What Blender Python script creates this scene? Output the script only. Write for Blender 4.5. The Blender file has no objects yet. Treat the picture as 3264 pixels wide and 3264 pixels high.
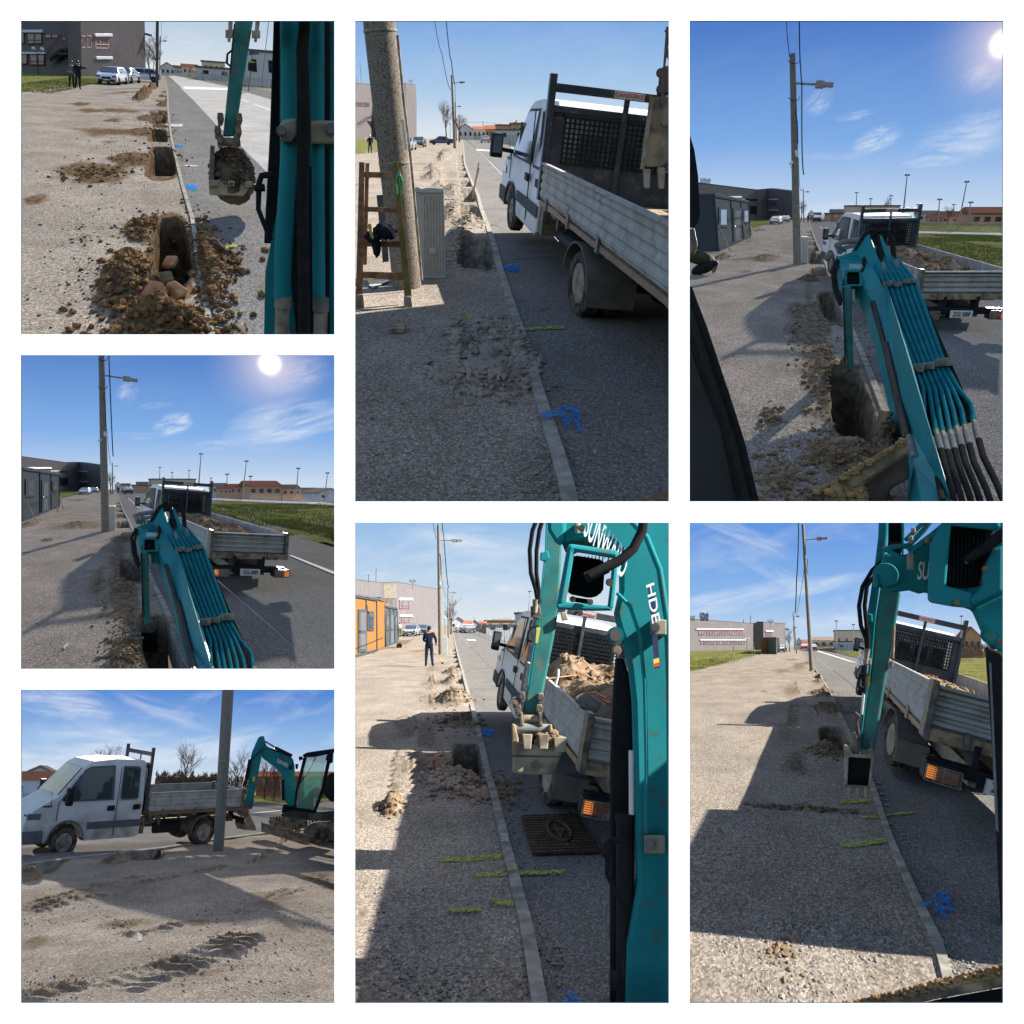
import bpy, bmesh, math, random
import numpy as np
from mathutils import Matrix, Vector
random.seed(7); RNG=np.random.default_rng(7)
# ------------------------------------------------------------------ camera, world, exposure
SC=bpy.context.scene
F=800.0; K=0.52277/3.1875
cam=bpy.data.cameras.new('camera'); cam.sensor_width=36; cam.lens=F/1024*36; cam.clip_start=.1; cam.clip_end=2e6
camo=bpy.data.objects.new('camera',cam); SC.collection.objects.link(camo); camo.rotation_euler=(math.pi/2,0,0); SC.camera=camo
EXPO=2.05
SC.view_settings.view_transform='Standard'; SC.view_settings.look='None'; SC.view_settings.gamma=1
SC.view_settings.exposure=EXPO
SC.cycles.max_bounces=6; SC.cycles.transparent_max_bounces=12
W=bpy.data.worlds.new('World'); SC.world=W; W.use_nodes=True
nt=W.node_tree; sk=nt.nodes.new('ShaderNodeTexSky'); sk.sky_type='NISHITA'; sk.sun_disc=False
sk.sun_elevation=math.radians(38); sk.sun_rotation=math.radians(25)
nt.links.new(sk.outputs[0],nt.nodes['Background'].inputs[0]); nt.nodes['Background'].inputs[1].default_value=.055
# ------------------------------------------------------------------ the seven places of the collage
class St:
    def __init__(s,n,cx0,cy0,vx,vy,h,roll,S,rect,k):
        s.n=n; s.o=(cx0/3.1875,cy0/3.1875); s.h=h; s.S=S; s.rect=rect; s.k=k
        y=s.wd(vx,vy); a=math.radians(roll)
        y2=s.wd(vx+200*math.cos(a),vy+200*math.sin(a))
        z=np.cross(y2,y); z/=np.linalg.norm(z)
        if z[2]<0: z=-z
        x=np.cross(y,z); s.R=np.array([x,y,z]).T
        M=Matrix([list(s.R[i]*S)+[0] for i in range(3)]+[[0,0,0,1]])
        s.T=M@Matrix.Translation((0,0,-h))
        s.col=bpy.data.collections.new('place'); SC.collection.children.link(s.col)
        s.far=bpy.data.collections.new('sky'); SC.collection.children.link(s.far)
    def px(s,cx,cy): return s.o[0]+cx*K, s.o[1]+cy*K
    def wd(s,cx,cy):
        px,py=s.px(cx,cy); d=np.array([(px-512)/F,1.0,(512-py)/F]); return d/np.linalg.norm(d)
    def d(s,cx,cy): return s.R.T@s.wd(cx,cy)
    def G(s,cx,cy,z=0.0):
        d=s.d(cx,cy); t=(z-s.h)/d[2]; return np.array([d[0]*t,d[1]*t,z])
    def P(s,cx,cy,y):
        d=s.d(cx,cy); t=y/d[1]; return np.array([d[0]*t,y,s.h+d[2]*t])
    def pr(s,p):
        w=s.R@(np.array(p,float)-np.array([0,0,s.h]))
        return ((512+F*w[0]/w[1])-s.o[0])/K,((512-F*w[2]/w[1])-s.o[1])/K
    def mc(s,p):                      # metres per picture unit at point p
        w=s.R@(np.array(p,float)-np.array([0,0,s.h])); return K/F*w[1]
R_=lambda a:math.radians(a)
# every place keeps one uniform scale; a place whose machine reaches past its own opening lies beyond its neighbour
SA,SB,SC_,SD,SE,SF,SG=4.0,200.0,2.0,60.0,1500.0,2600.0,20.0
P1=St(1,60,60,890,292,1.75,4,SA,(11,11,1924,1924),2.2)
P2=St(2,1130,60,665,700,1.85,0,SB,(4,11,1917,2945),1.7)
P3=St(3,2190,60,735,1182,2.05,0,SC_,(15,11,1928,2945),2.5)
P4=St(4,60,1130,600,795,2.05,0,SD,(11,4,1924,1917),3.0)
P5=St(5,60,2190,900,545,1.6,0,SE,(11,15,1924,1928),1.4)
P6=St(6,1130,1660,600,608,2.05,0,SF,(4,10,1917,2940),1.8)
P7=St(7,2190,1660,690,732,2.05,0,SG,(15,10,1928,2940),3.0)
# ------------------------------------------------------------------ materials
def NT(m): return m.node_tree.nodes,m.node_tree.links
_mc={}
def mat(name,col,rough=.6,metal=0.,var=.12,sc=3.,bump=0.,col2=None,sc2=None,stretch=1.,coat=0.,thr=(.42,.62),bsc=None,detail=6,spec=None):
    if name in _mc: return _mc[name]
    m=bpy.data.materials.new(name); m.use_nodes=True; N,L=NT(m); b=N['Principled BSDF']; _mc[name]=m
    b.inputs['Roughness'].default_value=rough; b.inputs['Metallic'].default_value=metal
    if rough>=.7: b.inputs['Specular IOR Level'].default_value=0.
    if spec is not None: b.inputs['Specular IOR Level'].default_value=spec
    if coat: b.inputs['Coat Weight'].default_value=coat
    tc=N.new('ShaderNodeTexCoord'); mp=N.new('ShaderNodeMapping'); mp.inputs['Scale'].default_value=(1,1/stretch,1)
    L.new(tc.outputs['Object'],mp.inputs[0])
    n=N.new('ShaderNodeTexNoise'); n.inputs['Scale'].default_value=sc; n.inputs['Detail'].default_value=detail; L.new(mp.outputs[0],n.inputs[0])
    mr=N.new('ShaderNodeMapRange'); mr.inputs[1].default_value=.3; mr.inputs[2].default_value=.7; mr.inputs[3].default_value=1-var; mr.inputs[4].default_value=1+var; L.new(n.outputs[0],mr.inputs[0])
    hs=N.new('ShaderNodeVectorMath'); hs.operation='SCALE'; hs.inputs[0].default_value=col; L.new(mr.outputs[0],hs.inputs[3])
    out=hs.outputs[0]
    if col2 is not None:
        n2=N.new('ShaderNodeTexNoise'); n2.inputs['Scale'].default_value=sc2 or sc*.4; n2.inputs['Detail'].default_value=8; L.new(mp.outputs[0],n2.inputs[0])
        m2=N.new('ShaderNodeMapRange'); m2.inputs[1].default_value=thr[0]; m2.inputs[2].default_value=thr[1]; L.new(n2.outputs[0],m2.inputs[0])
        mx=N.new('ShaderNodeMix'); mx.data_type='RGBA'; L.new(m2.outputs[0],mx.inputs[0]); L.new(out,mx.inputs[6]); mx.inputs[7].default_value=(*col2,1); out=mx.outputs[2]
    L.new(out,b.inputs['Base Color'])
    if bump:
        nb=N.new('ShaderNodeTexNoise'); nb.inputs['Scale'].default_value=bsc or sc*4; nb.inputs['Detail'].default_value=5; L.new(mp.outputs[0],nb.inputs[0])
        bp=N.new('ShaderNodeBump'); bp.inputs['Strength'].default_value=min(1,bump); bp.inputs['Distance'].default_value=.02; L.new(nb.outputs[0],bp.inputs['Height']); L.new(bp.outputs[0],b.inputs['Normal'])
    return m
def emis(name,col,st):
    m=bpy.data.materials.new(name); m.use_nodes=True; N,L=NT(m); b=N['Principled BSDF']
    b.inputs['Base Color'].default_value=(*col,1); b.inputs['Emission Color'].default_value=(*col,1); b.inputs['Emission Strength'].default_value=st; return m
def gravel(name,s,cols,soil=(.10,.075,.05),sc=38.,bump=.8,rough=.9,patch=.25,speck=.06,spec=0.):
    """stone-chip ground: Voronoi chips in several tones, worn patches, soil where the vertex attribute says so"""
    m=bpy.data.materials.new(name); m.use_nodes=True; N,L=NT(m); b=N['Principled BSDF']; b.inputs['Roughness'].default_value=rough; b.inputs['Specular IOR Level'].default_value=spec
    tc=N.new('ShaderNodeTexCoord'); mp=N.new('ShaderNodeMapping'); mp.inputs['Scale'].default_value=(1,1/s,1); L.new(tc.outputs['Object'],mp.inputs[0])
    v=N.new('ShaderNodeTexVoronoi'); v.inputs['Scale'].default_value=sc; L.new(mp.outputs[0],v.inputs[0])
    sp=N.new('ShaderNodeSeparateColor'); L.new(v.outputs['Color'],sp.inputs[0])
    cr=N.new('ShaderNodeValToRGB'); e=cr.color_ramp; e.interpolation='LINEAR'
    e.elements[0].position=0; e.elements[0].color=(*cols[0],1); e.elements[1].position=.55; e.elements[1].color=(*cols[1],1)
    x=e.elements.new(.9); x.color=(*cols[2],1); x=e.elements.new(1-speck*.3); x.color=(*[min(.8,c*1.25) for c in cols[2]],1)
    L.new(sp.outputs[0],cr.inputs[0])
    n=N.new('ShaderNodeTexNoise'); n.inputs['Scale'].default_value=.9; n.inputs['Detail'].default_value=9; n.inputs['Roughness'].default_value=.65; L.new(mp.outputs[0],n.inputs[0])
    mr=N.new('ShaderNodeMapRange'); mr.inputs[1].default_value=.3; mr.inputs[2].default_value=.7; mr.inputs[3].default_value=1-patch; mr.inputs[4].default_value=1+patch; L.new(n.outputs[0],mr.inputs[0])
    vm=N.new('ShaderNodeVectorMath'); vm.operation='SCALE'; L.new(cr.outputs[0],vm.inputs[0]); L.new(mr.outputs[0],vm.inputs[3])
    at=N.new('ShaderNodeAttribute'); at.attribute_name='soil'
    n3=N.new('ShaderNodeTexNoise'); n3.inputs['Scale'].default_value=9; n3.inputs['Detail'].default_value=8; L.new(mp.outputs[0],n3.inputs[0])
    sr=N.new('ShaderNodeMapRange'); sr.inputs[1].default_value=.3; sr.inputs[2].default_value=.7; sr.inputs[3].default_value=.45; sr.inputs[4].default_value=1.6; L.new(n3.outputs[0],sr.inputs[0])
    sv=N.new('ShaderNodeVectorMath'); sv.operation='SCALE'; sv.inputs[0].default_value=soil; L.new(sr.outputs[0],sv.inputs[3])
    ad=N.new('ShaderNodeMath'); ad.operation='ADD'; L.new(at.outputs['Fac'],ad.inputs[0])
    sb=N.new('ShaderNodeMath'); sb.operation='MULTIPLY_ADD'; L.new(n3.outputs[0],sb.inputs[0]); sb.inputs[1].default_value=1.4; sb.inputs[2].default_value=-.7; 
    mm=N.new('ShaderNodeMath'); mm.operation='MULTIPLY'; L.new(at.outputs['Fac'],mm.inputs[0]); mm.inputs[1].default_value=2.4
    a2=N.new('ShaderNodeMath'); a2.operation='ADD'; L.new(mm.outputs[0],a2.inputs[0]); L.new(sb.outputs[0],a2.inputs[1])
    cl=N.new('ShaderNodeMapRange'); cl.inputs[1].default_value=.25; cl.inputs[2].default_value=.95; L.new(a2.outputs[0],cl.inputs[0])
    mx=N.new('ShaderNodeMix'); mx.data_type='RGBA'; L.new(cl.outputs[0],mx.inputs[0]); L.new(vm.outputs[0],mx.inputs[6]); L.new(sv.outputs[0],mx.inputs[7])
    L.new(mx.outputs[2],b.inputs['Base Color'])
    bp=N.new('ShaderNodeBump'); bp.inputs['Strength'].default_value=bump; bp.inputs['Distance'].default_value=.012
    L.new(v.outputs['Distance'],bp.inputs['Height']); bp.invert=True
    nb=N.new('ShaderNodeTexNoise'); nb.inputs['Scale'].default_value=14; nb.inputs['Detail'].default_value=8; L.new(mp.outputs[0],nb.inputs[0])
    b2=N.new('ShaderNodeBump'); b2.inputs['Strength'].default_value=.7; b2.inputs['Distance'].default_value=.03; L.new(nb.outputs[0],b2.inputs['Height']); L.new(bp.outputs[0],b2.inputs['Normal'])
    L.new(b2.outputs[0],b.inputs['Normal'])
    return m
def sprayed(name,col,s):
    """paint sprayed thinly: breaks up over the stone chips"""
    m=bpy.data.materials.new(name); m.use_nodes=True; N,L=NT(m); b=N['Principled BSDF']; b.inputs['Base Color'].default_value=(*col,1); b.inputs['Roughness'].default_value=.8; b.inputs['Specular IOR Level'].default_value=0
    tc=N.new('ShaderNodeTexCoord'); mp=N.new('ShaderNodeMapping'); mp.inputs['Scale'].default_value=(1,1/s,1); L.new(tc.outputs['Object'],mp.inputs[0])
    n=N.new('ShaderNodeTexNoise'); n.inputs['Scale'].default_value=38; n.inputs['Detail'].default_value=4; L.new(mp.outputs[0],n.inputs[0])
    mr=N.new('ShaderNodeMapRange'); mr.inputs[1].default_value=.36; mr.inputs[2].default_value=.58; mr.inputs[3].default_value=.08; mr.inputs[4].default_value=.92;L.new(n.outputs[0],mr.inputs[0]); L.new(mr.outputs[0],b.inputs['Alpha'])
    return m
TEAL=mat('teal_paint',(.02,.205,.235),.5,0,.14,2,col2=(.07,.12,.11),sc2=9,thr=(.57,.72),spec=.02)
PIPE=mat('teal_pipe',(.015,.15,.185),.6,0,.15,6,col2=(.05,.10,.10),sc2=14,thr=(.6,.7),spec=0.)
TEALW=mat('teal_worn',(.03,.17,.165),.5,0,.25,5,col2=(.15,.12,.085),sc2=11,thr=(.54,.7),spec=.25)
BLACK=mat('black_metal',(.018,.019,.022),.6,.0,.3,5,.2,spec=.06)
RUBBER=mat('rubber',(.022,.022,.023),.75,0,.25,10,.3)
TYRE=mat('tyre',(.04,.038,.036),.85,0,.3,12,.5,col2=(.13,.11,.09),sc2=6)
STEEL=mat('steel',(.17,.17,.17),.5,.0,.25,8,spec=0.)
ZINC=mat('zinc',(.26,.245,.19),.55,.0,.25,10,spec=0.)
DSTEEL=mat('dark_steel',(.07,.07,.075),.6,.1,.4,9,.3,col2=(.2,.15,.1),sc2=11)
MUDSTEEL=mat('muddy_steel',(.16,.135,.105),.7,.2,.35,6,.5,col2=(.34,.27,.18),sc2=9,thr=(.4,.6))
WHITE=mat('white_paint',(.62,.63,.65),.55,0,.05,3,col2=(.42,.39,.34),sc2=2.2,thr=(.52,.8))
def dirty_low(m,z0,z1,col):
    N,L=NT(m); b=N['Principled BSDF']; src=b.inputs['Base Color'].links[0].from_socket; tc=N.new('ShaderNodeTexCoord'); sx=N.new('ShaderNodeSeparateXYZ'); L.new(tc.outputs['Object'],sx.inputs[0])
    n=N.new('ShaderNodeTexNoise'); n.inputs['Scale'].default_value=3.5; n.inputs['Detail'].default_value=8; L.new(tc.outputs['Object'],n.inputs[0])
    mr=N.new('ShaderNodeMapRange'); mr.inputs[1].default_value=z1; mr.inputs[2].default_value=z0; mr.inputs[3].default_value=0; mr.inputs[4].default_value=1; L.new(sx.outputs[2],mr.inputs[0])
    mm=N.new('ShaderNodeMath'); mm.operation='MULTIPLY'; L.new(mr.outputs[0],mm.inputs[0]); m2=N.new('ShaderNodeMapRange'); m2.inputs[1].default_value=.3; m2.inputs[2].default_value=.65; m2.inputs[3].default_value=.15; m2.inputs[4].default_value=.95; L.new(n.outputs[0],m2.inputs[0]); L.new(m2.outputs[0],mm.inputs[1])
    mx=N.new('ShaderNodeMix'); mx.data_type='RGBA'; L.new(mm.outputs[0],mx.inputs[0]); L.new(src,mx.inputs[6]); mx.inputs[7].default_value=(*col,1); L.new(mx.outputs[2],b.inputs['Base Color'])
dirty_low(WHITE,.35,1.15,(.24,.21,.17))
TRIM=mat('grey_trim',(.11,.115,.125),.75,0,.15,6)
DUSTY=mat('dusty_steel',(.33,.285,.22),.8,0,.25,5,.5,col2=(.17,.145,.115),sc2=8,thr=(.5,.66))
BED=mat('bed_aluminium',(.37,.37,.36),.6,.0,.14,4,spec=0.,col2=(.24,.21,.17),sc2=5,thr=(.5,.75))
GUARD=mat('guard_paint',(.035,.042,.058),.5,.1,.25,4,col2=(.12,.11,.1),sc2=8,thr=(.55,.75))
GLASS=mat('dark_glass',(.02,.028,.034),.08,0,.6,1.5,spec=.35)
MGLASS=mat('window_glass',(.10,.13,.15),.1,0,.5,1.2)
RIM=mat('rim',(.34,.31,.27),.75,.0,.2,8,col2=(.2,.15,.1),sc2=9)
CONC=mat('pole_concrete',(.22,.195,.165),.85,0,.35,60,.5,col2=(.11,.095,.08),sc2=40,thr=(.5,.62))
CONC2=mat('pole_concrete_far',(.2,.18,.155),.85,0,.2,10)
KERB=mat('kerb_concrete',(.33,.31,.28),.85,0,.2,14,.5,col2=(.2,.19,.17),sc2=5)
CABINET=mat('cabinet_plastic',(.37,.40,.41),.5,0,.05,3)
WOOD=mat('ladder_wood',(.30,.15,.075),.6,0,.3,9,.3,col2=(.14,.07,.04),sc2=12)
LWOOD=mat('light_wood',(.42,.25,.13),.6,0,.25,8,.3)
PLASTERG=mat('grey_render',(.148,.138,.146),.9,0,.08,.5,.1,col2=(.135,.126,.13),sc2=.22,thr=(.56,.8))
REDF=mat('red_frame',(.22,.035,.04),.6,0,.1,4)
AWN=mat('blue_white_sill',(.55,.62,.74),.5,0,.1,3)
CONT=mat('container_grey',(.06,.073,.088),.75,0,.06,3,.05)
CONTO=mat('container_orange',(.235,.115,.042),.75,0,.1,6)
RUSTW=mat('rusty_board',(.30,.15,.05),.7,0,.25,8,.2,col2=(.17,.08,.04),sc2=6)
BLUE=mat('blue_glove',(.02,.02,.03),.9,0,.4,9)
GREENP=mat('green_plastic',(.02,.30,.15),.4,0,.1,4)
ORANGE=emis('orange_lamp',(.8,.22,.02),.22)
WLAMP=mat('lamp_white',(.8,.8,.78),.3)
LAMPG=mat('lamp_grey',(.27,.26,.25),.5,.3)
BARK=mat('bark',(.11,.085,.07),.9,0,.3,8)
LEAFD=mat('dark_needles',(.035,.05,.025),.8,0,.4,6)
TWIG=mat('twigs',(.12,.085,.07),.9,0,.3,5)
ROOFR=mat('red_tiles',(.30,.12,.075),.8,0,.25,20,.3)
ROOFG=mat('dull_tiles',(.22,.17,.14),.8,0,.25,20,.3)
OCHRE=mat('ochre_wall',(.50,.30,.19),.85,0,.08,3)
CREAM=mat('cream_wall',(.55,.48,.38),.85,0,.07,3)
PALE=mat('pale_wall',(.55,.57,.60),.85,0,.06,3)
BRICKO=mat('orange_brick',(.48,.2,.11),.85,0,.15,15)
FENCEG=mat('fence_green',(.04,.075,.065),.6,.2,.2,4)
WIRE=mat('wire',(.03,.03,.035),.7)
SOIL=mat('soil',(.15,.10,.06),.95,0,.45,9,.9,col2=(.24,.185,.13),sc2=5,bsc=30)
SOILD=mat('dark_soil',(.07,.055,.045),.95,0,.45,9,.9,col2=(.13,.10,.075),sc2=5,bsc=30)
STONE=mat('stones',(.235,.22,.205),.9,0,.45,3,.5)
BRICK=mat('red_brick',(.42,.17,.09),.85,0,.3,9,.5,col2=(.5,.3,.18),sc2=6)
CHALK=mat('white_line',(.62,.62,.6),.8,0,.2,12)
PLATE=mat('plate_white',(.62,.6,.58),.5)
REDTXT=mat('red_print',(.5,.06,.06),.5)
WTXT=mat('white_print',(.72,.75,.78),.4)
DTXT=mat('dark_print',(.05,.05,.06),.6)
NAVY=mat('navy_cloth',(.016,.02,.035),.9,0,.2,9)
SKIN=mat('skin',(.42,.24,.17),.6,0,.05,5)
# ------------------------------------------------------------------ objects
def props(o,label=None,cat=None,group=None,kind=None):
    if label: o['label']=label
    if cat: o['category']=cat
    if group: o['group']=group
    if kind: o['kind']=kind
    return o
class Ctx:
    """one thing of a place: an Empty at its base; A maps the builder's own axes to the place"""
    def __init__(s,st,name,label=None,cat=None,base=(0,0,0),A=None,group=None,lean=0.,single=False,kind=None):
        s.st=st; s.base=np.array(base,float); s.A=A; s.single=single
        s.name=name; s.pr=(label,cat,group,kind); s.T=st.T@Matrix.Translation(Vector(s.base))
        if lean:
            v=(s.base-np.array([0,0,st.h])); v/=np.linalg.norm(v)
            s.T=s.T@Matrix.Rotation(lean,4,Vector(v))
        if single: s.root=None
        else:
            s.root=bpy.data.objects.new(name,None); s.root.empty_display_size=.3; st.col.objects.link(s.root)
            s.root.matrix_world=s.T; props(s.root,label,cat,group,kind)
    def mb(s): return MB(s)
class MB:
    def __init__(s,ctx,A=None): s.c=ctx; s.v=[]; s.f=[]; s.n=0
    def add(s,V,Fc):
        V=np.asarray(V,float).reshape(-1,3); s.v.append(V); n=s.n
        s.f+= [tuple(int(i)+n for i in f) for f in Fc]; s.n+=len(V); return s
    def box(s,c,d,R=None):
        x,y,z=[q/2 for q in d]; V=np.array([[a*x,b*y,e*z] for a in(-1,1) for b in(-1,1) for e in(-1,1)])
        if R is not None: V=V@np.asarray(R).T
        return s.add(V+np.array(c),[(0,1,3,2),(4,6,7,5),(0,4,5,1),(2,3,7,6),(0,2,6,4),(1,5,7,3)])
    def b2(s,p,q):
        p=np.array(p,float);q=np.array(q,float); return s.box((p+q)/2,np.abs(q-p))
    def beam(s,p,q,w,h,up=(0,0,1)):
        p=np.array(p,float);q=np.array(q,float);d=q-p;L=np.linalg.norm(d);d/=L
        u=np.array(up,float); x=np.cross(d,u)
        if np.linalg.norm(x)<1e-5: x=np.cross(d,(1,0,0))
        x/=np.linalg.norm(x); z=np.cross(x,d)
        return s.box((p+q)/2,(w,L,h),np.array([x,d,z]).T)
    def tube(s,pts,r,n=10,cap=True):
        pts=[np.array(p,float) for p in pts]; m=len(pts); rr=r if hasattr(r,'__len__') else [r]*m
        V=[];prev=None
        for i,p in enumerate(pts):
            d=(pts[min(i+1,m-1)]-pts[max(i-1,0)]); d/=np.linalg.norm(d)+1e-12
            if prev is None:
                x=np.cross(d,(0,0,1)); 
                if np.linalg.norm(x)<1e-3: x=np.cross(d,(1,0,0))
            else: x=prev-d*np.dot(prev,d)
            x/=np.linalg.norm(x); prev=x; y=np.cross(d,x)
            for k in range(n):
                a=2*math.pi*k/n; V.append(p+rr[i]*(math.cos(a)*x+math.sin(a)*y))
        Fc=[(i*n+k,i*n+(k+1)%n,(i+1)*n+(k+1)%n,(i+1)*n+k) for i in range(m-1) for k in range(n)]
        if cap: Fc+=[tuple(range(n))[::-1],tuple((m-1)*n+k for k in range(n))]
        return s.add(V,Fc)
    def cyl(s,p,q,r,r2=None,n=16): return s.tube([p,q],[r,r if r2 is None else r2],n)
    def prism(s,poly,vec):
        P=np.array(poly,float);n=len(P);V=np.vstack([P,P+np.array(vec)])
        return s.add(V,[tuple(range(n))[::-1],tuple(range(n,2*n))]+[(i,(i+1)%n,(i+1)%n+n,i+n) for i in range(n)])
    def ppx(s,pts,y,t,off=(0,0,0)):       # outline given on the plane at distance y, thickness t away from the eye
        st=s.c.st; P=[st.P(a,b,y) for a,b in pts]; c=np.mean(P,0)-np.array([0,0,st.h]); c/=np.linalg.norm(c)
        return s.prism([p-s.c.base for p in P],c*t)
    def tpx(s,pts,rc,n=10):
        st=s.c.st; P=[st.P(a,b,y) for a,b,y in pts]; rs=rc if hasattr(rc,'__len__') else [rc]*len(P)
        return s.tube([p-s.c.base for p in P],[r*st.mc(p) for r,p in zip(rs,P)],n)
    def rock(s,c,r,seed=0,fl=.75,sub=1):
        V,Fc=ICO[sub]; g=np.random.default_rng(seed); W_=V*(1+g.uniform(-.28,.28,(len(V),1)))*np.array([g.uniform(.7,1.2),g.uniform(.7,1.2),fl])
        a=g.uniform(0,6.28);R=np.array([[math.cos(a),-math.sin(a),0],[math.sin(a),math.cos(a),0],[0,0,1]])
        return s.add((W_*r)@R.T+np.array(c),Fc)
    def lathe(s,c,axis,prof,n=24):        # prof: (radius, offset along axis)
        c=np.array(c,float); d=np.array(axis,float);d/=np.linalg.norm(d); x=np.cross(d,(0,0,1))
        if np.linalg.norm(x)<1e-3: x=np.cross(d,(0,1,0))
        x/=np.linalg.norm(x);y=np.cross(d,x);V=[]
        for r,o in prof:
            for k in range(n):
                a=2*math.pi*k/n;V.append(c+d*o+r*(math.cos(a)*x+math.sin(a)*y))
        m=len(prof)
        Fc=[(i*n+k,i*n+(k+1)%n,(i+1)*n+(k+1)%n,(i+1)*n+k) for i in range(m-1) for k in range(n)]+[tuple(range(n))[::-1],tuple((m-1)*n+k for k in range(n))]
        return s.add(V,Fc)
    def sph(s,c,r,sub=2): V,Fc=ICO[sub]; return s.add(V*r+np.array(c),Fc)
    def build(s,name,m,smooth=False,bevel=0,parent=None,label=None,fix=True,kind=None):
        V=np.vstack(s.v)
        c=s.c
        if getattr(c,'tail',0): V=V.copy(); V[:,1]-=c.tail*np.clip((.5-V[:,1])/.44,0,1)
        if c.A is not None: V=V@np.asarray(c.A).T
        me=bpy.data.meshes.new(name); me.from_pydata(V.tolist(),[],s.f)
        if fix:
            bm=bmesh.new(); bm.from_mesh(me); bmesh.ops.recalc_face_normals(bm,faces=bm.faces); bm.to_mesh(me); bm.free()
        if smooth: me.polygons.foreach_set('use_smooth',[True]*len(me.polygons)); 
        me.materials.append(m); o=bpy.data.objects.new(name,me); c.st.col.objects.link(o)
        if smooth and not bevel:
            try: me.set_sharp_from_angle(angle=R_(40))
            except Exception: pass
        if bevel:
            b=o.modifiers.new('bevel','BEVEL'); b.width=bevel; b.segments=2; b.limit_method='ANGLE'; b.angle_limit=R_(35)
        if kind: o['kind']=kind
        if parent is not None: o.parent=parent
        elif c.single: o.matrix_world=c.T; props(o,*c.pr)
        else: o.parent=c.root
        if label: o['label']=label
        return o
ICO={}
for sub in (1,2,3):
    bm=bmesh.new(); bmesh.ops.create_icosphere(bm,subdivisions=sub,radius=1); bm.verts.ensure_lookup_table()
    ICO[sub]=(np.array([v.co[:] for v in bm.verts]),[tuple(v.index for v in f.verts) for f in bm.faces]); bm.free()
# value noise ------------------------------------------------------
def vn(x,y,seed=0):
    xi=np.floor(x).astype(np.int64);yi=np.floor(y).astype(np.int64);xf=x-xi;yf=y-yi
    def h(a,b):
        q=(a*374761393+b*668265263+seed*1274126177)&0xffffffff; q=((q^(q>>13))*1274126177)&0xffffffff; return ((q^(q>>16))&0xffff)/65535.
    u=xf*xf*(3-2*xf);v=yf*yf*(3-2*yf)
    return (h(xi,yi)*(1-u)+h(xi+1,yi)*u)*(1-v)+(h(xi,yi+1)*(1-u)+h(xi+1,yi+1)*u)*v
def fbm(x,y,o=4,seed=0):
    a=.5;t=0;s=0
    for i in range(o): t=t+a*vn(x,y,seed+i);s+=a;a*=.5;x=x*2.03+5.1;y=y*2.03+1.7
    return t/s
# ------------------------------------------------------------------ ground strips
def fx(poly):
    ys=[p[1] for p in poly];xs=[p[0] for p in poly]
    return lambda cy: float(np.interp(cy,ys,xs))
def strip(st,name,Lp,Rp,y0,y1,m,ncol=None,rowstep=7.,relief=None,kind='structure',label=None,cat=None,z=0.,group=None):
    """ground sheet between two edge lines (picture heights y0 far .. y1 near), draped with real relief"""
    Lf,Rf=fx(Lp),fx(Rp); nr=max(2,int((y1-y0)/rowstep)); nc=ncol or max(2,int(max(abs(Rf(y)-Lf(y)) for y in np.linspace(y0,y1,9))/rowstep))
    cy=y0+(y1-y0)*np.linspace(0,1,nr+1)**1.0
    X=np.zeros((nr+1,nc+1));Y=np.zeros_like(X)
    for i,c in enumerate(cy):
        a=st.G(Lf(c),c);b=st.G(Rf(c),c)
        X[i]=np.linspace(a[0],b[0],nc+1);Y[i]=np.linspace(a[1],b[1],nc+1)
    Z=np.zeros_like(X)+z;So=np.zeros_like(X)
    if relief: dz,So=relief(X,Y); Z=Z+dz
    V=np.stack([X,Y,Z],-1).reshape(-1,3); w=nc+1
    idx=np.arange(nr)[:,None]*w+np.arange(nc)[None]; Fq=np.stack([idx+w,idx+w+1,idx+1,idx],-1).reshape(-1,4)
    me=bpy.data.meshes.new(name); me.vertices.add(len(V)); me.vertices.foreach_set('co',V.ravel())
    me.loops.add(Fq.size); me.loops.foreach_set('vertex_index',Fq.ravel().astype(np.int32)); me.polygons.add(len(Fq)); me.polygons.foreach_set('loop_start',np.arange(0,Fq.size,4,dtype=np.int32))
    me.update(calc_edges=True); me.validate()
    at=me.attributes.new('soil','FLOAT','POINT'); at.data.foreach_set('value',So.ravel().astype(np.float32))
    me.materials.append(m); o=bpy.data.objects.new(name,me); st.col.objects.link(o); o.matrix_world=st.T
    me.polygons.foreach_set('use_smooth',[True]*len(me.polygons))
    props(o,label,cat,group,kind); return o
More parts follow.
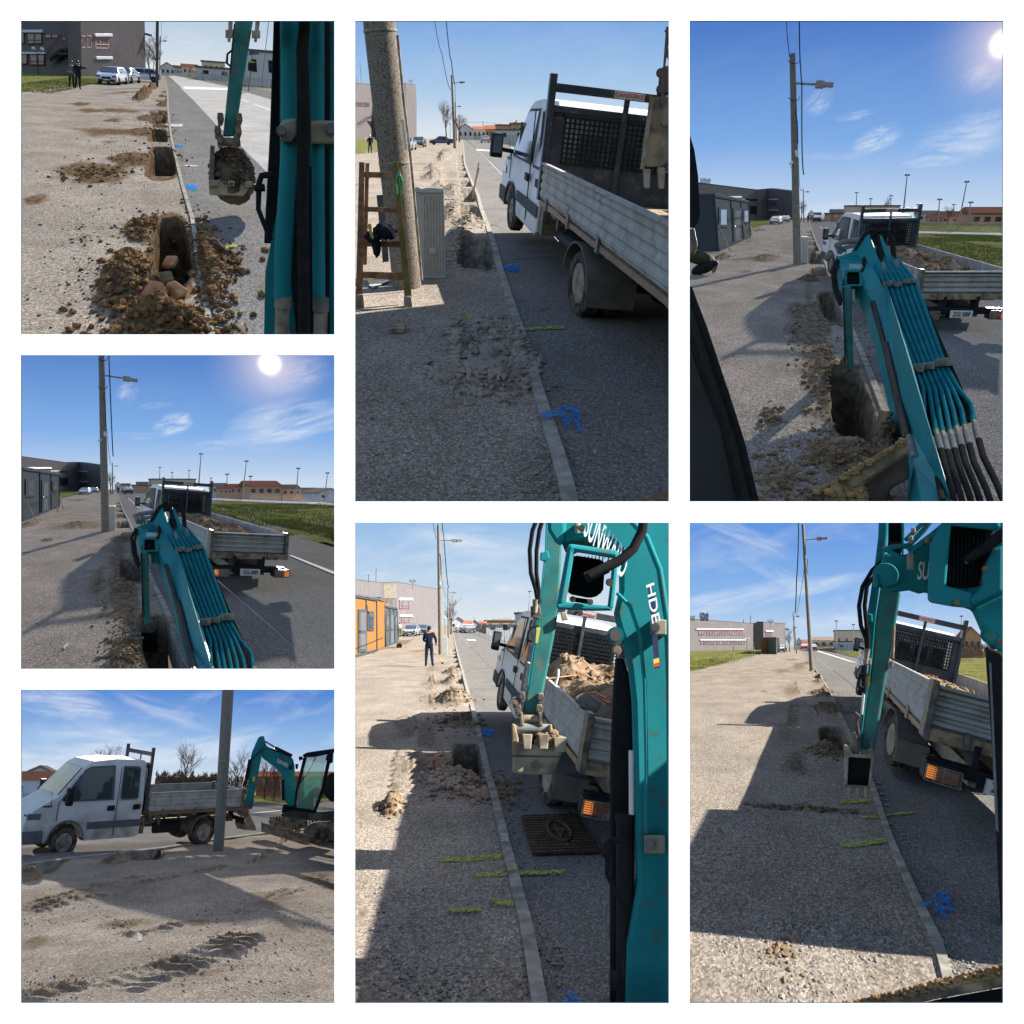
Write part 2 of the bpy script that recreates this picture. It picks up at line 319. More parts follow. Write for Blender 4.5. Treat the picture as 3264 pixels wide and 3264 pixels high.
class Relief:
    def __init__(s,st,amp=.012): s.st=st; s.pits=[];s.piles=[];s.tracks=[];s.amp=amp;s.patches=[]
    def el(s,cx,cy,rx,ry):
        c=s.st.G(cx,cy); a=abs(s.st.G(cx+rx,cy)[0]-c[0]); b=abs(s.st.G(cx,cy-ry)[1]-s.st.G(cx,cy+ry)[1])/2; c2=(s.st.G(cx,cy-ry)[1]+s.st.G(cx,cy+ry)[1])/2
        return c[0],c2,a,b
    def pit(s,cx,cy,rx,ry,D,p=6): s.pits.append((*s.el(cx,cy,rx,ry),D,p)); return s
    def pile(s,cx,cy,rx,ry,H,soil=1.): s.piles.append((*s.el(cx,cy,rx,ry),H,soil)); return s
    def patch(s,cx,cy,rx,ry,w=.5): s.patches.append((*s.el(cx,cy,rx,ry),w)); return s
    def track(s,pts,wc,depth=.03,pitch=.16): s.tracks.append(([s.st.G(*p) for p in pts],wc,depth,pitch)); return s
    def __call__(s,X,Y):
        k=s.st.k; Yr=Y/k
        Z=(fbm(X*1.2,Yr*1.2,3,5)-.5)*s.amp*2; S=np.zeros_like(X)
        W=(fbm(X*3,Yr*3,3,9)-.5)
        for x,y,a,b,w in s.patches:
            r=np.sqrt(((X-x)/a)**2+((Y-y)/b)**2)+W*1.1; m=np.clip(1.25-r,0,1); S=np.maximum(S,m*w)
            Z+=m*(fbm(X*14,Yr*14,3,21)-.45)*.05*w
        for x,y,a,b,H,so in s.piles:
            r=np.sqrt(((X-x)/a)**2+((Y-y)/b)**2)+W*.5; m=np.clip(1.05-r,0,1); m=m*m*(3-2*m)
            lump=.55+.9*(fbm(X*7,Yr*7,4,3)-.2)+.5*(np.abs(fbm(X*17,Yr*17,3,31)-.5))
            Z+=H*m*lump; S=np.maximum(S,np.clip(m*2.5,0,1)*so)
        for x,y,a,b,D,p in s.pits:
            r=((np.abs(X-x)/a)**p+(np.abs(Y-y)/b)**p)**(1/p)+W*.26
            m=np.clip((1.06-r)/.12,0,1); m=m*m*(3-2*m)
            Z+= -m*(D+Z*.8)+m*(fbm(X*8,Yr*8,4,13)-.5)*.18; S=np.maximum(S,np.clip((1.35-r)/.3,0,1)*.95)
        for pts,wc,dp,pitch in s.tracks:
            tot=0
            for p,q in zip(pts[:-1],pts[1:]):
                ax,ay=p[0],p[1]/k; bx,by=q[0],q[1]/k; L=math.hypot(bx-ax,by-ay); ux,uy=(bx-ax)/L,(by-ay)/L
                t=(X-ax)*ux+(Yr-ay)*uy; n=(X-ax)*-uy+(Yr-ay)*ux
                m=np.clip(t/.12,0,1)*np.clip((L-t)/.12,0,1)*np.clip((wc*(.85+.3*vn(t*3,n*0,5))-np.abs(n))/.07,0,1)
                ph=((t+tot)+np.abs(n)*.4+.03*(fbm(X*3,Yr*3,2,91)-.5))/pitch; rg=np.clip(np.sin(ph*2*math.pi)*1.6,-1,1)
                fade=np.clip(fbm(X*2,Yr*2,2,77)*3.2-.45,0,1)
                Z+=m*fade*dp*(rg*.8+.2)*(.7+.6*fbm(X*9,Yr*9,2,55)); S=np.maximum(S,m*fade*(.06+.34*(rg>0)))
                tot+=L
        return Z,S
def rubble(st,name,label,spots,n,r0,r1,m,rel=None,seed=1,group=None,stuff=True):
    """loose stones/clods nobody could count, lying on the ground: spots are ellipses in picture coordinates"""
    g=np.random.default_rng(seed); c=Ctx(st,name,label,None,base=(0,0,0),single=True,kind='stuff'); mb=MB(c)
    R=Relief(st); els=[R.el(*s[:4]) for s in spots]; wt=np.array([s[4] if len(s)>4 else 1 for s in spots],float); wt/=wt.sum()
    ks=g.choice(len(els),n,p=wt); xs=[];ys=[]
    for kx in ks:
        x,y,a,b=els[kx]; an=g.uniform(0,6.283); rr=min(1.5,abs(g.normal(0,.62))+.05) if name!='pebbles' else 1.5*math.sqrt(g.uniform()); xs.append(x+a*rr*math.cos(an)); ys.append(y+b*rr*math.sin(an))
    X=np.array(xs);Y=np.array(ys); Z=rel(X,Y)[0] if rel else X*0
    V,Fc=ICO[1]; Fc=np.array(Fc)
    sz=r0*(r1/r0)**(g.uniform(0,1,n)**2.2)
    # growth with distance so they keep reading as clods
    allV=[];allF=[]
    for i in range(n):
        W_=V*(1+g.uniform(-.3,.3,(len(V),1)))*np.array([g.uniform(.7,1.3),g.uniform(.7,1.3)*st.k*.8,.7])*sz[i]
        allV.append(W_+np.array([X[i],Y[i],Z[i]+sz[i]*.25])); allF.append(Fc+i*len(V))
    me=bpy.data.meshes.new(name); me.from_pydata(np.vstack(allV).tolist(),[],np.vstack(allF).tolist())
    me.materials.append(m); o=bpy.data.objects.new(name,me); st.col.objects.link(o); o.matrix_world=st.T; props(o,label,None,None,'stuff'); return o
def kerb(st,edge,y0,y1,wpx,m,label=None,seg=1.0,hh=.03,name='kerb'):
    """row of concrete edging stones"""
    c=Ctx(st,name,label,None,single=True,kind='structure'); mb=MB(c); f=fx(edge); w=fx(wpx) ; cy=np.linspace(y0,y1,60)
    P=[];Q=[]
    for y in cy: P.append(st.G(f(y),y));Q.append(st.G(f(y)+w(y),y))
    for i in range(len(cy)-1):
        a,b,c2,d=P[i],P[i+1],Q[i+1],Q[i]; up=np.array([0,0,hh]);dn=np.array([0,0,-.5])
        gap=.0
        mb.add([a+dn,b+dn,c2+dn,d+dn,a+up,b+up,c2+up,d+up],[(4,5,6,7),(0,1,5,4),(2,3,7,6),(1,2,6,5),(3,0,4,7)])
    o=mb.build(name,m,fix=True); return o
def mark(st,pts,m,z=.006,label='painted mark',name='paint_marking',rel=None):
    """flat painted shape lying on the ground"""
    c=Ctx(st,name,label,None,single=True,kind='structure'); mb=MB(c)
    P=[st.G(a,b) for a,b in pts]; 
    for p in P: p[2]=z+(float(rel(np.array([p[0]]),np.array([p[1]]))[0][0])+.012 if rel else 0)
    mb.add(P,[tuple(range(len(P)))]); return mb.build(name,m,fix=False)
def stroke(st,pts,wc,m,label,z=.007,rel=None,name='paint_marking'):
    c=Ctx(st,name,label,None,single=True,kind='structure'); mb=MB(c)
    for line in pts:
        fine=[]
        for a,b in zip(line[:-1],line[1:]):
            for t in np.linspace(0,1,7)[:-1]: fine.append((a[0]+(b[0]-a[0])*t,a[1]+(b[1]-a[1])*t))
        fine.append(line[-1]); V=[];n=len(fine)
        for i,(a,b) in enumerate(fine):
            p=fine[min(i+1,n-1)];q=fine[max(i-1,0)];dx,dy=p[0]-q[0],p[1]-q[1];L=math.hypot(dx,dy)+1e-9; w=wc*random.uniform(.75,1.15)
            for s_ in(-1,1):
                g=st.G(a-dy/L*w*s_,b+dx/L*w*s_); 
                g[2]=z+(float(rel(np.array([g[0]]),np.array([g[1]]))[0][0])+.012 if rel else 0); V.append(g)
        mb.add(V,[(2*i,2*i+1,2*i+3,2*i+2) for i in range(n-1)])
    return mb.build(name,m,fix=False)
def grass(st,label,spots,n,h0,m,rel=None,seed=3):
    g=np.random.default_rng(seed); R=Relief(st); els=[R.el(*s) for s in spots]; V=[];Fc=[]
    for i in range(n):
        x,y,a,b=els[g.integers(len(els))]; px=x+a*g.uniform(-1,1);py=y+b*g.uniform(-1,1); h=h0*g.uniform(.4,1.4); w=h*.18; an=g.uniform(0,3.14); dx,dy=math.cos(an)*w,math.sin(an)*w
        lx,ly=g.uniform(-.5,.5)*h,g.uniform(-.5,.5)*h; k=len(V)
        V+= [(px-dx,py-dy,0),(px+dx,py+dy,0),(px+lx,py+ly,h)]; Fc.append((k,k+1,k+2))
    me=bpy.data.meshes.new('grass'); me.from_pydata(V,[],Fc); me.materials.append(m); o=bpy.data.objects.new('grass',me); st.col.objects.link(o); o.matrix_world=st.T; props(o,label,None,None,'stuff')
# ------------------------------------------------------------------ sky backdrop
def sky(st,yd,top,mid,low,clouds=(),sun=None,wisp=.25,hz=None,seed=0.):
    """dome piece far behind the place: sky colour by height above the horizon, cirrus, sun glow"""
    e=2**-EXPO; x0,y0,x1,y1=st.rect; n=24; V=[];r=yd
    bot=fxh(st)
    for i in range(n+1):
        for j in range(n+1):
            cx=x0-45+(x1-x0+90)*i/n; cyy=y0-45+(bot-y0+45)*j/n; d=st.d(cx,cyy); V.append(d*r/ max(.5,d[1]) * (1+.04*((i/n-.5)**2))+np.array([0,0,st.h]))
    Fc=[(i*(n+1)+j,(i+1)*(n+1)+j,(i+1)*(n+1)+j+1,i*(n+1)+j+1) for i in range(n) for j in range(n)]
    me=bpy.data.meshes.new('sky'); me.from_pydata([list(v) for v in V],[],Fc); o=bpy.data.objects.new('sky',me); st.far.objects.link(o); o.matrix_world=st.T; o['kind']='structure'
    m=bpy.data.materials.new('sky_air'); m.use_nodes=True; N,L=NT(m); N.remove(N['Principled BSDF']); out=N['Material Output']; em=N.new('ShaderNodeEmission'); L.new(em.outputs[0],out.inputs[0]); me.materials.append(m)
    tc=N.new('ShaderNodeTexCoord'); sx=N.new('ShaderNodeSeparateXYZ'); L.new(tc.outputs['Object'],sx.inputs[0])
    def M(op,a,b=None,c=None):
        q=N.new('ShaderNodeMath'); q.operation=op
        for i,v in enumerate((a,b,c)):
            if v is None: continue
            if isinstance(v,(int,float)): q.inputs[i].default_value=v
            else: L.new(v,q.inputs[i])
        return q.outputs[0]
    u=M('DIVIDE',sx.outputs[0],sx.outputs[1]); w=M('DIVIDE',M('SUBTRACT',sx.outputs[2],st.h),sx.outputs[1])
    def tw(cx,cy): d=st.d(cx,cy); return d[0]/d[1],d[2]/d[1]
    wt=tw((x0+x1)/2,y0)[1]
    cr=N.new('ShaderNodeValToRGB'); L.new(M('DIVIDE',w,wt),cr.inputs[0]); E_=cr.color_ramp
    def lin(c): return [((v/255)/12.92 if v/255<=.04045 else ((v/255+.055)/1.055)**2.4)*e for v in c]
    E_.elements[0].position=0; E_.elements[0].color=(*lin(low),1); E_.elements[1].position=1; E_.elements[1].color=(*lin(top),1); q=E_.elements.new(.4); q.color=(*lin(mid),1)
    col=cr.outputs[0]
    cu=N.new('ShaderNodeCombineXYZ'); L.new(u,cu.inputs[0]); L.new(w,cu.inputs[1])
    def mixc(f,c,col):
        mx=N.new('ShaderNodeMix'); mx.data_type='RGBA'; L.new(f,mx.inputs[0]); L.new(col,mx.inputs[6]); mx.inputs[7].default_value=(*c,1); return mx.outputs[2]
    def noise(rot,sc,sy,off):
        mp=N.new('ShaderNodeMapping'); mp.inputs['Location'].default_value=(off,off*1.3,0)
        vr=N.new('ShaderNodeVectorRotate'); vr.rotation_type='Z_AXIS'; vr.inputs['Angle'].default_value=-rot; L.new(cu.outputs[0],vr.inputs['Vector'])
        mp.inputs['Scale'].default_value=(sc,sc*sy,1); L.new(vr.outputs[0],mp.inputs[0])
        n_=N.new('ShaderNodeTexNoise'); n_.inputs['Scale'].default_value=1; n_.inputs['Detail'].default_value=9; n_.inputs['Roughness'].default_value=.6; n_.inputs['Distortion'].default_value=.5; L.new(mp.outputs[0],n_.inputs[0]); return n_.outputs[0]
    if wisp:
        nn=noise(R_(12),9,3.2,seed+2.); f=N.new('ShaderNodeMapRange'); f.inputs[1].default_value=.5; f.inputs[2].default_value=.8; f.inputs[4].default_value=wisp; L.new(nn,f.inputs[0]); col=mixc(f.outputs[0],lin((235,240,248)),col)
    for i,(cx,cyy,rx,ry,rot,strn) in enumerate(clouds):
        u0,w0=tw(cx,cyy); ru=abs(tw(cx+rx,cyy)[0]-u0); rw=abs(tw(cx,cyy+ry)[1]-w0); a=R_(rot)
        du=M('SUBTRACT',u,u0);dw=M('SUBTRACT',w,w0)
        p=M('ADD',M('MULTIPLY',du,math.cos(a)),M('MULTIPLY',dw,math.sin(a))); q=M('SUBTRACT',M('MULTIPLY',dw,math.cos(a)),M('MULTIPLY',du,math.sin(a)))
        nnE=noise(a+.3,1.3/ru,1.6,i*1.9+seed)
        r_=M('ADD',M('POWER',M('DIVIDE',M('ABSOLUTE',p),ru),2.),M('POWER',M('DIVIDE',M('ABSOLUTE',q),rw),2.))
        k_=M('MAXIMUM',M('SUBTRACT',M('SUBTRACT',1.,r_),M('MULTIPLY',M('SUBTRACT',nnE,.45),1.2)),0.); k_=M('MINIMUM',k_,1.)
        nn=noise(a,1.1/ru,min(6.,ru/rw*2.2),i*3.7+seed); f=N.new('ShaderNodeMapRange'); f.inputs[1].default_value=.36; f.inputs[2].default_value=.74; f.inputs[4].default_value=strn; L.new(nn,f.inputs[0])
        col=mixc(M('MULTIPLY',M('POWER',k_,1.1),f.outputs[0]),lin((240,244,250)),col)
    if sun:
        u0,w0=tw(*sun[:2]); ru=abs(tw(sun[0]+sun[2],sun[1])[0]-u0)
        r_=M('SQRT',M('ADD',M('POWER',M('SUBTRACT',u,u0),2.),M('POWER',M('SUBTRACT',w,w0),2.))); 
        g1=M('POWER',M('MAXIMUM',M('SUBTRACT',1.,M('DIVIDE',r_,ru*9.5)),0.),2.4); col=mixc(M('MULTIPLY',g1,.85),lin((252,236,240)),col)
        g2=M('MINIMUM',M('POWER',M('MAXIMUM',M('SUBTRACT',1.55,M('DIVIDE',r_,ru*1.5)),0.),4.),1.); col=mixc(g2,[3*v for v in lin((255,255,250))],col)
    L.new(col,em.inputs[0]); em.inputs[1].default_value=1
    return o
def fxh(st):
    # picture height just under the horizon
    c=[st.pr((x*300,300,-3))[1] for x in (-.5,0,.5)]; return max(c)+70
def sunlamp(st,top3d,tip):
    """one sun per photograph; direction read from a post top and the tip of its shadow"""
    v=np.array(top3d)-np.array(tip); v/=np.linalg.norm(v); w=st.R@v
    l=bpy.data.lights.new('sun','SUN'); l.energy={P1:3.9,P2:3.0,P3:3.1,P4:3.1,P5:4.6,P6:3.6,P7:3.0}[st]; l.angle=R_(.53); l.color=(1,.93,.82); o=bpy.data.objects.new('sun',l); SC.collection.objects.link(o)
    o.rotation_euler=Vector(w).to_track_quat('Z','Y').to_euler(); o.location=Vector(w)*20+Vector((0,0,30))
    o.light_linking.receiver_collection=st.col; o.light_linking.blocker_collection=st.col
    st.sun=v; return o
def text(ctx,body,size,M4,m,name='lettering',parent=None,ext=.002,extra=None):
    cu=bpy.data.curves.new(name,'FONT'); cu.body=body; cu.size=size; cu.extrude=ext; cu.align_x='CENTER'; cu.align_y='CENTER'; cu.offset=extra or 0
    t=bpy.data.objects.new('tmp',cu); me=bpy.data.meshes.new_from_object(t); bpy.data.objects.remove(t)
    me.transform(M4); me.materials.clear(); me.materials.append(m); o=bpy.data.objects.new(name,me); ctx.st.col.objects.link(o); o.parent=parent or ctx.root; return o
def frame4(o,x,y):                    # matrix taking text x,y to given 3D vectors
    x=np.array(x,float);y=np.array(y,float);z=np.cross(x,y);z/=np.linalg.norm(z)
    return Matrix([[x[i],y[i],z[i],o[i]] for i in range(3)]+[[0,0,0,1]])
def autolean(st,base,want=0.0):
    """rotation about the line of sight that brings a prop upright at its spot (want = outward lean in picture, dx/dy)"""
    b=np.array(base,float); a0=st.pr(b); a1=st.pr(b+np.array([0,0,1.])); ang=math.atan2(a1[0]-a0[0],-(a1[1]-a0[1])); return (math.atan(want)-ang)
def leanrot(st,base,ang):
    b=np.array(base,float); v=b-np.array([0,0,st.h]); v/=np.linalg.norm(v)
    best=None
    for s in (1,-1):
        R=Matrix.Rotation(s*ang,3,Vector(v)); u=np.array(R@Vector((0,0,1.))); a0=st.pr(b);a1=st.pr(b+u); e=abs(math.atan2(a1[0]-a0[0],-(a1[1]-a0[1])))
        if best is None or e<best[0]: best=(e,s*ang)
    return best[1]
def lean_of(st,base,want=0.0): return leanrot(st,base,autolean(st,base,0)) if want==0 else leanrot(st,base,autolean(st,base,0))
def TM(p):
    a,b,c=p[3:6];ca,sa=math.cos(a),math.sin(a);cb,sb=math.cos(b),math.sin(b);cc,sc=math.cos(c),math.sin(c)
    return np.array([[ca,-sa,0],[sa,ca,0],[0,0,1]])@np.array([[1,0,0],[0,cb,-sb],[0,sb,cb]])@np.array([[cc,0,sc],[0,1,0],[-sc,0,cc]])@np.diag(np.exp(p[6:9])),np.array(p[0:3])
# ---------------------------------------------------------------- tipper truck, local axes: x right, y forward, z up (m)
def side_panel(mb,x,y0,y1,z0,z1,out,n=4):
    """ribbed dropside: outline with ridges, run along y (or along x for the tailgate)"""
    H=z1-z0; prof=[(0,z0)]
    for i in range(n):
        a=z0+H*(i+.12)/n;b=z0+H*(i+.35)/n;c=z0+H*(i+.68)/n;d=z0+H*(i+.9)/n
        prof+=[(0,a),(.016,b),(.016,c),(0,d)]
    prof+=[(0,z1),(-.025,z1),(-.025,z0)]
    return prof
CABG=mat('cab_side_glass',(.045,.058,.06),.12,0,.3,2,col2=(.15,.165,.16),sc2=1.3,thr=(.53,.57),spec=.3)  # paler patches painted in as reflections and a see-through interior
def truck(st,p,label,load=0,tail=0,rear=True,interior=True,loadseed=1):
    A,t=TM(p); c=Ctx(st,'tipper_truck',label,'truck',base=t,A=A,group='white tipper trucks at the roadside'); c.tail=tail; mk=c.mb
    W=2.05; fa,ra=5.15,1.15
    arch=[(fa+.46*math.cos(a),.34+.46*math.sin(a)) for a in np.linspace(-.05,math.pi+.05,13)]
    prof=[(3.14,.42),(3.12,1.2),(3.12,2.1),(3.2,2.2),(4.0,2.235),(4.62,2.19),(4.85,2.08),(5.5,1.38),(5.95,1.16),(6.2,.98),(6.25,.8),(6.25,.5)]+[(5.65,.36)]+arch[1:-1]+[(4.65,.36),(3.3,.36)]
    def inset(z): return .04+max(0,z-1.15)*.12
    mb=mk(); n=len(prof); V=[(inset(z),y,z) for y,z in prof]+[(W-inset(z),y,z) for y,z in prof]
    mb.add(V,[tuple(range(n)),tuple(range(2*n-1,n-1,-1))]+[(i,(i+1)%n,(i+1)%n+n,i+n) for i in range(n)])
    body=mb.build('cab',WHITE,bevel=.018*st.k**0)
    def pane(name,pts,m,o,par=None,side=0):
        for sd in (0,1):
            q=mk()
            if sd==0: Pp=[(inset(z)-o,y,z) for y,z in pts]; vec=(.01,0,0)
            else: Pp=[(W-inset(z)+o,y,z) for y,z in pts]; vec=(-.01,0,0)
            q.prism(Pp,vec); q.build(name,m,parent=par)
    fw=[(5.40,1.32),(4.84,2.0),(4.70,2.07),(4.02,2.09),(3.98,1.27),(5.3,1.27)]; rw=[(3.78,2.07),(3.34,2.05),(3.29,2.0),(3.29,1.3),(3.33,1.26),(3.76,1.26),(3.8,1.32)]
    def shrink(pts,s):
        cx=sum(a for a,b in pts)/len(pts);cz=sum(b for a,b in pts)/len(pts); return [(cx+(a-cx)*s,cz+(b-cz)*s) for a,b in pts]
    d1=mk(); d1.prism([(inset(z)-.006,y,z) for y,z in [(3.9,.42),(3.9,2.12),(4.7,2.12),(4.86,2.02),(5.47,1.36),(5.42,.86),(4.7,.78),(4.66,.42)]][:],( .008,0,0)); dd=d1.build('door',WHITE)
    d2=mk(); d2.prism([(inset(z)-.006,y,z) for y,z in [(3.18,.42),(3.18,2.1),(3.86,2.12),(3.86,.42)]],(.008,0,0)); de=d2.build('door',WHITE)
    pane('window_seal',fw,TRIM,.012,dd,0); pane('window',shrink(fw,.9),CABG,.02,dd,0); pane('window_seal',rw,TRIM,.012,de,0); pane('window',shrink(rw,.88),CABG,.02,de,0)
    q=mk(); q.b2((inset(1.6)-.035,3.53,1.28),(inset(1.6),3.555,2.05)); q.build('window_bar',TRIM); q=mk(); q.b2((inset(1.6)-.035,4.98,1.28),(inset(1.6),5.0,1.85)); q.build('window_bar',TRIM)
    for y in (3.93,3.21):
        q=mk(); q.b2((.012,y,1.02),(.04,y+.2,1.14)); q.build('door_handle',BLACK,bevel=.01)
    q=mk(); q.b2((.012,3.16,.62),(.045,4.62,.78)); q.build('side_moulding',TRIM,bevel=.008); q=mk(); q.b2((W-.045,3.16,.62),(W-.012,4.62,.78)); q.build('side_moulding',TRIM,bevel=.008)
    q=mk(); q.b2((.026,3.87,.45),(.04,3.885,2.05)); q.build('door_gap',BLACK); q=mk(); q.b2((.028,5.44,.86),(.04,5.455,1.3)); q.build('door_gap',BLACK)
    q=mk(); q.b2((.5,6.2,.78),(W-.5,6.27,.96)); q.build('grille',BLACK); q=mk(); q.b2((.028,5.62,1.17),(.04,5.84,1.21)); q.build('side_badge',DTXT); q=mk(); q.tube([(.06,5.62,1.2),(.02,5.66,1.5)],.006,6); q.build('antenna',BLACK); q=mk(); q.prism([(inset(1.35)-.03,3.22,1.2),(inset(1.35)-.03,3.30,1.2),(inset(1.35)-.03,3.30,1.1),(inset(1.35)-.03,3.22,1.1)],(.01,0,0)); q.build('sticker',mat('sticker_yellow',(.6,.5,.05),.5))
    # windscreen, rear window
    q=mk(); 
    a=(4.9,2.03);b=(5.47,1.42); nx=.02
    q.add([(inset(a[1])+.12,a[0]+nx,a[1]+nx),(W-inset(a[1])-.12,a[0]+nx,a[1]+nx),(W-inset(b[1])-.08,b[0]+nx,b[1]+nx),(inset(b[1])+.08,b[0]+nx,b[1]+nx)],[(0,1,2,3)]); q.build('windscreen',CABG)
    q=mk(); q.b2((.32,3.085,1.42),(W-.32,3.11,2.0)); q.build('rear_window',mat('rear_glass',(.42,.47,.49),.3,0,.5,1.1,spec=.2),bevel=.01)
    for x0 in (.5,.95,1.4): q=mk(); q.b2((x0-.02,3.05,1.48),(x0+.28,3.083,1.8)); q.build('headrest',mat('seat_grey',(.16,.19,.22),.7,0,.2,4),bevel=.01)
    q=mk(); q.b2((.02,5.72,.36),(W-.02,6.32,.66)); q.build('bumper',TRIM,bevel=.04)
    for x0 in (.03,W-.33):
        q=mk(); q.b2((x0,5.85,.9),(x0+.3,6.2,1.04)); q.build('headlight',MGLASS,bevel=.02)
    # mirrors
    for sg,xm in ((-1,-.02),(1,W+.02)):
        q=mk(); xo=xm+sg*.25; q.b2((xo-.1,5.2,1.22),(xo+.1,5.36,1.62)); o=q.build('mirror',BLACK,bevel=.02)
        q=mk(); q.b2((xo-.075,5.185,1.3),(xo+.075,5.2,1.59)); q.build('mirror_glass',MGLASS,parent=o)
        q=mk(); q.beam((xo-sg*.08,5.28,1.36),(xm+sg*-.05,5.3,1.34),.05,.07); q.build('mirror_arm',BLACK,parent=o)
    # wheels
    def wheel(x,y,w=.2,sg=-1,deep=.04):
        q=mk(); r=.345; q.lathe((x,y,.345),(sg,0,0),[(.2,-w/2),(r-.03,-w/2),(r,-w/2+.03),(r,w/2-.03),(r-.03,w/2),(.235,w/2),(.21,w/2-.03),(.2,w/2-.1)],n=40); o=q.build('wheel',TYRE,smooth=True)
        q=mk(); q.lathe((x,y,.345),(sg,0,0),[(.215,w/2-.02),(.205,w/2-deep),(.15,w/2-deep-.03),(.09,w/2-deep-.01),(.075,w/2-deep+.03),(.0,w/2-deep+.03)],n=32); f=q.build('rim',RIM,parent=o,smooth=True)
        q=mk()
        for k in range(6):
            a=k*math.pi/3; cy,cz=y+.12*math.cos(a),.345+.12*math.sin(a); q.cyl((x+sg*(w/2-deep-.03),cy,cz),(x+sg*(w/2-deep+.015),cy,cz),.016,n=8)
        q.build('wheel_nut',BLACK,parent=f)
        q=mk()
        for k in range(12):
            a=k*math.pi/6+.2; cy,cz=y+.18*math.cos(a),.345+.18*math.sin(a); q.cyl((x+sg*(w/2-deep-.02),cy,cz),(x+sg*(w/2-deep+.0),cy,cz),.02,n=8)
        q.build('rim_hole',BLACK,parent=f)
    wheel(.15,fa,.2,-1,.03); wheel(W-.15,fa,.2,1,.03); wheel(.14,ra,.19,-1,.06); wheel(.37,ra,.19,-1); wheel(W-.14,ra,.19,1,.11); wheel(W-.37,ra,.19,1)
    # arches / fenders
    q=mk(); P=[(fa+.47*math.cos(a),.34+.47*math.sin(a)) for a in np.linspace(0.05,math.pi-.05,14)]
    for a,b in zip(P[:-1],P[1:]): q.add([(.0,a[0],a[1]),(.0,b[0],b[1]),(.0,b[0]*1,b[1]+.0),(.35,b[0],b[1]),(.35,a[0],a[1]),(0,a[0],a[1]+.05),(0,b[0],b[1]+.05)],[(0,1,3,4),(0,1,6,5)])
    q.build('wheel_arch',TRIM,fix=False)
    for x0,x1 in ((-.0,.5),(W-.5,W)):
        q=mk(); al=np.linspace(.1,math.pi-.05,12); O=[(ra+.43*math.cos(a),.36+.43*math.sin(a)) for a in al];I=[(ra+.405*math.cos(a),.36+.405*math.sin(a)) for a in al]
        n=len(O);V=[(x0,y,z) for y,z in O]+[(x1,y,z) for y,z in O]+[(x0,y,z) for y,z in I]+[(x1,y,z) for y,z in I]
        q.add(V,[(i,i+1,n+i+1,n+i) for i in range(n-1)]+[(2*n+i,3*n+i,3*n+i+1,2*n+i+1) for i in range(n-1)]+[(i,2*n+i,2*n+i+1,i+1) for i in range(n-1)]+[(n+i,n+i+1,3*n+i+1,3*n+i) for i in range(n-1)])
        q.b2((x0,ra-.46,.24),(x1,ra-.44,.52)); q.build('mudguard',mat('dusty_trim',(.14,.13,.12),.8,0,.2,5))
    # chassis
    q=mk(); q.b2((.6,-.05,.5),(.7,5.2,.68)); q.b2((1.35,-.05,.5),(1.45,5.2,.68))
    for y in (.1,.8,1.7,2.4,3.0): q.b2((.6,y,.52),(1.45,y+.08,.64))
    q.cyl((.3,ra,.345),(1.75,ra,.345),.06); q.sph((1.02,ra,.345),.17); q.build('chassis',DSTEEL)
    q=mk(); q.cyl((.35,1.85,.5),(.35,2.6,.5),.14); q.build('fuel_tank',BLACK,smooth=True)
    q=mk(); q.b2((.08,3.0,.42),(.3,3.1,.8)); q.b2((.15,2.5,.6),(.45,2.55,.9)); q.cyl((.2,2.7,.72),(.2,3.0,.72),.03); q.cyl((.3,2.62,.65),(.3,3.0,.65),.03); q.build('air_pipe',DSTEEL)
    # bed
    q=mk(); q.b2((.03,.02,.88),(W-.03,2.98,.95)); 
    for y in np.linspace(.1,2.8,7): q.b2((.1,y,.78),(W-.1,y+.06,.88))
    bedo=q.build('bed_floor',MUDSTEEL)
    q=mk(); q.b2((-.01,.03,.86),(.03,2.95,.92)); q.b2((W-.03,.03,.86),(W+.01,2.95,.92)); q.build('bed_rail',mat('rail_rusty',(.14,.12,.10),.6,.4,.3,8,col2=(.28,.15,.07),sc2=14))
    for sg in (0,1):
        q=mk(); pr=side_panel(None,0,0,0,.95,1.38,1); x0=0 if sg==0 else W; s_=-1 if sg==0 else 1
        Pp=[(x0+s_*a,.06,z) for a,z in pr]; q.prism(Pp,(0,2.88,0)); q.b2((x0-.03,.06,1.38),(x0+.03,2.94,1.41)); o=q.build('dropside',BED)
        if sg==0:
            for y in (.5,1.5,2.5): q=mk(); q.b2((-.03,y,.84),(0,y+.07,1.0)); q.build('hinge',DSTEEL,parent=o)
    q=mk(); pr=side_panel(None,0,0,0,.95,1.36,1); q.prism([(.07,-.0-a,z) for a,z in pr],(W-.14,0,0)); q.b2((.07,-.03,1.36),(W-.07,.03,1.385)); tg=q.build('tailgate',BED)
    q=mk(); q.b2((.02,-.045,.84),(W-.02,.04,.955)); o=q.build('rear_sill',MUDSTEEL)
    for x in (.45,1.5): q=mk(); q.b2((x,-.07,.84),(x+.06,-.04,1.0)); q.build('latch',DSTEEL,parent=tg)
    for x in (-.03,W-.05): 
        q=mk(); q.b2((x,-.05,.84),(x+.08,.06,1.43)); q.build('corner_post',DSTEEL,bevel=.006)
    # headboard guard
    q=mk(); q.b2((-.02,3.0,.9),(.07,3.08,2.52)); q.build('guard_post',GUARD,bevel=.006); q=mk(); q.b2((W-.07,3.0,.9),(W+.02,3.08,2.52)); q.build('guard_post',GUARD,bevel=.006)
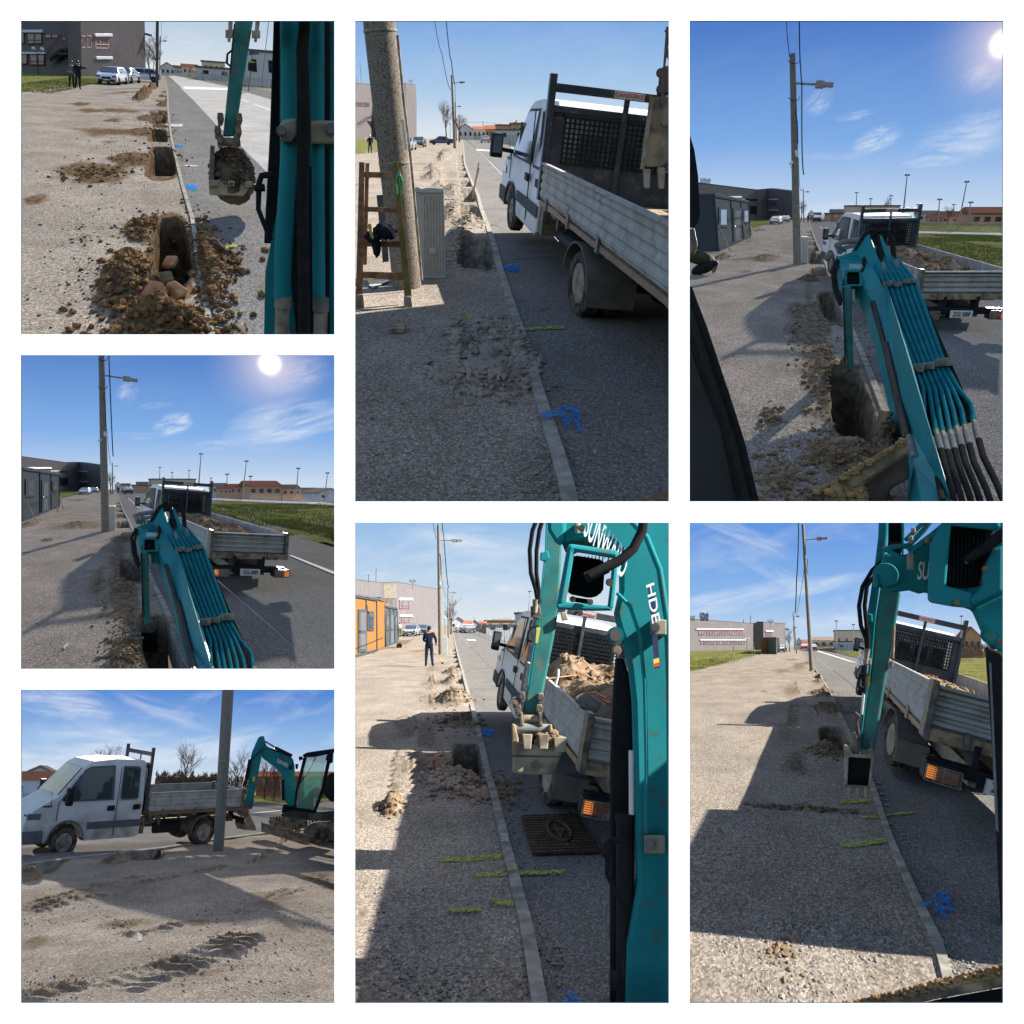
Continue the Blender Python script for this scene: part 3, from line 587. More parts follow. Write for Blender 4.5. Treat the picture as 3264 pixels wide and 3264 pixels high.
    q=mk(); q.b2((.07,3.01,2.3),(W-.07,3.06,2.41)); q.b2((.07,3.01,2.06),(W-.07,3.05,2.14)); q.b2((.98,2.985,1.0),(1.05,3.01,2.3)); q.build('guard_bar',GUARD,bevel=.005)
    q=mk(); q.b2((.07,3.02,.9),(W-.07,3.04,1.42)); q.b2((.07,3.02,1.42),(.24,3.04,2.06)); q.b2((W-.24,3.02,1.42),(W-.07,3.04,2.06)); q.b2((.07,3.02,2.0),(W-.07,3.04,2.06)); gp=q.build('guard_panel',GUARD)
    q=mk()
    for x in np.linspace(.24,W-.24,25): q.b2((x-.012,3.005,1.4),(x+.012,3.018,2.02))
    for z in np.linspace(1.42,2.0,10): q.b2((.24,3.0,z-.01),(W-.24,3.012,z+.01))
    q.build('guard_mesh',BLACK)
    q=mk(); q.b2((.84,2.985,2.31),(1.24,3.005,2.4)); pl=q.build('maker_plate',PLATE)
    text(c,'CANZON.O',.075,Matrix([[A[i][0],A[i][2],-A[i][1],(A@np.array([1.04,2.98,2.355]))[i]] for i in range(3)]+[[0,0,0,1]]),REDTXT,parent=pl)
    if rear:
        q=mk(); q.b2((.05,-.08,.56),(W-.05,-.0,.68)); q.b2((.6,-.05,.62),(.68,.1,.9)); q.b2((1.37,-.05,.62),(1.45,.1,.9)); q.build('rear_bumper',BLACK,bevel=.01)
        for x0 in (.02,W-.44):
            q=mk(); q.b2((x0,-.15,.49),(x0+.42,-.05,.66)); o=q.build('light_housing',BLACK,bevel=.012)
            xo=x0+.03 if x0<1 else x0+.29
            q=mk(); q.b2((xo,-.165,.52),(xo+.1,-.15,.63)); q.build('indicator',ORANGE,parent=o)
            q=mk(); q.b2((x0+.14 if x0<1 else x0+.03,-.162,.52),(x0+.39 if x0<1 else x0+.27,-.15,.63)); q.build('tail_lamp',mat('tail_red',(.3,.05,.04),.3),parent=o)
            q=mk()
            for z in np.linspace(.5,.65,8): q.b2((x0,-.182,z-.003),(x0+.42,-.176,z+.003))
            for x in np.linspace(x0,x0+.42,5): q.b2((x-.003,-.182,.5),(x+.003,-.176,.65))
            q.build('lamp_guard',RIM,parent=o)
        q=mk(); q.b2((.76,-.11,.5),(1.28,-.09,.64)); o=q.build('number_plate',PLATE); text(c,'ZG·389',.13,Matrix([[A[i][0],A[i][2],-A[i][1],(A@np.array([1.02,-.115-tail,.57]))[i]] for i in range(3)]+[[0,0,0,1]]),DTXT,parent=o)
    if load:
        q=mk(); nx,ny=40,56; xs=np.linspace(.04,W-.04,nx);ys=np.linspace(.05,2.97,ny);X,Y=np.meshgrid(xs,ys,indexing='ij')
        e=np.minimum(np.minimum(X-.0,W-X)/.5,1)*np.minimum(np.minimum(Y,3-Y)/.5,1); Z=.97+load*(e**.6)*(.5+.6*fbm(X*1.8,Y*1.8,3,loadseed))+.07*(fbm(X*7,Y*7,3,4)-.5)
        V=np.stack([X,Y,Z],-1).reshape(-1,3); q.add(V,[(i*ny+j,(i+1)*ny+j,(i+1)*ny+j+1,i*ny+j+1) for i in range(nx-1) for j in range(ny-1)])
        g=np.random.default_rng(loadseed)
        for i in range(170):
            x,y=g.uniform(.12,W-.12),g.uniform(.1,2.85); k=min(nx-1,int((x-.04)/(W-.08)*nx));l=min(ny-1,int(y/3*ny)); q.rock((x,y,Z[k,l]+.01),.02+.07*g.uniform()**2.5,i)
        A2=c.A; cc=Ctx(st,'soil_heap','heap of dug soil and rubble on the truck bed, '+PLACE[st],'soil heap',base=t,A=A,single=True); q.c=cc; q.build('soil_heap',SOIL,fix=False)
    return c
PLACE={P1:'top left picture',P2:'tall top middle picture',P3:'tall top right picture',P4:'middle left picture',P5:'bottom left picture',P6:'tall bottom middle picture',P7:'tall bottom right picture'}
# ---------------------------------------------------------------- small props
def car(st,cx,cy,yaw,col,label,scale=1.,hatch=False,estate=False,group='cars parked by the building',sy=None):
    b=st.G(cx,cy); k=sy or st.k; a=R_(yaw); A=np.diag([1,k,1])@np.array([[math.cos(a),-math.sin(a),0],[math.sin(a),math.cos(a),0],[0,0,1]])*scale
    c=Ctx(st,'parked_car',label,'car',base=b,A=A,group=group); mk=c.mb
    nm='car_'+col if isinstance(col,str) else 'x'; cols={'white':(.7,.71,.74),'dark':(.05,.055,.065),'blue':(.03,.06,.16),'silver':(.36,.37,.39),'pearl':(.55,.6,.68),'red':(.4,.03,.03)}
    m=mat('car_paint_'+col,cols[col],.25,.2,.03,2,coat=1.); W=1.8
    tail=[(-2.15,.55),(-2.18,.85),(-2.05,1.0)]+([(-1.95,1.36),(-1.5,1.45)] if (hatch or estate) else [(-1.4,1.02),(-.85,1.38)])
    prof=[(-2.1,.25)]+tail+[(0.2,1.46),(.45,1.42),(1.1,.98),(1.9,.82),(2.15,.6),(2.12,.25)]
    def ins(z): return .02 if z<.95 else .02+(z-.95)*.5
    n=len(prof);q=mk();V=[(-W/2+ins(z),y,z) for y,z in prof]+[(W/2-ins(z),y,z) for y,z in prof]; q.add(V,[tuple(range(n)),tuple(range(2*n-1,n-1,-1))]+[(i,(i+1)%n,(i+1)%n+n,i+n) for i in range(n)]); q.build('body',m,bevel=.04)
    for s in(-1,1):
        for pts in ([(1.0,1.0),(.42,1.36),(-.35,1.38),(-.35,1.0)],[(-.42,1.0),(-.42,1.38),(-1.35 if (hatch or estate) else -.8,1.36),(-1.75 if (hatch or estate) else -1.2,1.02)]):
            q=mk(); q.prism([(s*(W/2-ins(z)+.012),y,z) for y,z in pts],(-s*.01,0,0)); q.build('side_window',GLASS)
    q=mk(); q.add([(-.68,.5,1.4),(.68,.5,1.4),(.8,1.1,1.0),(-.8,1.1,1.0)],[(0,1,2,3)]); q.v[-1]+=np.array([0,.03,.03]); q.build('windscreen',GLASS)
    q=mk(); ya=(-2.0,1.05,-1.93,1.33) if (hatch or estate) else (-1.4,1.05,-.9,1.36); q.add([(-.75,ya[0]-.03,ya[1]),(.75,ya[0]-.03,ya[1]),(.65,ya[2]-.03,ya[3]),(-.65,ya[2]-.03,ya[3])],[(0,1,2,3)]); q.build('rear_window',GLASS)
    for s in(-1,1):
        q=mk(); q.b2((s*.85,1.86,.62),(s*.5,2.16,.76)); q.build('headlight',MGLASS,bevel=.02)
        q=mk(); q.b2((s*.85,-2.2,.72),(s*.6,-2.05,.9)); q.build('tail_light',mat('tail_red',(.3,.05,.04),.3))
        q=mk(); q.b2((s*.9,.7,.95),(s*1.06,.85,1.08)); q.build('mirror',m,bevel=.02)
        for y in(-1.3,1.35):
            q=mk(); q.lathe((s*.8,y,.32),(s,0,0),[(.2,-.1),(.32,-.1),(.32,.1),(.2,.11)],n=20); o=q.build('wheel',RUBBER); q=mk(); q.lathe((s*.8,y,.32),(s,0,0),[(.2,.09),(.05,.115),(0,.115)],n=12); q.build('rim',STEEL,parent=o)
    q=mk(); q.b2((-.35,2.12,.5),(-.03,2.2,.66)); q.b2((.03,2.12,.5),(.35,2.2,.66)); q.b2((-.7,2.1,.28),(.7,2.17,.42)); q.build('grille',BLACK)
    q=mk(); q.b2((-.26,2.17,.36),(.26,2.19,.47)); q.build('number_plate',PLATE); return c
def person(st,cx,cy,hgt,pose,label,cols,yaw=0,hair=BLACK,hat=False):
    """one continuous skinned body; pose = joints in metres for a 1.8 m figure facing +y"""
    b=st.G(cx,cy); a=R_(yaw); s=hgt/1.8; J=pose; names=list(J); ed=[('pelvis','chest'),('chest','neck'),('neck','head'),('head','crown'),('pelvis','hipL'),('hipL','kneeL'),('kneeL','ankL'),('ankL','toeL'),('pelvis','hipR'),('hipR','kneeR'),('kneeR','ankR'),('ankR','toeR'),('chest','shL'),('shL','elL'),('elL','wrL'),('wrL','haL'),('chest','shR'),('shR','elR'),('elR','wrR'),('wrR','haR')]
    rad=dict(pelvis=.155,chest=.175,neck=.065,head=.1,crown=.085,hipL=.105,kneeL=.075,ankL=.055,toeL=.045,shL=.085,elL=.06,wrL=.042,haL=.045); 
    for k in list(rad):
        if k.endswith('L'): rad[k[:-1]+'R']=rad[k]
    bm=bmesh.new(); L=bm.verts.layers.skin.verify(); vs={}
    for n in names: v=bm.verts.new(Vector(J[n])*s); v[L].radius=(rad[n]*s,)*2; v[L].use_root=(n=='pelvis'); vs[n]=v
    for p,q in ed: bm.edges.new((vs[p],vs[q]))
    me=bpy.data.meshes.new('person'); bm.to_mesh(me); bm.free(); t=bpy.data.objects.new('tmp',me); SC.collection.objects.link(t)
    m1=t.modifiers.new('s','SKIN'); m1.use_smooth_shade=True; m2=t.modifiers.new('u','SUBSURF'); m2.levels=2; m2.render_levels=2
    dg=bpy.context.evaluated_depsgraph_get(); dg.update(); me2=bpy.data.meshes.new_from_object(t.evaluated_get(dg)); bpy.data.objects.remove(t)
    Jn=[(np.array(J[p])*s,np.array(J[q])*s,p,q) for p,q in ed]
    cls=dict(); 
    def part(pt):
        best=None
        for A_,B_,p,q in Jn:
            d=B_-A_; u=np.clip(np.dot(pt-A_,d)/max(1e-9,d@d),0,1); e=np.linalg.norm(pt-A_-u*d)/rad[q]
            if best is None or e<best[0]: best=(e,p,q,u)
        _,p,q,u=best
        if q in('head','crown') : return 0
        if q.startswith('ha'): return 0
        if q.startswith('toe'): return 3
        if q[:3] in('kne','ank','hip'): return 2
        return 1
    me2.materials.clear()
    for m in (SKIN,cols[0],cols[1],BLACK): me2.materials.append(m)
    for f in me2.polygons: f.material_index=part(np.array(f.center))
    Rz=Matrix.Rotation(a,4,'Z'); me2.transform(Rz); me2.polygons.foreach_set('use_smooth',[True]*len(me2.polygons))
    c=Ctx(st,'person',label,'person',base=b,lean=lean_of(st,b)); o=bpy.data.objects.new('body',me2); st.col.objects.link(o); o.parent=c.root
    c.A=np.array(Rz.to_3x3()); hd=np.array(J['head'])*s; cr=np.array(J['crown'])*s; 
    q=c.mb(); V,Fc=ICO[2]; keep=V*np.array([.1,.115,.12])*s+ (hd+cr)/2+np.array([0,-.018,.03])*s; q.add(keep,Fc); q.build('cap' if hat else 'hair',hair,smooth=True)
    fw=cr-hd; 
    q=c.mb(); cen=(hd+cr)/2+np.array([0,.10,-.02])*s; q.sph(cen,.018*s,1); q.build('nose',SKIN)
    for k in('L','R'):
        h=np.array(J['ha'+k])*s; w=np.array(J['wr'+k])*s; d=(h-w)/np.linalg.norm(h-w); q=c.mb()
        x=np.cross(d,(0,1,0)); x/=np.linalg.norm(x)+1e-6
        for i,(o_,l) in enumerate(((-.03,.06),(-.01,.075),(.01,.08),(.03,.065))): q.tube([h+x*o_*s,h+x*o_*s+d*l*s+np.array([0,.012,0])],[.012*s,.009*s],6)
        q.tube([h-x*.035*s,h-x*.06*s+d*.03*s],[.012*s,.01*s],6); q.build('fingers',SKIN)
    return c
def stand(arms='down',lean=0,spread=.12):
    J=dict(pelvis=(0,0,.95),chest=(0,lean*.3,1.32),neck=(0,lean*.42,1.52),head=(0,lean*.48+.01,1.62),crown=(0,lean*.5+.02,1.73),hipL=(-.1,0,.9),kneeL=(-spread,.02,.5),ankL=(-spread-.02,-.02,.09),toeL=(-spread-.05,.12,.045),hipR=(.1,0,.9),kneeR=(spread,.03,.5),ankR=(spread+.04,-.02,.09),toeR=(spread+.07,.12,.045),
      shL=(-.2,lean*.36,1.45),elL=(-.27,lean*.3-.03,1.16),wrL=(-.24,lean*.3+.08,.92),haL=(-.23,lean*.3+.11,.84),shR=(.2,lean*.36,1.45),elR=(.27,lean*.3-.03,1.16),wrR=(.24,lean*.3+.08,.92),haR=(.23,lean*.3+.11,.84))
    if arms=='point': J.update(elL=(-.33,.1,1.4),wrL=(-.55,.16,1.48),haL=(-.64,.18,1.5))
    if arms=='front': J.update(elL=(-.27,.02,1.15),wrL=(-.12,.24,1.08),haL=(-.04,.28,1.07),elR=(.27,.02,1.15),wrR=(.14,.24,1.05),haR=(.06,.28,1.04))
    if arms=='pocket': J.update(wrL=(-.2,.06,.98),haL=(-.17,.08,.93),wrR=(.2,.06,.98),haR=(.17,.08,.93))
    if arms=='tool': J.update(elR=(.3,.08,1.18),wrR=(.3,.28,1.02),haR=(.31,.33,.97),elL=(-.25,.05,1.15),wrL=(.02,.3,1.1),haL=(.1,.33,1.08))
    return J
def polepx(st,base,top,wb,wt,m,label,name='utility_pole',cat='utility pole',lamp=None,y=None,group=None,bands=(),taper=True,sub=.3,extra=None,lampw=14):
    g=st.G(*base); yy=g[1]; c=Ctx(st,name,label,cat,base=g,group=group)
    B=g-g; Tp=st.P(*top,yy)-g; r0=wb/2*st.mc(g); r1=wt/2*st.mc(st.P(*top,yy)); q=c.mb(); n=8
    q.tube([B-Tp/np.linalg.norm(Tp)*sub]+[B+Tp*t for t in np.linspace(0,1,n)],[r0]+[r0+(r1-r0)*t for t in np.linspace(0,1,n)],24); q.build('shaft',m,smooth=True)
    for bp in bands:
        t=bp; p=B+Tp*t; d=Tp/np.linalg.norm(Tp); rr=r0+(r1-r0)*t; q=c.mb(); q.tube([p-d*rr*.07,p+d*rr*.07],rr*1.04,24); q.build('band',ZINC)
    if lamp:
        (ax,ay),(bx,by),(hx,hy)=lamp; q=c.mb(); P_=[st.P(ax,ay,yy)-g,st.P(bx,by,yy)-g]; mm=st.mc(g+P_[0]); q.tube(P_,lampw*.28*mm,10); arm=q.build('lamp_arm',LAMPG)
        h0=st.P(bx,by,yy)-g;h1=st.P(hx,hy,yy)-g; d=h1-h0; L_=np.linalg.norm(d); q=c.mb(); q.beam(h0-d*.06,h0+d*.45,lampw*1.9*mm,lampw*1.7*mm); q.beam(h0+d*.4,h1,lampw*2.2*mm,lampw*1.0*mm); o=q.build('lamp_head',LAMPG,bevel=.12*lampw*mm); q=c.mb(); dn=np.array([0,0,-lampw*.52*mm]); q.beam(h0+d*.48+dn,h1-d*.05+dn,lampw*1.7*mm,lampw*.12*mm); q.build('diffuser',PLATE,parent=o)
    if extra: extra(c,g,yy)
    return c
def wire(st,pts,rc,label,m=None,name='overhead_wire',group=None,base=None):
    P=[st.P(*p) for p in pts]; 
    fine=[]
    for a,b in zip(P[:-1],P[1:]):
        L_=np.linalg.norm(b-a)
        for t in np.linspace(0,1,9)[:-1]: fine.append(a+(b-a)*t-np.array([0,0,.02*L_*4*t*(1-t)*.5]))
    fine.append(P[-1]); c=Ctx(st,name,label,'wire',base=fine[0],single=True,group=group); q=c.mb(); q.tube([f-fine[0] for f in fine],[max(rc*st.mc(f),.002) for f in fine],6); q.build(name,m or WIRE); 
class Wall:
    """upright wall between two picture points; windows are placed on its plane"""
    def __init__(s,st,b0,t0,b1,t1,y0=None,y1=None,Hb=None):
        s.st=st
        g0=st.G(*b0) if y0 is None else st.P(*b0,y0); g1=st.G(*b1) if y1 is None else st.P(*b1,y1)
        s.p=[g0,g1,st.P(*t1,g1[1]),st.P(*t0,g0[1])]; s.n=np.cross(s.p[1]-s.p[0],s.p[3]-s.p[0]); s.n/=np.linalg.norm(s.n)
        if s.n@(s.p[0]-np.array([0,0,st.h]))>0: s.n=-s.n        # towards the eye
    def at(s,cx,cy,off=0.):
        d=s.st.d(cx,cy); o=np.array([0,0,s.st.h]); t=((s.p[0]-o)@s.n)/(d@s.n); return o+d*t+s.n*off
def school(st,label,walls,wins,stains=(),depth=6.,extras=None,m=None,wm=None,name='school_building',cat='building',group='school building seen in several pictures'):
    """walls: list of Wall; the roof slab joins them; wins: (wall index, x0,y0,x1,y1, kind)"""
    base=walls[0].p[0]; c=Ctx(st,name,label,cat,base=base,group=group); m=m or PLASTERG
    for w in walls:
        q=c.mb(); back=-w.n*depth*.12
        P_=[p-base for p in w.p]; P_[0]=P_[0]-np.array([0,0,1.]); P_[1]=P_[1]-np.array([0,0,1.]); q.prism(P_,back); q.build('wall',m)
        q=c.mb(); q.prism([w.p[3]-base+w.n*.05,w.p[2]-base+w.n*.05,w.p[2]-base+w.n*.05+np.array([0,0,.12]),w.p[3]-base+w.n*.05+np.array([0,0,.12])],back*1.2); q.build('parapet',TRIM)
    # roof and rear
    top=[walls[0].p[3]]+[w.p[2] for w in walls]; q=c.mb(); rear=[p+np.array([0,depth,0]) for p in top[::-1]]; q.add([p-base for p in top+rear],[tuple(range(len(top)*2))]); q.build('roof',ROOFG,fix=False)
    for wi,x0,y0,x1,y1,kind in wins:
        w=walls[wi]; pts=[w.at(x0,y1),w.at(x1,y1),w.at(x1,y0),w.at(x0,y0)]; pts=[p-base for p in pts]; n=w.n; th=.10
        ux=pts[1]-pts[0];uz=pts[3]-pts[0]
        def rect(a,b,c_,d,o): return [pts[0]+ux*a+uz*b+n*o,pts[0]+ux*c_+uz*b+n*o,pts[0]+ux*c_+uz*d+n*o,pts[0]+ux*a+uz*d+n*o]
        q=c.mb(); 
        if kind=='awn': q.prism(rect(-.0,0,1,1,.25),n*-.24); q.build('awning',AWN); continue
        if kind=='dark': q.prism(rect(0,0,1,1,.03),n*-.02); q.build('recess',BLACK); continue
        fr=[rect(0,0,1,.08,th),rect(0,.92,1,1,th),rect(0,0,.05,1,th),rect(.95,0,1,1,th)]
        if kind in('w2','w4'): fr.append(rect(.47,0,.53,1,th))
        if kind=='w3': fr+= [rect(.3,0,.35,1,th)]
        if kind in('w4','w3'): fr.append(rect(0,.3,1,.38,th))
        for r in fr: q.prism(r,n*-.09)
        o=q.build('window',wm or REDF); q=c.mb(); q.prism(rect(.03,.03,.97,.97,.04),n*-.03); q.build('pane',MGLASS,parent=o)
    if extras: extras(c,base)
    return c
def boxpx(st,name,label,cat,front,y=None,depth=1.,m=None,bevel=0,group=None,base=None,single=True,kind=None):
    """thing whose front outline is given in picture coordinates, standing at the depth of its base point"""
    g=st.G(*base) if base else st.P(*front[0],y); c=Ctx(st,name,label,cat,base=g,single=single,group=group,kind=kind); q=c.mb(); P_=[st.P(a,b,g[1])-g for a,b in front]; q.prism(P_,(0,depth,0)); 
    o=q.build(name if single else 'body',m,bevel=bevel); return c,g
def house(st,x0,x1,ybase,yeave,yridge,label,wall,roof,gable=False,depth=None,yd=None,wins=3,group='houses along the far end of the road',chim=False):
    """small far house: walls, pitched roof, windows"""
    g0=st.P(x0,ybase,yd) ; g1=st.P(x1,ybase,yd); y=yd; c=Ctx(st,'house',label,'house',base=g0,group=group); w=g1[0]-g0[0]; D=depth or w*.8; ze=st.P(x0,yeave,y)[2]-g0[2]; zr=st.P(x0,yridge,y)[2]-g0[2]; D*=st.k
    q=c.mb(); q.b2((0,0,-3),(w,D,ze)); 
    if gable: q.prism([(0,0,ze),(w,0,ze),(w/2,0,zr)],(0,D,0))
    q.build('wall',wall); q=c.mb(); e=.06*w; th=.05*(zr-ze)+.1
    if gable:
        for a in (0,1):
            X0=(-e if a==0 else w+e); z0=ze-(zr-ze)*e/(w/2); q.prism([(X0,-e,z0),(w/2,-e,zr),(w/2,-e,zr+th),(X0,-e,z0+th)],(0,D+2*e,0))
    else: q.prism([(-e,-e,ze),(-e,D+e,ze),(-e,D/2,zr)],(w+2*e,0,0))
    r=q.build('roof',roof)
    if chim: q=c.mb(); q.b2((w*.3,D*.4,zr-.3),(w*.36,D*.5,zr+.12*w)); q.build('chimney',BRICKO,parent=r)
    for i in range(wins):
        q=c.mb(); a=w*(i+.5)/wins; ww=w*.07; q.b2((a-ww,-.04*st.k,ze*.35),(a+ww,.02,ze*.72)); q.build('window',GLASS)
    return c
def mast(st,x,yb,yt,label,yd,heads=3,wc=5,group='floodlight masts beyond the field',lean=0):
    g=st.P(x,yb,yd); t=st.P(x+lean,yt,yd)-g; c=Ctx(st,'floodlight_mast',label,'floodlight mast',base=g,group=group); mm=st.mc(g); q=c.mb(); q.tube([np.zeros(3),t],[wc*.7*mm,wc*.35*mm],8); q.build('pole',LAMPG)
    q=c.mb(); q.beam(t-np.array([wc*2.4*mm,0,0]),t+np.array([wc*2.4*mm,0,0]),.8*mm*wc*.4,.8*mm*wc*.4); q.build('crossbar',LAMPG)
    for i in range(heads): q=c.mb(); q.box(t+np.array([(i-(heads-1)/2)*wc*2*mm,0,wc*.4*mm]),(wc*1.5*mm,wc*1.*mm,wc*1.3*mm)); q.build('floodlight',BLACK)
def baretree(st,cx,cyb,cyt,wc,label,yd,seed=1,m=TWIG,group='bare trees behind the road'):
    """leafless tree: trunk, forked limbs, fine twigs"""
    g=st.P(cx,cyb,yd); H=st.P(cx,cyt,yd)[2]-g[2]; Wd=wc*st.mc(g)/2; r=random.Random(seed); c=Ctx(st,'bare_tree',label,'tree',base=g,group=group); T_=c.mb();B_=c.mb()
    T_.tube([(0,0,-.3),(0,0,H*.25),(r.uniform(-.1,.1)*Wd,0,H*.5)],[H*.03,H*.022,H*.012],7)
    def br(p,d,L_,rad,lv):
        q=p+d*L_; B_.tube([p,(p+q)/2+np.array([r.uniform(-.06,.06)*L_ for _ in range(3)]),q],[rad,rad*.75,rad*.5],4,False)
        if lv==0: return
        for _ in range(4 if lv>1 else 5):
            e=d+np.array([r.uniform(-.75,.75),r.uniform(-.75,.75),r.uniform(-.25,.55)]); e/=np.linalg.norm(e); br(p+(q-p)*r.uniform(.35,1),e,L_*r.uniform(.5,.75),rad*.5,lv-1)
    for i in range(8):
        a=i*.785+r.uniform(0,.5); e=np.array([math.cos(a)*Wd,math.sin(a)*Wd,H*r.uniform(.5,1.1)]); L_=np.linalg.norm(e)*.42; e/=np.linalg.norm(e); br(np.array([0,0,H*r.uniform(.2,.5)]),e,L_,H*.010,3)
    T_.build('trunk',BARK); B_.build('crown',m,fix=False)
def bush(st,x0,x1,yb,yt,yd,label,m=TWIG,n=2600,seed=2,name='bare_hedge',cat='hedge',group=None):
    g=st.P((x0+x1)/2,yb,yd); H=st.P(x0,yt,yd)[2]-g[2]; Wd=(x1-x0)*st.mc(g)/2; r=np.random.default_rng(seed); c=Ctx(st,name,label,cat,base=g,single=True,group=group); q=c.mb(); 
    for i in range(n):
        x=r.uniform(-1,1)*Wd; hh=H*(.55+.6*float(fbm(np.array([x*9/Wd+seed]),np.array([0.]),3,seed)[0])); y=r.uniform(-.3,.3)*H*2; z=r.uniform(0,1)*hh; L_=H*r.uniform(.06,.2); d=np.array([r.uniform(-.5,.5),r.uniform(-.5,.5),1.]);d/=np.linalg.norm(d); w=L_*.09
        p=np.array([x,y,z]); q.v.append(np.array([p-[w,0,0],p+[w,0,0],p+d*L_])); q.f.append((q.n,q.n+1,q.n+2)); q.n+=3
    q.build(name,m,fix=False)
def meshfence(st,pts,hc,label,m=FENCEG,post=8,name='mesh_fence',rows=6,wcol=1.2,base=None):
    """wire panel fence along ground picture points; hc = height in metres"""
    G_=[st.G(*p) for p in pts]; b=G_[0]; c=Ctx(st,name,label,'fence',base=b,group=None)
    Pn=c.mb();
    for a,e in zip(G_[:-1],G_[1:]):
        n=max(2,post); 
        for i in range(n+(1 if e is G_[-1] else 0)):
            p=a+(e-a)*i/n-b; q=c.mb(); w=1.6*st.mc(p+b); w=min(max(w,.015),.12); q.b2(p-np.array([w/2,w/2,.2]),p+np.array([w/2,w/2,hc])); q.build('post',m)
        for k in range(rows+1): z=hc*.05+hc*.9*k/rows; q=Pn; r_=.5*wcol*st.mc((a+e)/2); r_=min(r_,.03); q.beam(a-b+np.array([0,0,z]),e-b+np.array([0,0,z]),r_,r_)
        nv=int(n*7)
        for k in range(nv): p=a+(e-a)*k/nv-b; r_=.35*wcol*st.mc(p+b); r_=min(r_,.02); Pn.beam(p+np.array([0,0,.05]),p+np.array([0,0,hc*.95]),r_,r_,up=(0,1,0))
    Pn.build('wire_panel',m,fix=False)
def letters(ctx,body,c0,c1,c2,y,m,off=.01,name='lettering',parent=None,ext=.0):
    """lettering lying on the plane at distance y: c0 centre, c1 = centre of right end, c2 = top of centre"""
    st=ctx.st; o=st.P(*c0,y)-ctx.base; x=(st.P(*c1,y)-ctx.base-o); z=(st.P(*c2,y)-ctx.base-o); v=st.d(*c0)
    cu=bpy.data.curves.new('t','FONT'); cu.body=body; cu.align_x='CENTER'; cu.align_y='CENTER'; cu.extrude=.0; cu.offset=.012
    t=bpy.data.objects.new('tmp',cu); me=bpy.data.meshes.new_from_object(t); bpy.data.objects.remove(t)
    V=np.zeros(len(me.vertices)*3); me.vertices.foreach_get('co',V); V=V.reshape(-1,3); hx=np.abs(V[:,0]).max(); hz=np.abs(V[:,1]).max()
    Q=o+np.outer(V[:,0]/hx,x)+np.outer(V[:,1]/hz,z)-v*off; me.vertices.foreach_set('co',Q.ravel()); me.update(); me.materials.clear(); me.materials.append(m); ob=bpy.data.objects.new(name,me); st.col.objects.link(ob); ob.parent=parent or ctx.root; return ob
# ---------------------------------------------------------------- white collage sheet with the seven openings
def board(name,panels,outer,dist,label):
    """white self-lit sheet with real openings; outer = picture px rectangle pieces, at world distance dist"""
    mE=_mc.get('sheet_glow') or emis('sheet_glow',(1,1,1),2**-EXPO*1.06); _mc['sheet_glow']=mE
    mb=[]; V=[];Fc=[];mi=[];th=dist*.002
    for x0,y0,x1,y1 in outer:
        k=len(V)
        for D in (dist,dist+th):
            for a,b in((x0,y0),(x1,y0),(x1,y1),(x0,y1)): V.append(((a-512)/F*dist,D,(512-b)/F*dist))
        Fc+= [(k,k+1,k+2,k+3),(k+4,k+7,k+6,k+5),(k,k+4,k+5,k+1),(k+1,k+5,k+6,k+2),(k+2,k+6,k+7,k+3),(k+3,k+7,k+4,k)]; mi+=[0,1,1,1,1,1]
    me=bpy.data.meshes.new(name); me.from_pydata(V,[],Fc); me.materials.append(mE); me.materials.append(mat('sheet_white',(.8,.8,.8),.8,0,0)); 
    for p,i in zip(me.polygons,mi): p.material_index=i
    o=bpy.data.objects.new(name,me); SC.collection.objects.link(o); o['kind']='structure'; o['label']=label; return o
# ================================================================ shared ground materials per place
LOTC=((.135,.114,.094),(.237,.206,.176),(.325,.285,.246)); ASPC=((.10,.096,.092),(.158,.151,.144),(.225,.215,.205)); ROADC=((.115,.113,.11),(.15,.147,.143),(.185,.181,.176))
SOILC={1:(.108,.074,.047),2:(.185,.16,.135),6:(.16,.13,.10)}
GRC=((.06,.065,.022),(.12,.125,.04),(.19,.18,.075))
def mats(st,glossy=.9):
    i=PLACE[st].replace(' ','_'); k=st.k
    return dict(lot=gravel('gravel_'+i,k,LOTC,sc=80,bump=.85,speck=.03,soil=SOILC.get(st.n,(.15,.118,.085))),pav=gravel('asphalt_path_'+i,k,ASPC,sc=95,bump=.45,patch=.18),road=gravel('asphalt_road_'+i,k,ROADC,sc=80,bump=.25,patch=.12,rough=glossy,spec=.012 if glossy<.85 else 0.),gr=gravel('grass_base_'+i,k,GRC,sc=22,bump=1,soil=(.12,.10,.05),patch=.45),
      yel=sprayed('spray_yellow_'+i,(.33,.39,.07),k),blu=sprayed('spray_blue_'+i,(.03,.22,.62),k),wht=sprayed('spray_white_'+i,(.6,.62,.65),k))
BLADE=mat('grass_blades',(.12,.15,.035),.8,0,.4,2,col2=(.22,.20,.08),sc2=3)
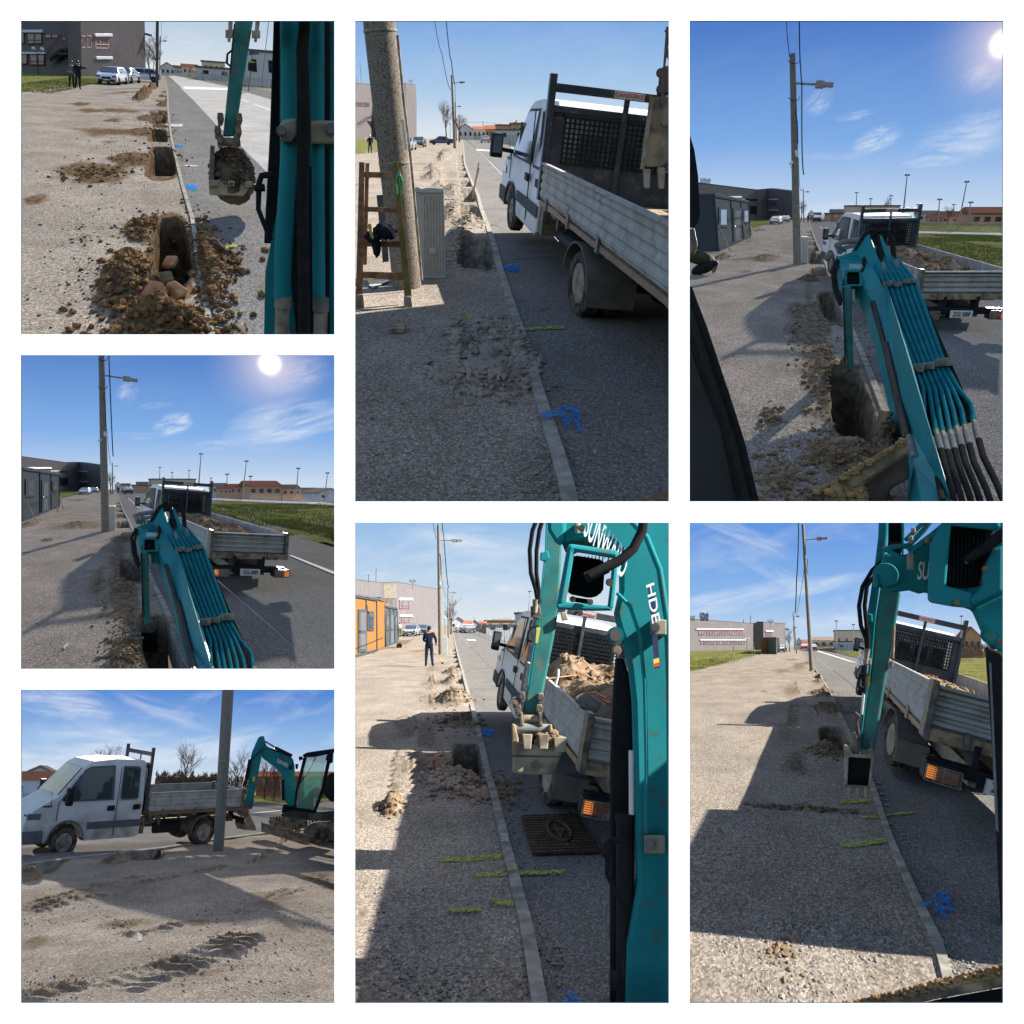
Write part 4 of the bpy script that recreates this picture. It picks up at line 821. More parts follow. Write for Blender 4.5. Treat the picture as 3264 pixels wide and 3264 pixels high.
def stripV(st,name,top,bot,x0,x1,m,ncol=None,step=7.,relief=None,kind='structure',label=None,z=0.):
    ft=lambda x: float(np.interp(x,[p[0] for p in top],[p[1] for p in top])); fb=lambda x: float(np.interp(x,[p[0] for p in bot],[p[1] for p in bot]))
    nc=int((x1-x0)/step); nr=max(2,int(max(fb(x)-ft(x) for x in np.linspace(x0,x1,7))/step)); cx=np.linspace(x0,x1,nc+1); X=np.zeros((nr+1,nc+1));Y=np.zeros_like(X)
    for j,x in enumerate(cx):
        for i,t in enumerate(np.linspace(0,1,nr+1)): g=st.G(x,ft(x)+(fb(x)-ft(x))*t); X[i,j],Y[i,j]=g[0],g[1]
    Z=np.zeros_like(X)+z; So=np.zeros_like(X)
    if relief: dz,So=relief(X,Y); Z=Z+dz
    V=np.stack([X,Y,Z],-1).reshape(-1,3);w=nc+1; idx=np.arange(nr)[:,None]*w+np.arange(nc)[None]; Fq=np.stack([idx+w,idx+w+1,idx+1,idx],-1).reshape(-1,4)
    me=bpy.data.meshes.new(name); me.from_pydata(V.tolist(),[],Fq.tolist()); at=me.attributes.new('soil','FLOAT','POINT'); at.data.foreach_set('value',So.ravel().astype(np.float32)); me.materials.append(m)
    me.polygons.foreach_set('use_smooth',[True]*len(me.polygons)); o=bpy.data.objects.new(name,me); st.col.objects.link(o); o.matrix_world=st.T; props(o,label,None,None,kind)
def off(poly,d): return [(x+(d(y) if callable(d) else d),y) for x,y in poly]
def kw(y0,w0,y1,w1): return lambda y: float(np.interp(y,(y0,y1),(w0,w1)))
def lay(st,M_,K_,kwf,R_e,F_e,L,y0,y1,rel,wx=1990,fy=None):
    strip(st,'ground',L,K_,y0,y1,M_['lot'],relief=rel,label='sunlit gravel yard with dug pits, '+PLACE[st])
    k2=off(K_,kwf); strip(st,'pavement',k2,[(min(x,wx),y) for x,y in R_e],y0,y1,M_['pav'],z=-.004,label='asphalt footpath beside the kerb, '+PLACE[st],rowstep=9,relief=Relief(st,.004))
    kerb(st,K_,y0,y1,[(kwf(y0),y0),(kwf(y1),y1)],KERB,'concrete edging between gravel and footpath, '+PLACE[st])
    yy=fy or y1; strip(st,'road',[(min(x,wx),y) for x,y in off(R_e,4)],[(min(x,wx),y) for x,y in F_e],y0,yy,M_['road'],z=-.01,label='asphalt road, '+PLACE[st],rowstep=12)
def teeth(c,pts,y,t,m,par):
    for x0,y0,x1,y1 in pts: q=c.mb(); q.ppx([(x0,y0),(x1,y0),(x1-(x1-x0)*.15,y1),(x0+(x1-x0)*.15,y1)],y,t); q.build('bucket_tooth',m,parent=par,bevel=.008)
def bolt(c,cx,cy,y,r,m=STEEL,name='bolt'):
    q=c.mb(); st=c.st; p=st.P(cx,cy,y)-c.base; v=st.d(cx,cy); mm=st.mc(st.P(cx,cy,y)); q.cyl(p-v*r*1.0*mm,p+v*r*.5*mm,r*mm,n=6); q.cyl(p-v*r*.3*mm,p+v*r*.6*mm,r*1.35*mm,n=20); q.build(name,m)
def clamp(c,x0,y0,x1,y1,y,t,b=(.5,),m=ZINC):
    q=c.mb(); q.ppx([(x0,y0),(x1,y0),(x1,y1),(x0,y1)],y,t); q.build('hose_clamp',m,bevel=.01)
    for f in b: bolt(c,x0+(x1-x0)*f,(y0+y1)/2,y-.01,(y1-y0)*.23,STEEL)
# ================================================================ place 1
def exc_shade_body(c,x0,y0,y1,w,h=2.6,z0=.9):  # out-of-view bulk, sized for the shadow it throws
    """unseen excavator body, stretched and placed to shade the foreground: tracks, turntable, cab; c is the excavator it belongs to"""
    st=c.st; b=c.base; D=y1-y0
    for xx in (x0+.1,x0+w-.45):
        q=c.mb(); n=14; pts=[(y0+.3*math.cos(a)+.3 if i<n/2 else y1-.3+.3*math.cos(a),.3+.3*math.sin(a)) for i,a in enumerate(np.linspace(math.pi/2,math.pi*2.5,n))]; pts=[(y0+.3,.6),(y0+.08,.5),(y0,.3),(y0+.08,.1),(y0+.3,0),(y1-.3,0),(y1-.08,.1),(y1,.3),(y1-.08,.5),(y1-.3,.6)]
        q.prism([np.array([xx,a,e])-b for a,e in pts],(.35,0,0)); q.build('track',RUBBER,bevel=.02)
    q=c.mb(); q.b2(np.array([x0,y0+.1,.65])-b,np.array([x0+w,y1,z0+.35])-b); q.build('machine_house',TEAL,bevel=.06)
    q=c.mb(); q.prism([np.array([x0+.05,a,e])-b for a,e in ((y0+.05*D,z0+.3),(y0+.05*D,h),(y0+.93*D,h),(y0+.98*D,z0+.3))],(w*.6,0,0)); q.build('cab',BLACK,bevel=.05)
def place1():
    st=P1; M_=mats(st,.95); M_['road']=gravel('glare_toned_road',st.k,((.28,.272,.255),(.36,.345,.325),(.44,.425,.40)),sc=80,bump=.2,patch=.2);  # road colour lightened here to stand in for low-sun glare
    K_=[(880,330),(903,430),(905,560),(925,740),(945,830),(985,1010),(1045,1220),(1135,1820),(1165,1980)]
    Re=[(884,330),(905,345),(1060,490),(1200,640),(1340,760),(1500,920),(1700,1120),(1990,1400)]; Fe=[(888,330),(935,345),(1080,370),(1280,415),(1535,490),(1990,620)]
    L=[(560,330),(520,395),(300,420),(11,457),(-50,470),(-50,1980)]
    rel=Relief(st,.014)
    rel.pit(930,1430,112,205,.75,3.2).pit(872,875,78,82,.55,4).pit(850,712,48,32,.45).pit(852,612,42,24,.4).pit(860,572,50,9,.3).pit(870,497,28,6,.3).pit(878,470,20,4,.25).pit(884,447,15,3,.25)
    rel.pile(690,1660,250,230,.22).pile(920,1900,330,130,.26).pile(1190,1600,95,300,.20).pile(780,1290,160,90,.10).pile(745,485,60,26,.5,.9).pile(775,455,45,18,.55,.9).pile(815,425,38,18,.6,.9).pile(885,528,50,14,.22,.9).pile(700,860,170,50,.10).pile(960,860,50,70,.10).pile(760,690,120,30,.07).pile(870,655,70,12,.1).pile(800,610,90,22,.07)
    for a in ((430,940,230,60,.8),(450,975,120,30,.9),(560,690,250,30,.5),(430,560,120,14,.6),(620,560,160,14,.5),(100,1110,70,40,.6),(570,620,60,14,.6),(380,520,80,14,.6),(1380,1440,110,60,.3),(400,1330,60,40,.3),(1000,720,60,20,.4),(550,750,70,14,.4)): rel.patch(*a)
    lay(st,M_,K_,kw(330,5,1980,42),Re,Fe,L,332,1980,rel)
    strip(st,'far_pavement',[(900,333),(935,345),(1080,370),(1280,415),(1535,490),(1990,620)],[(1000,333),(1380,410),(1535,445),(1990,540)],338,600,M_['pav'],z=-.004,label='far footpath along the green fence, top left picture')
    strip(st,'grass_verge',[(-60,300),(-60,500)],L[:5],318,468,M_['gr'],z=.02,kind='structure',label='grass lawn in front of the school, top left picture')
    grass(st,'short lawn grass left of the two standing men, top left picture',[(150,415,230,40),(330,385,180,25)],9000,.09,BLADE)
    strip(st,'far_ground',[(1000,333),(1380,410),(1535,445),(1990,540)],[(1690,333),(1690,560)],362,540,M_['lot'],z=-.02,label='yard behind the green fence, top left picture')
    strip(st,'far_ground',[(-60,250),(-60,345)],[(1050,250),(1050,345)],311,332,M_['gr'],z=-.05,label='ground beyond the parked cars, top left picture')
    yb=st.G(600,345)[1]*1.25
    A_=Wall(st,(375,352),(375,-60),(770,345),(766,-60),y0=None); B_=Wall(st,(-60,330),(-60,-60),(345,340),(343,-60))
    B_=Wall(st,(-60,330),(-60,-70),(350,345),(345,-60),y0=A_.p[0][1]*1.12,y1=A_.p[0][1]*1.06)
    wins=[(0,463,104,545,181,'w3'),(0,455,89,562,104,'awn'),(0,468,243,545,307,'w3'),(0,462,228,563,243,'awn'),(0,379,101,403,176,'w1'),(0,411,99,438,176,'w1'),(0,384,233,411,302,'w1'),(0,416,233,443,302,'w1'),
      (1,-20,82,35,148,'w2'),(1,50,87,143,153,'w4'),(1,-30,69,153,85,'awn'),(1,158,94,243,116,'w2'),(1,257,101,341,129,'w2'),(1,-20,213,52,277,'w2'),(1,67,215,158,282,'w4'),(1,-30,204,168,216,'awn'),(1,347,112,372,208,'w1')]
    def ext(c,b):
        w=B_; q=c.mb(); 
        def pt(x,y,o=.6): return w.at(x,y,o)-b
        for i in range(9): a=pt(225+i*10,250-i*7.5);q.box(a,(1.3,.9,.12))
        q.beam(pt(215,262),pt(312,183),.35,.12); q.box(pt(345,222),(3.2,.9,.2)); q.build('outside_stair',TRIM); q=c.mb()
        for i in range(12): a=pt(215+i*9,240-i*7.2,1.1);q.beam(a,a+np.array([0,0,1.0]),.05,.05)
        q.beam(pt(212,226,1.1),pt(312,150,1.1)+np.array([0,0,.9]),.07,.07); q.beam(pt(312,165,1.1),pt(378,168,1.1),.07,.07); q.build('stair_rail',REDF)
        q=c.mb(); q.ppx([(768,84),(812,97),(810,108),(768,98)],A_.p[1][1]-.2,3.); q.build('canopy',FENCEG)
    school(st,'grey rendered school block with red windows and outside stair, largest, top left picture',[B_,A_],[(1-i,)+tuple(r) for i,*r in wins],extras=ext,depth=12)
    # lamps
    for (bx,by,gl,lb) in (((118,342),0,((89,181),(141,184)),'twin globe lamp post on the lawn in front of the school, top left picture'),((822,350),0,((823,240),),'single globe lamp post behind the thick pole, top left picture')):
        c=None; g=st.G(*bx); c=Ctx(st,'globe_lamp',lb,'street lamp',base=g); q=c.mb(); top=st.P(bx[0],gl[0][1]+30,g[1])-g; mm=st.mc(g); q.tube([np.zeros(3),top],[2.4*mm,1.6*mm],8); q.build('post',BLACK)
        for x,y in gl: p=st.P(x,y,g[1])-g; q=c.mb(); q.sph(p,10.5*mm); q.build('globe',PLATE,smooth=True); q=c.mb(); q.tube([top,(top+p)/2+np.array([(p-top)[0]*.4,0,-.1]),p-np.array([0,0,9*mm])],1.2*mm,6); q.build('bracket',BLACK)
    J=stand('front',-.02); person(st,322,420,1.72,J,'older man in open dark jacket and cap beside the lawn, top left picture',(mat('grey_pullover',(.10,.12,.15),.9),mat('dark_trousers',(.025,.022,.025),.9)),yaw=165,hat=True)
    person(st,360,428,1.78,stand('point',-.03),'man in dark blue overalls pointing left with his arm, top left picture',(NAVY,NAVY),yaw=205,hat=True)
    car(st,578,398,172,'white','white car parked nose towards the camera in front of the school, top left picture',estate=True)
    car(st,662,390,168,'dark','dark grey car parked half hidden behind the white one, top left picture')
    car(st,752,382,92,'pearl','pale blue-white hatchback parked side-on next to the tall pole, top left picture',hatch=True)
    polepx(st,(842,418),(845,-20),17,17,mat('dark_pole',(.085,.07,.06),.85,0,.2,9),'dark wooden-looking utility pole behind the row of pits, top left picture',bands=(.3,))
    polepx(st,(858,350),(863,106),7,6,CONC2,'slim lamp pole behind the dark pole, top left picture',name='lamp_pole',cat='street lamp',lamp=((862,137),(885,136),(904,134)),lampw=5)
    wire(st,[(866,-20,40),(867,110,60)],.8,'thin cable rising beside the dark pole, top left picture')
    baretree(st,850,345,140,130,'bare spreading tree behind the parked hatchback, top left picture',80,5); baretree(st,800,345,150,90,'dark bare tree against the school corner, top left picture',75,8)
    for a in ((868,955,345,292,264,'pale gabled house left of the road end, top left picture',PALE,ROOFG,True,230),(945,1000,342,300,282,'small pale house at the road end, top left picture',PALE,ROOFR,False,260),(1000,1095,340,292,272,'tiled house just left of the flat cream block, top left picture',CREAM,ROOFR,False,240),(1055,1100,340,305,285,'low brown-roofed house beside the fence end, top left picture',CREAM,ROOFR,True,220)):
        house(st,a[0],a[1],a[2],a[3],a[4],a[5],a[6],a[7],gable=a[8],yd=a[9])
    def flat(x0,x1,yb_,yt,yd,lb,m,w=4,nm='flat_roof_block'):
        g=st.P(x0,yb_,yd);c=Ctx(st,nm,lb,'building',base=g); q=c.mb(); W_=st.P(x1,yb_,yd)[0]-g[0]; H=st.P(x0,yt,yd)[2]-g[2]; q.b2((0,0,-3),(W_,8,H)); q.build('wall',m); q=c.mb(); q.b2((-.2,-.2,H),(W_+.2,8,H+.3)); q.build('roof_edge',TRIM)
        for i in range(w): q=c.mb(); q.b2((W_*(i+.3)/w,-.08,H*.35),(W_*(i+.6)/w,.0,H*.75)); q.build('window',GLASS)
    flat(1130,1262,342,262,205,'cream flat-roofed block above the fence, top left picture',CREAM)
    flat(1090,1320,352,296,185,'long pale wall building behind the green fence, top left picture',PALE,2)
    flat(1395,1600,385,195,150,'large pale hall behind the dark sign, top left picture',PALE,2)
    meshfence(st,[(1000,343),(1180,385),(1380,412),(1600,452)],1.25,'green wire panel fence on a low wall along the far footpath, top left picture',post=9)
    g=st.G(1400,440); c=Ctx(st,'information_sign','dark information board with small solar panel by the fence, top left picture','sign',base=g); mm=st.mc(g); q=c.mb(); q.tube([np.zeros(3),st.P(1425,205,g[1])-g],3*mm,8); q.build('post',STEEL); q=c.mb(); q.ppx([(1398,258),(1441,260),(1437,318),(1397,317)],g[1]-.1,.12); q.build('board',BLACK); q=c.mb(); q.ppx([(1400,258),(1441,260),(1441,268),(1399,268)],g[1]-.14,.03); q.build('board_header',mat('dim_yellow',(.3,.3,.05),.6)); q=c.mb(); q.ppx([(1400,222),(1408,197),(1458,196),(1468,219)],g[1],.4); q.build('solar_panel',MGLASS)
    g=st.G(1478,420); c=Ctx(st,'flagpole','thin leaning mast behind the fence, top left picture','mast',base=g); q=c.mb(); q.tube([np.zeros(3),st.P(1527,-20,g[1])-g],2.2*st.mc(g),6); q.build('pole',LAMPG)
    # excavator arm, bucket and near boom
    ya=st.G(1300,1190)[1]; c=Ctx(st,'excavator','teal excavator with soil-filled bucket and boom close on the right, top left picture','excavator',base=st.P(1300,900,ya),group='teal mini excavator'); 
    q=c.mb(); q.ppx([(1326,-60),(1432,-60),(1427,20),(1338,590),(1318,718),(1245,718),(1256,600),(1285,300)],ya,.28); arm=q.build('arm',TEALW,bevel=.02)
    for x0,y0,x1,y1 in ((1260,65,1318,118),(1420,70,1472,120)): q=c.mb(); q.ppx([(x0,y0),(x1,y0),(x1,y1),(x0,y1)],ya-.05,.08); q.build('hose_bracket',ZINC,bevel=.008)
    for x in (1286,1448): q=c.mb(); q.tpx([(x+(5 if x<1400 else 14),-60,ya-.12),(x+4,60,ya-.12),(x-6,142,ya-.12)],[13,12,8],8); q.build('hose_end',RIM)
    q=c.mb(); q.tpx([(1302,150,ya-.1),(1302,190,ya-.1),(1272,215,ya-.1),(1268,270,ya-.1),(1292,290,ya-.1)],[4,6,6,8,6],8); q.tpx([(1316,30,ya-.1),(1300,180,ya-.1),(1290,335,ya-.1)],4,8); q.build('steel_pipe',BLACK)
    for (x,y) in ((1232,610),(1345,612),(1215,690),(1340,690),(1232,745),(1330,748)): q=c.mb(); q.ppx([(x-22,y-38),(x+14,y-38),(x+20,y+10),(x+8,y+44),(x-18,y+44)],ya-.1,.3); q.build('link_plate',DSTEEL,bevel=.012); bolt(c,x-2,y-4,ya-.12,15,DSTEEL,'pin')
    q=c.mb(); q.tpx([(1210,750,ya-.06),(1350,752,ya-.06)],24,12); q.build('link_pin',DSTEEL)
    yk=ya-.1; q=c.mb(); q.ppx([(1168,770),(1195,775),(1190,985),(1157,985)],yk+.02,.4); q.build('bucket_side',DSTEEL,bevel=.01); q=c.mb(); q.ppx([(1157,980),(1428,990),(1372,1082),(1280,1078),(1160,1075)],yk,.12); bk=q.build('bucket',DUSTY,bevel=.015)
    teeth(c,[(1160,985,1222,1022),(1275,985,1318,1022),(1378,992,1426,1028)],yk-.06,.1,RIM,bk)
    cc=Ctx(st,'soil_heap','damp soil heaped in the raised bucket, top left picture','soil heap',base=st.P(1300,900,yk),single=True); q=cc.mb(); V,Fc=ICO[3]; a=st.P(1165,900,yk);b2=st.P(1440,900,yk);rx=(b2[0]-a[0])/2; rz=(st.P(1300,790,yk)-st.P(1300,985,yk))[2]; nn=1+.13*(np.array([math.sin(v[0]*9+v[2]*7)*math.cos(v[1]*8-v[0]*5) for v in V]))+RNG.uniform(-.05,.05,len(V)); Vn=V*nn[:,None]*np.array([rx,.3,rz*.92])+np.array([(a[0]+b2[0])/2,yk+.27,st.P(1300,975,yk)[2]])-cc.base
    q.add(Vn,Fc)
    for i in range(240): an=RNG.uniform(0,6.28);e=RNG.uniform(-.2,1.4); p=np.array([math.cos(an)*math.cos(e)*rx,math.sin(an)*math.cos(e)*.3-.02,math.sin(e)*rz*.92])*1.0+np.array([(a[0]+b2[0])/2,yk+.27,st.P(1300,975,yk)[2]])-cc.base; q.rock(p,RNG.uniform(.012,.045),i)
    q.build('soil_heap',SOILD,fix=False)
    # near boom (right)
    yn=5.6
    q=c.mb(); q.ppx([(1556,-60),(1605,-60),(1600,900),(1590,1300),(1560,1370),(1495,1370),(1500,1250),(1530,700)],yn+.3,.25); q.build('cab_edge',BLACK,bevel=.01)
    q=c.mb(); q.ppx([(1590,-60),(1980,-60),(1980,1990),(1493,1990),(1503,1540),(1560,1250),(1592,1100)],yn+.2,.3); bo=q.build('boom',TEAL,bevel=.03)
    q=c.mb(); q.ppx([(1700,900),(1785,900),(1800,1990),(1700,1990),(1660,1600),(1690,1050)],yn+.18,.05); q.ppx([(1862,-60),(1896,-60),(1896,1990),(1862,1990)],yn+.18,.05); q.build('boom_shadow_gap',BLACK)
    for pts,r,m,nm in (([(1645,-60,yn),(1648,760,yn),(1630,1080,yn),(1608,1400,yn),(1603,1700,yn)],48,TEAL,'steel_pipe'),([(1825,-60,yn),(1825,1000,yn),(1830,1700,yn)],38,TEAL,'steel_pipe'),([(1915,-60,yn),(1925,1990,yn)],20,TEAL,'steel_pipe'),([(1752,-60,yn-.12),(1728,200,yn-.12),(1738,620,yn-.12),(1730,1200,yn-.12),(1742,1990,yn-.12)],[34,36,40,36,36],RUBBER,'hydraulic_hose'),([(1612,1690,yn),(1608,1760,yn)],50,ZINC,'hose_fitting'),([(1608,1760,yn),(1600,1990,yn)],42,RIM,'hose_fitting'),([(1842,1700,yn),(1842,1780,yn)],50,STEEL,'hose_fitting'),([(1842,1780,yn),(1835,1990,yn)],42,RIM,'hose_fitting')):
        q=c.mb(); q.tpx(pts,r,20); q.build(nm,m,smooth=True)
    q=c.mb(); q.ppx([(1575,665),(1612,615),(1700,605),(1700,710),(1660,755),(1600,750)],yn-.1,.12); q.build('hose_clamp',ZINC,bevel=.015); bolt(c,1602,684,yn-.12,24)
    q=c.mb(); q.ppx([(1765,620),(1930,620),(1930,765),(1765,765)],yn-.1,.12); q.build('hose_clamp',ZINC,bevel=.02); bolt(c,1905,672,yn-.12,26,STEEL)
    q=c.mb(); q.tpx([(1545,950,yn+.1),(1480,955,yn+.1),(1465,1000,yn+.1),(1460,1160,yn+.1),(1535,1350,yn+.1)],[20,20,18,15,15],12); q.tpx([(1435,1030,yn+.1),(1500,1030,yn+.1)],22,10); q.build('cab_handle',BLACK,smooth=True)
    rubble(st,'soil_clods','loose brown clods around the long open pit, top left picture',[(690,1660,260,230,3),(920,1900,320,110,3),(1190,1600,100,300,3),(780,1290,190,100,1),(440,950,220,70,1),(870,860,170,90,1),(850,700,140,50,.7),(850,610,100,40,.5),(1080,1300,150,160,.5),(1330,1500,150,200,.35),(750,480,70,30,.5)],6500,.006,.045,mat('brown_soil',(.20,.118,.058),.95,0,.45,9,.9,col2=(.11,.065,.035),sc2=5,bsc=30),rel,11)
    rubble(st,'soil_clods','scattered dark crumbs on the gravel, top left picture',[(500,1000,500,350,1),(300,1500,350,400,.5),(600,650,380,120,1)],700,.006,.02,SOILD,rel,12)
    g=st.G(938,1560); 
    for i,(x,y,w,h,rot,lb) in enumerate(((930,1515,62,45,-30,'broken red brick lying highest in the long pit, top left picture'),(835,1715,80,75,-45,'largest red brick lump at the near left of the pit, top left picture'),(965,1690,72,62,50,'red brick lump at the near right of the pit, top left picture'),(880,1615,90,45,15,'earth-covered brick lump in the middle of the pit, top left picture'),(640,1765,26,28,10,'small orange brick chip on the spoil left of the pit, top left picture'))):
        p=st.G(x,y,.02 if i!=4 else .12); mm=st.mc(p); cc=Ctx(st,'brick_lump',lb,'brick',base=p,single=True,group='red brick lumps in the pit'); q=cc.mb(); a=R_(rot); R=np.array([[math.cos(a),-math.sin(a),0],[math.sin(a),math.cos(a),0],[0,0,1]])@np.array([[1,0,0],[0,math.cos(.6),-math.sin(.6)],[0,math.sin(.6),math.cos(.6)]])
        V=np.array([(sx,sy,sz) for sx in(-1,1) for sy in(-1,1) for sz in(-1,1)],float)*np.array([w*mm,h*mm*1.7,h*mm*.75]); V*=np.array([.62,.5,.7]); V+=RNG.uniform(-.10,.10,V.shape)*w*mm; q.add(V@R.T+np.array([0,0,.05]),[(0,1,3,2),(4,6,7,5),(0,4,5,1),(2,3,7,6),(0,2,6,4),(1,5,7,3)]); o=q.build('brick_lump',BRICK if i!=3 else SOIL,bevel=.02)
    cc=Ctx(st,'clod','big dark clod on the spoil right of the kerb, top left picture','clod',base=st.G(1190,1400,.1),single=True); q=cc.mb(); q.rock((0,0,.02),.11,3,sub=2); q.build('clod',SOILD)
    for (a,b) in (([[(985,1025),(1005,1028)],[(1015,1018),(1060,1020),(1085,1030)],[(1030,1035),(1085,1040)]],12),([[(940,778),(1000,774)]],8)): stroke(st,a,b,M_['blu'],'blue sprayed mark beside the kerb, top left picture')
    stroke(st,[[(1240,1400),(1330,1385)]],9,M_['yel'],'faint yellow sprayed line on the footpath, top left picture')
    stroke(st,[[(1010,895),(1090,900)]],4,M_['wht'],'short white line on the footpath, top left picture')
    mark(st,[(870,660),(870,643),(1000,643),(1000,660)],M_['wht'],z=.012,label='white patch across the kerb, top left picture')
    for a in ([(1000,412),(1290,422),(1290,436),(1010,428)],[(1535,560),(1430,520),(1432,516),(1535,553)],[(1400,512),(1350,492),(1352,489),(1402,508)]): mark(st,a,CHALK,z=.0,label='white road marking, top left picture')
    sky(st,330,(186,206,226),(205,218,232),(222,228,232),[(1050,120,170,90,0,.35)],wisp=.1)
    t=st.P(352,275,st.G(360,430)[1]); sunlamp(st,t,st.G(205,436))
# ================================================================ place 2
def place2():
    st=P2; M_=mats(st)
    K_=[(655,728),(662,780),(665,880),(700,980),(745,1080),(760,1160),(800,1270),(840,1400),(868,1530),(895,1620),(935,1760),(975,1885),(1040,2100),(1070,2230),(1130,2440),(1190,2640),(1245,2860),(1268,2990)]
    Re=[(664,728),(700,755),(800,850),(935,985),(1150,1250),(1500,1650),(1990,2100)]; Fe=[(676,728),(760,742),(860,768),(980,805),(1200,860),(1990,1080)]
    rel=Relief(st,.016)
    rel.pit(740,1435,105,85,.55,4).pit(690,1195,70,55,.45,4).pit(690,1075,50,34,.35).pit(680,1005,34,15,.35).pit(662,955,30,9,.3).pit(650,915,25,6,.3).pit(645,893,22,4,.3).pit(643,872,20,4,.25).pit(641,852,18,3,.25).pit(640,836,17,3,.2)
    rel.patch(840,2010,190,130,1.0)
    rel.pile(830,2190,270,120,.10).pile(620,2010,70,200,.05).pile(1010,2030,90,190,.07).pile(480,965,80,32,.35,.6).pile(480,910,60,22,.3,.6).pile(560,820,55,24,.45,.6).pile(540,850,50,22,.4,.6).pile(590,1060,90,45,.22,.6).pile(600,1190,90,80,.2,.6).pile(640,1330,100,60,.18,.6).pile(700,1255,110,40,.22,.7).pile(520,1015,60,22,.2,.3)
    for a in ((560,1500,90,100,.5),(420,885,160,12,.5),(600,950,100,30,.4),(60,880,90,10,.4)): rel.patch(*a)
    L=[(300,728),(-50,760),(-50,2990)]
    lay(st,M_,K_,kw(728,4,2990,100),Re,Fe,L,730,2990,rel)
    strip(st,'grass_verge',[(-60,730),(-60,900)],[(130,730),(140,815),(20,822),(-30,826)],735,826,M_['gr'],z=.02,label='grass strip behind the ladder, tall top middle picture')
    strip(st,'far_pavement',Fe,[(700,728),(860,752),(1000,785),(1990,1000)],730,1080,M_['pav'],z=-.004,label='far footpath, tall top middle picture',rowstep=12)
    strip(st,'far_ground',[(-60,700),(-60,745)],[(2000,700),(2000,745)],711,734,M_['gr'],z=-.05,label='ground at the end of the road, tall top middle picture')
    # school
    A_=Wall(st,(300,735),(300,392),(530,722),(515,416)); B_=Wall(st,(-60,760),(-60,390),(125,740),(125,400),y0=A_.p[0][1]*.8,y1=A_.p[0][1]*1.02); C_=Wall(st,(125,740),(125,400),(300,735),(300,392),y0=A_.p[0][1]*1.02,y1=A_.p[0][1])
    def ext(c,b):
        q=c.mb(); 
        for i in range(8): q.box(B_.at(20+i*11,640-i*7,.5)-b,(1.2,.9,.12))
        q.build('outside_stair',TRIM); q=c.mb(); q.beam(B_.at(0,630,.9)-b,B_.at(70,580,.9)-b,.08,.08); q.beam(B_.at(70,580,.9)-b,B_.at(118,583,.9)-b,.08,.08)
        for i in range(10): p=B_.at(5+i*11,625-min(i,6)*7,.9)-b; q.beam(p-np.array([0,0,.9]),p,.04,.04)
        q.build('stair_rail',REDF); q=c.mb(); q.ppx([(517,484),(560,494),(558,507),(517,500)],A_.p[1][1]-.1,2.5); q.build('canopy',FENCEG)
        for x in (42,16): q=c.mb(); p=st.P(x,395,B_.p[0][1])-b; q.beam(p,p+np.array([0,0,(395-(288 if x==42 else 360))*st.mc(B_.p[0])]),.08,.08); q.build('antenna',WIRE)
    school(st,'plain grey school wall behind the thick concrete pole, tall top middle picture',[B_,C_,A_],[(0,0,508,90,533,'w2'),(0,60,620,110,690,'dark')],extras=ext,depth=10)
    # near pole, cabinet, ladder
    def ex(c,g,yy):
        q=c.mb(); q.tpx([(262,100,yy-.25),(300,500,yy-.25),(345,870,yy-.25),(410,1590,yy-.25)],8,8); q.build('cable_pipe',RIM); q=c.mb(); q.ppx([(283,612),(300,612),(322,800),(305,800)],yy-.3,.02); q.build('notice',PLATE)
    polepx(st,(322,1640),(145,-30),172,196,CONC,'thick speckled concrete pole with cable pipe and metal straps, tall top middle picture',bands=(.49,.945),extra=ex,sub=.05)
    g=st.G(485,1588); c=Ctx(st,'cable_cabinet','grey cable cabinet with round lock beside the thick concrete pole, tall top middle picture','cabinet',base=g); q=c.mb(); y=g[1]; q.ppx([(372,1050),(400,1055),(545,1050),(556,1585),(418,1583),(365,1300)],y,.34); o=q.build('housing',CABINET,bevel=.01)
    q=c.mb(); q.ppx([(360,1035),(385,1022),(410,1035),(460,1028),(543,1035),(545,1062),(405,1062),(362,1052)],y-.03,.4); q.build('lid',CABINET,bevel=.008); q=c.mb()
    for x in np.linspace(425,535,7): q.ppx([(x,1080),(x+4,1080),(x+8,1560),(x+4,1560)],y-.012,.012)
    q.build('ribs',TRIM if 0 else RIM,parent=o); bolt(c,477,1417,y-.01,17,CABINET,'lock'); q=c.mb(); q.ppx([(134,1075),(185,1072),(210,1480),(172,1485)],y+.2,.12); q.build('rear_plate',TRIM)
    gl=st.G(180,1760); yl=gl[1]; c=Ctx(st,'step_ladder','worn wooden A-frame step ladder leaning round the concrete pole, tall top middle picture','ladder',base=gl)
    for pts in ([(28,872),(62,874),(50,1690),(8,1690)],[(232,868),(262,870),(350,1700),(305,1700)]): q=c.mb(); q.ppx(pts,yl,.05); q.build('rail',WOOD if pts[0][0]<100 else mat('green_stained_wood',(.17,.17,.06),.7,0,.3,9,col2=(.3,.16,.07),sc2=6),bevel=.004)
    for a in ([(42,932),(240,936),(242,972),(42,966)],[(40,1145),(258,1150),(260,1180),(40,1176)],[(36,1352),(283,1356),(285,1394),(36,1388)],[(45,1540),(305,1548),(306,1595),(45,1578)]): q=c.mb(); q.ppx(a,yl+.01,.03); q.build('rung',WOOD,bevel=.003)
    for pts in ([(66,880),(90,880),(75,1500),(50,1500)],[(262,884),(288,880),(320,1690),(290,1500)]): q=c.mb(); q.ppx(pts,yl+.14,.05); q.build('rear_rail',WOOD)
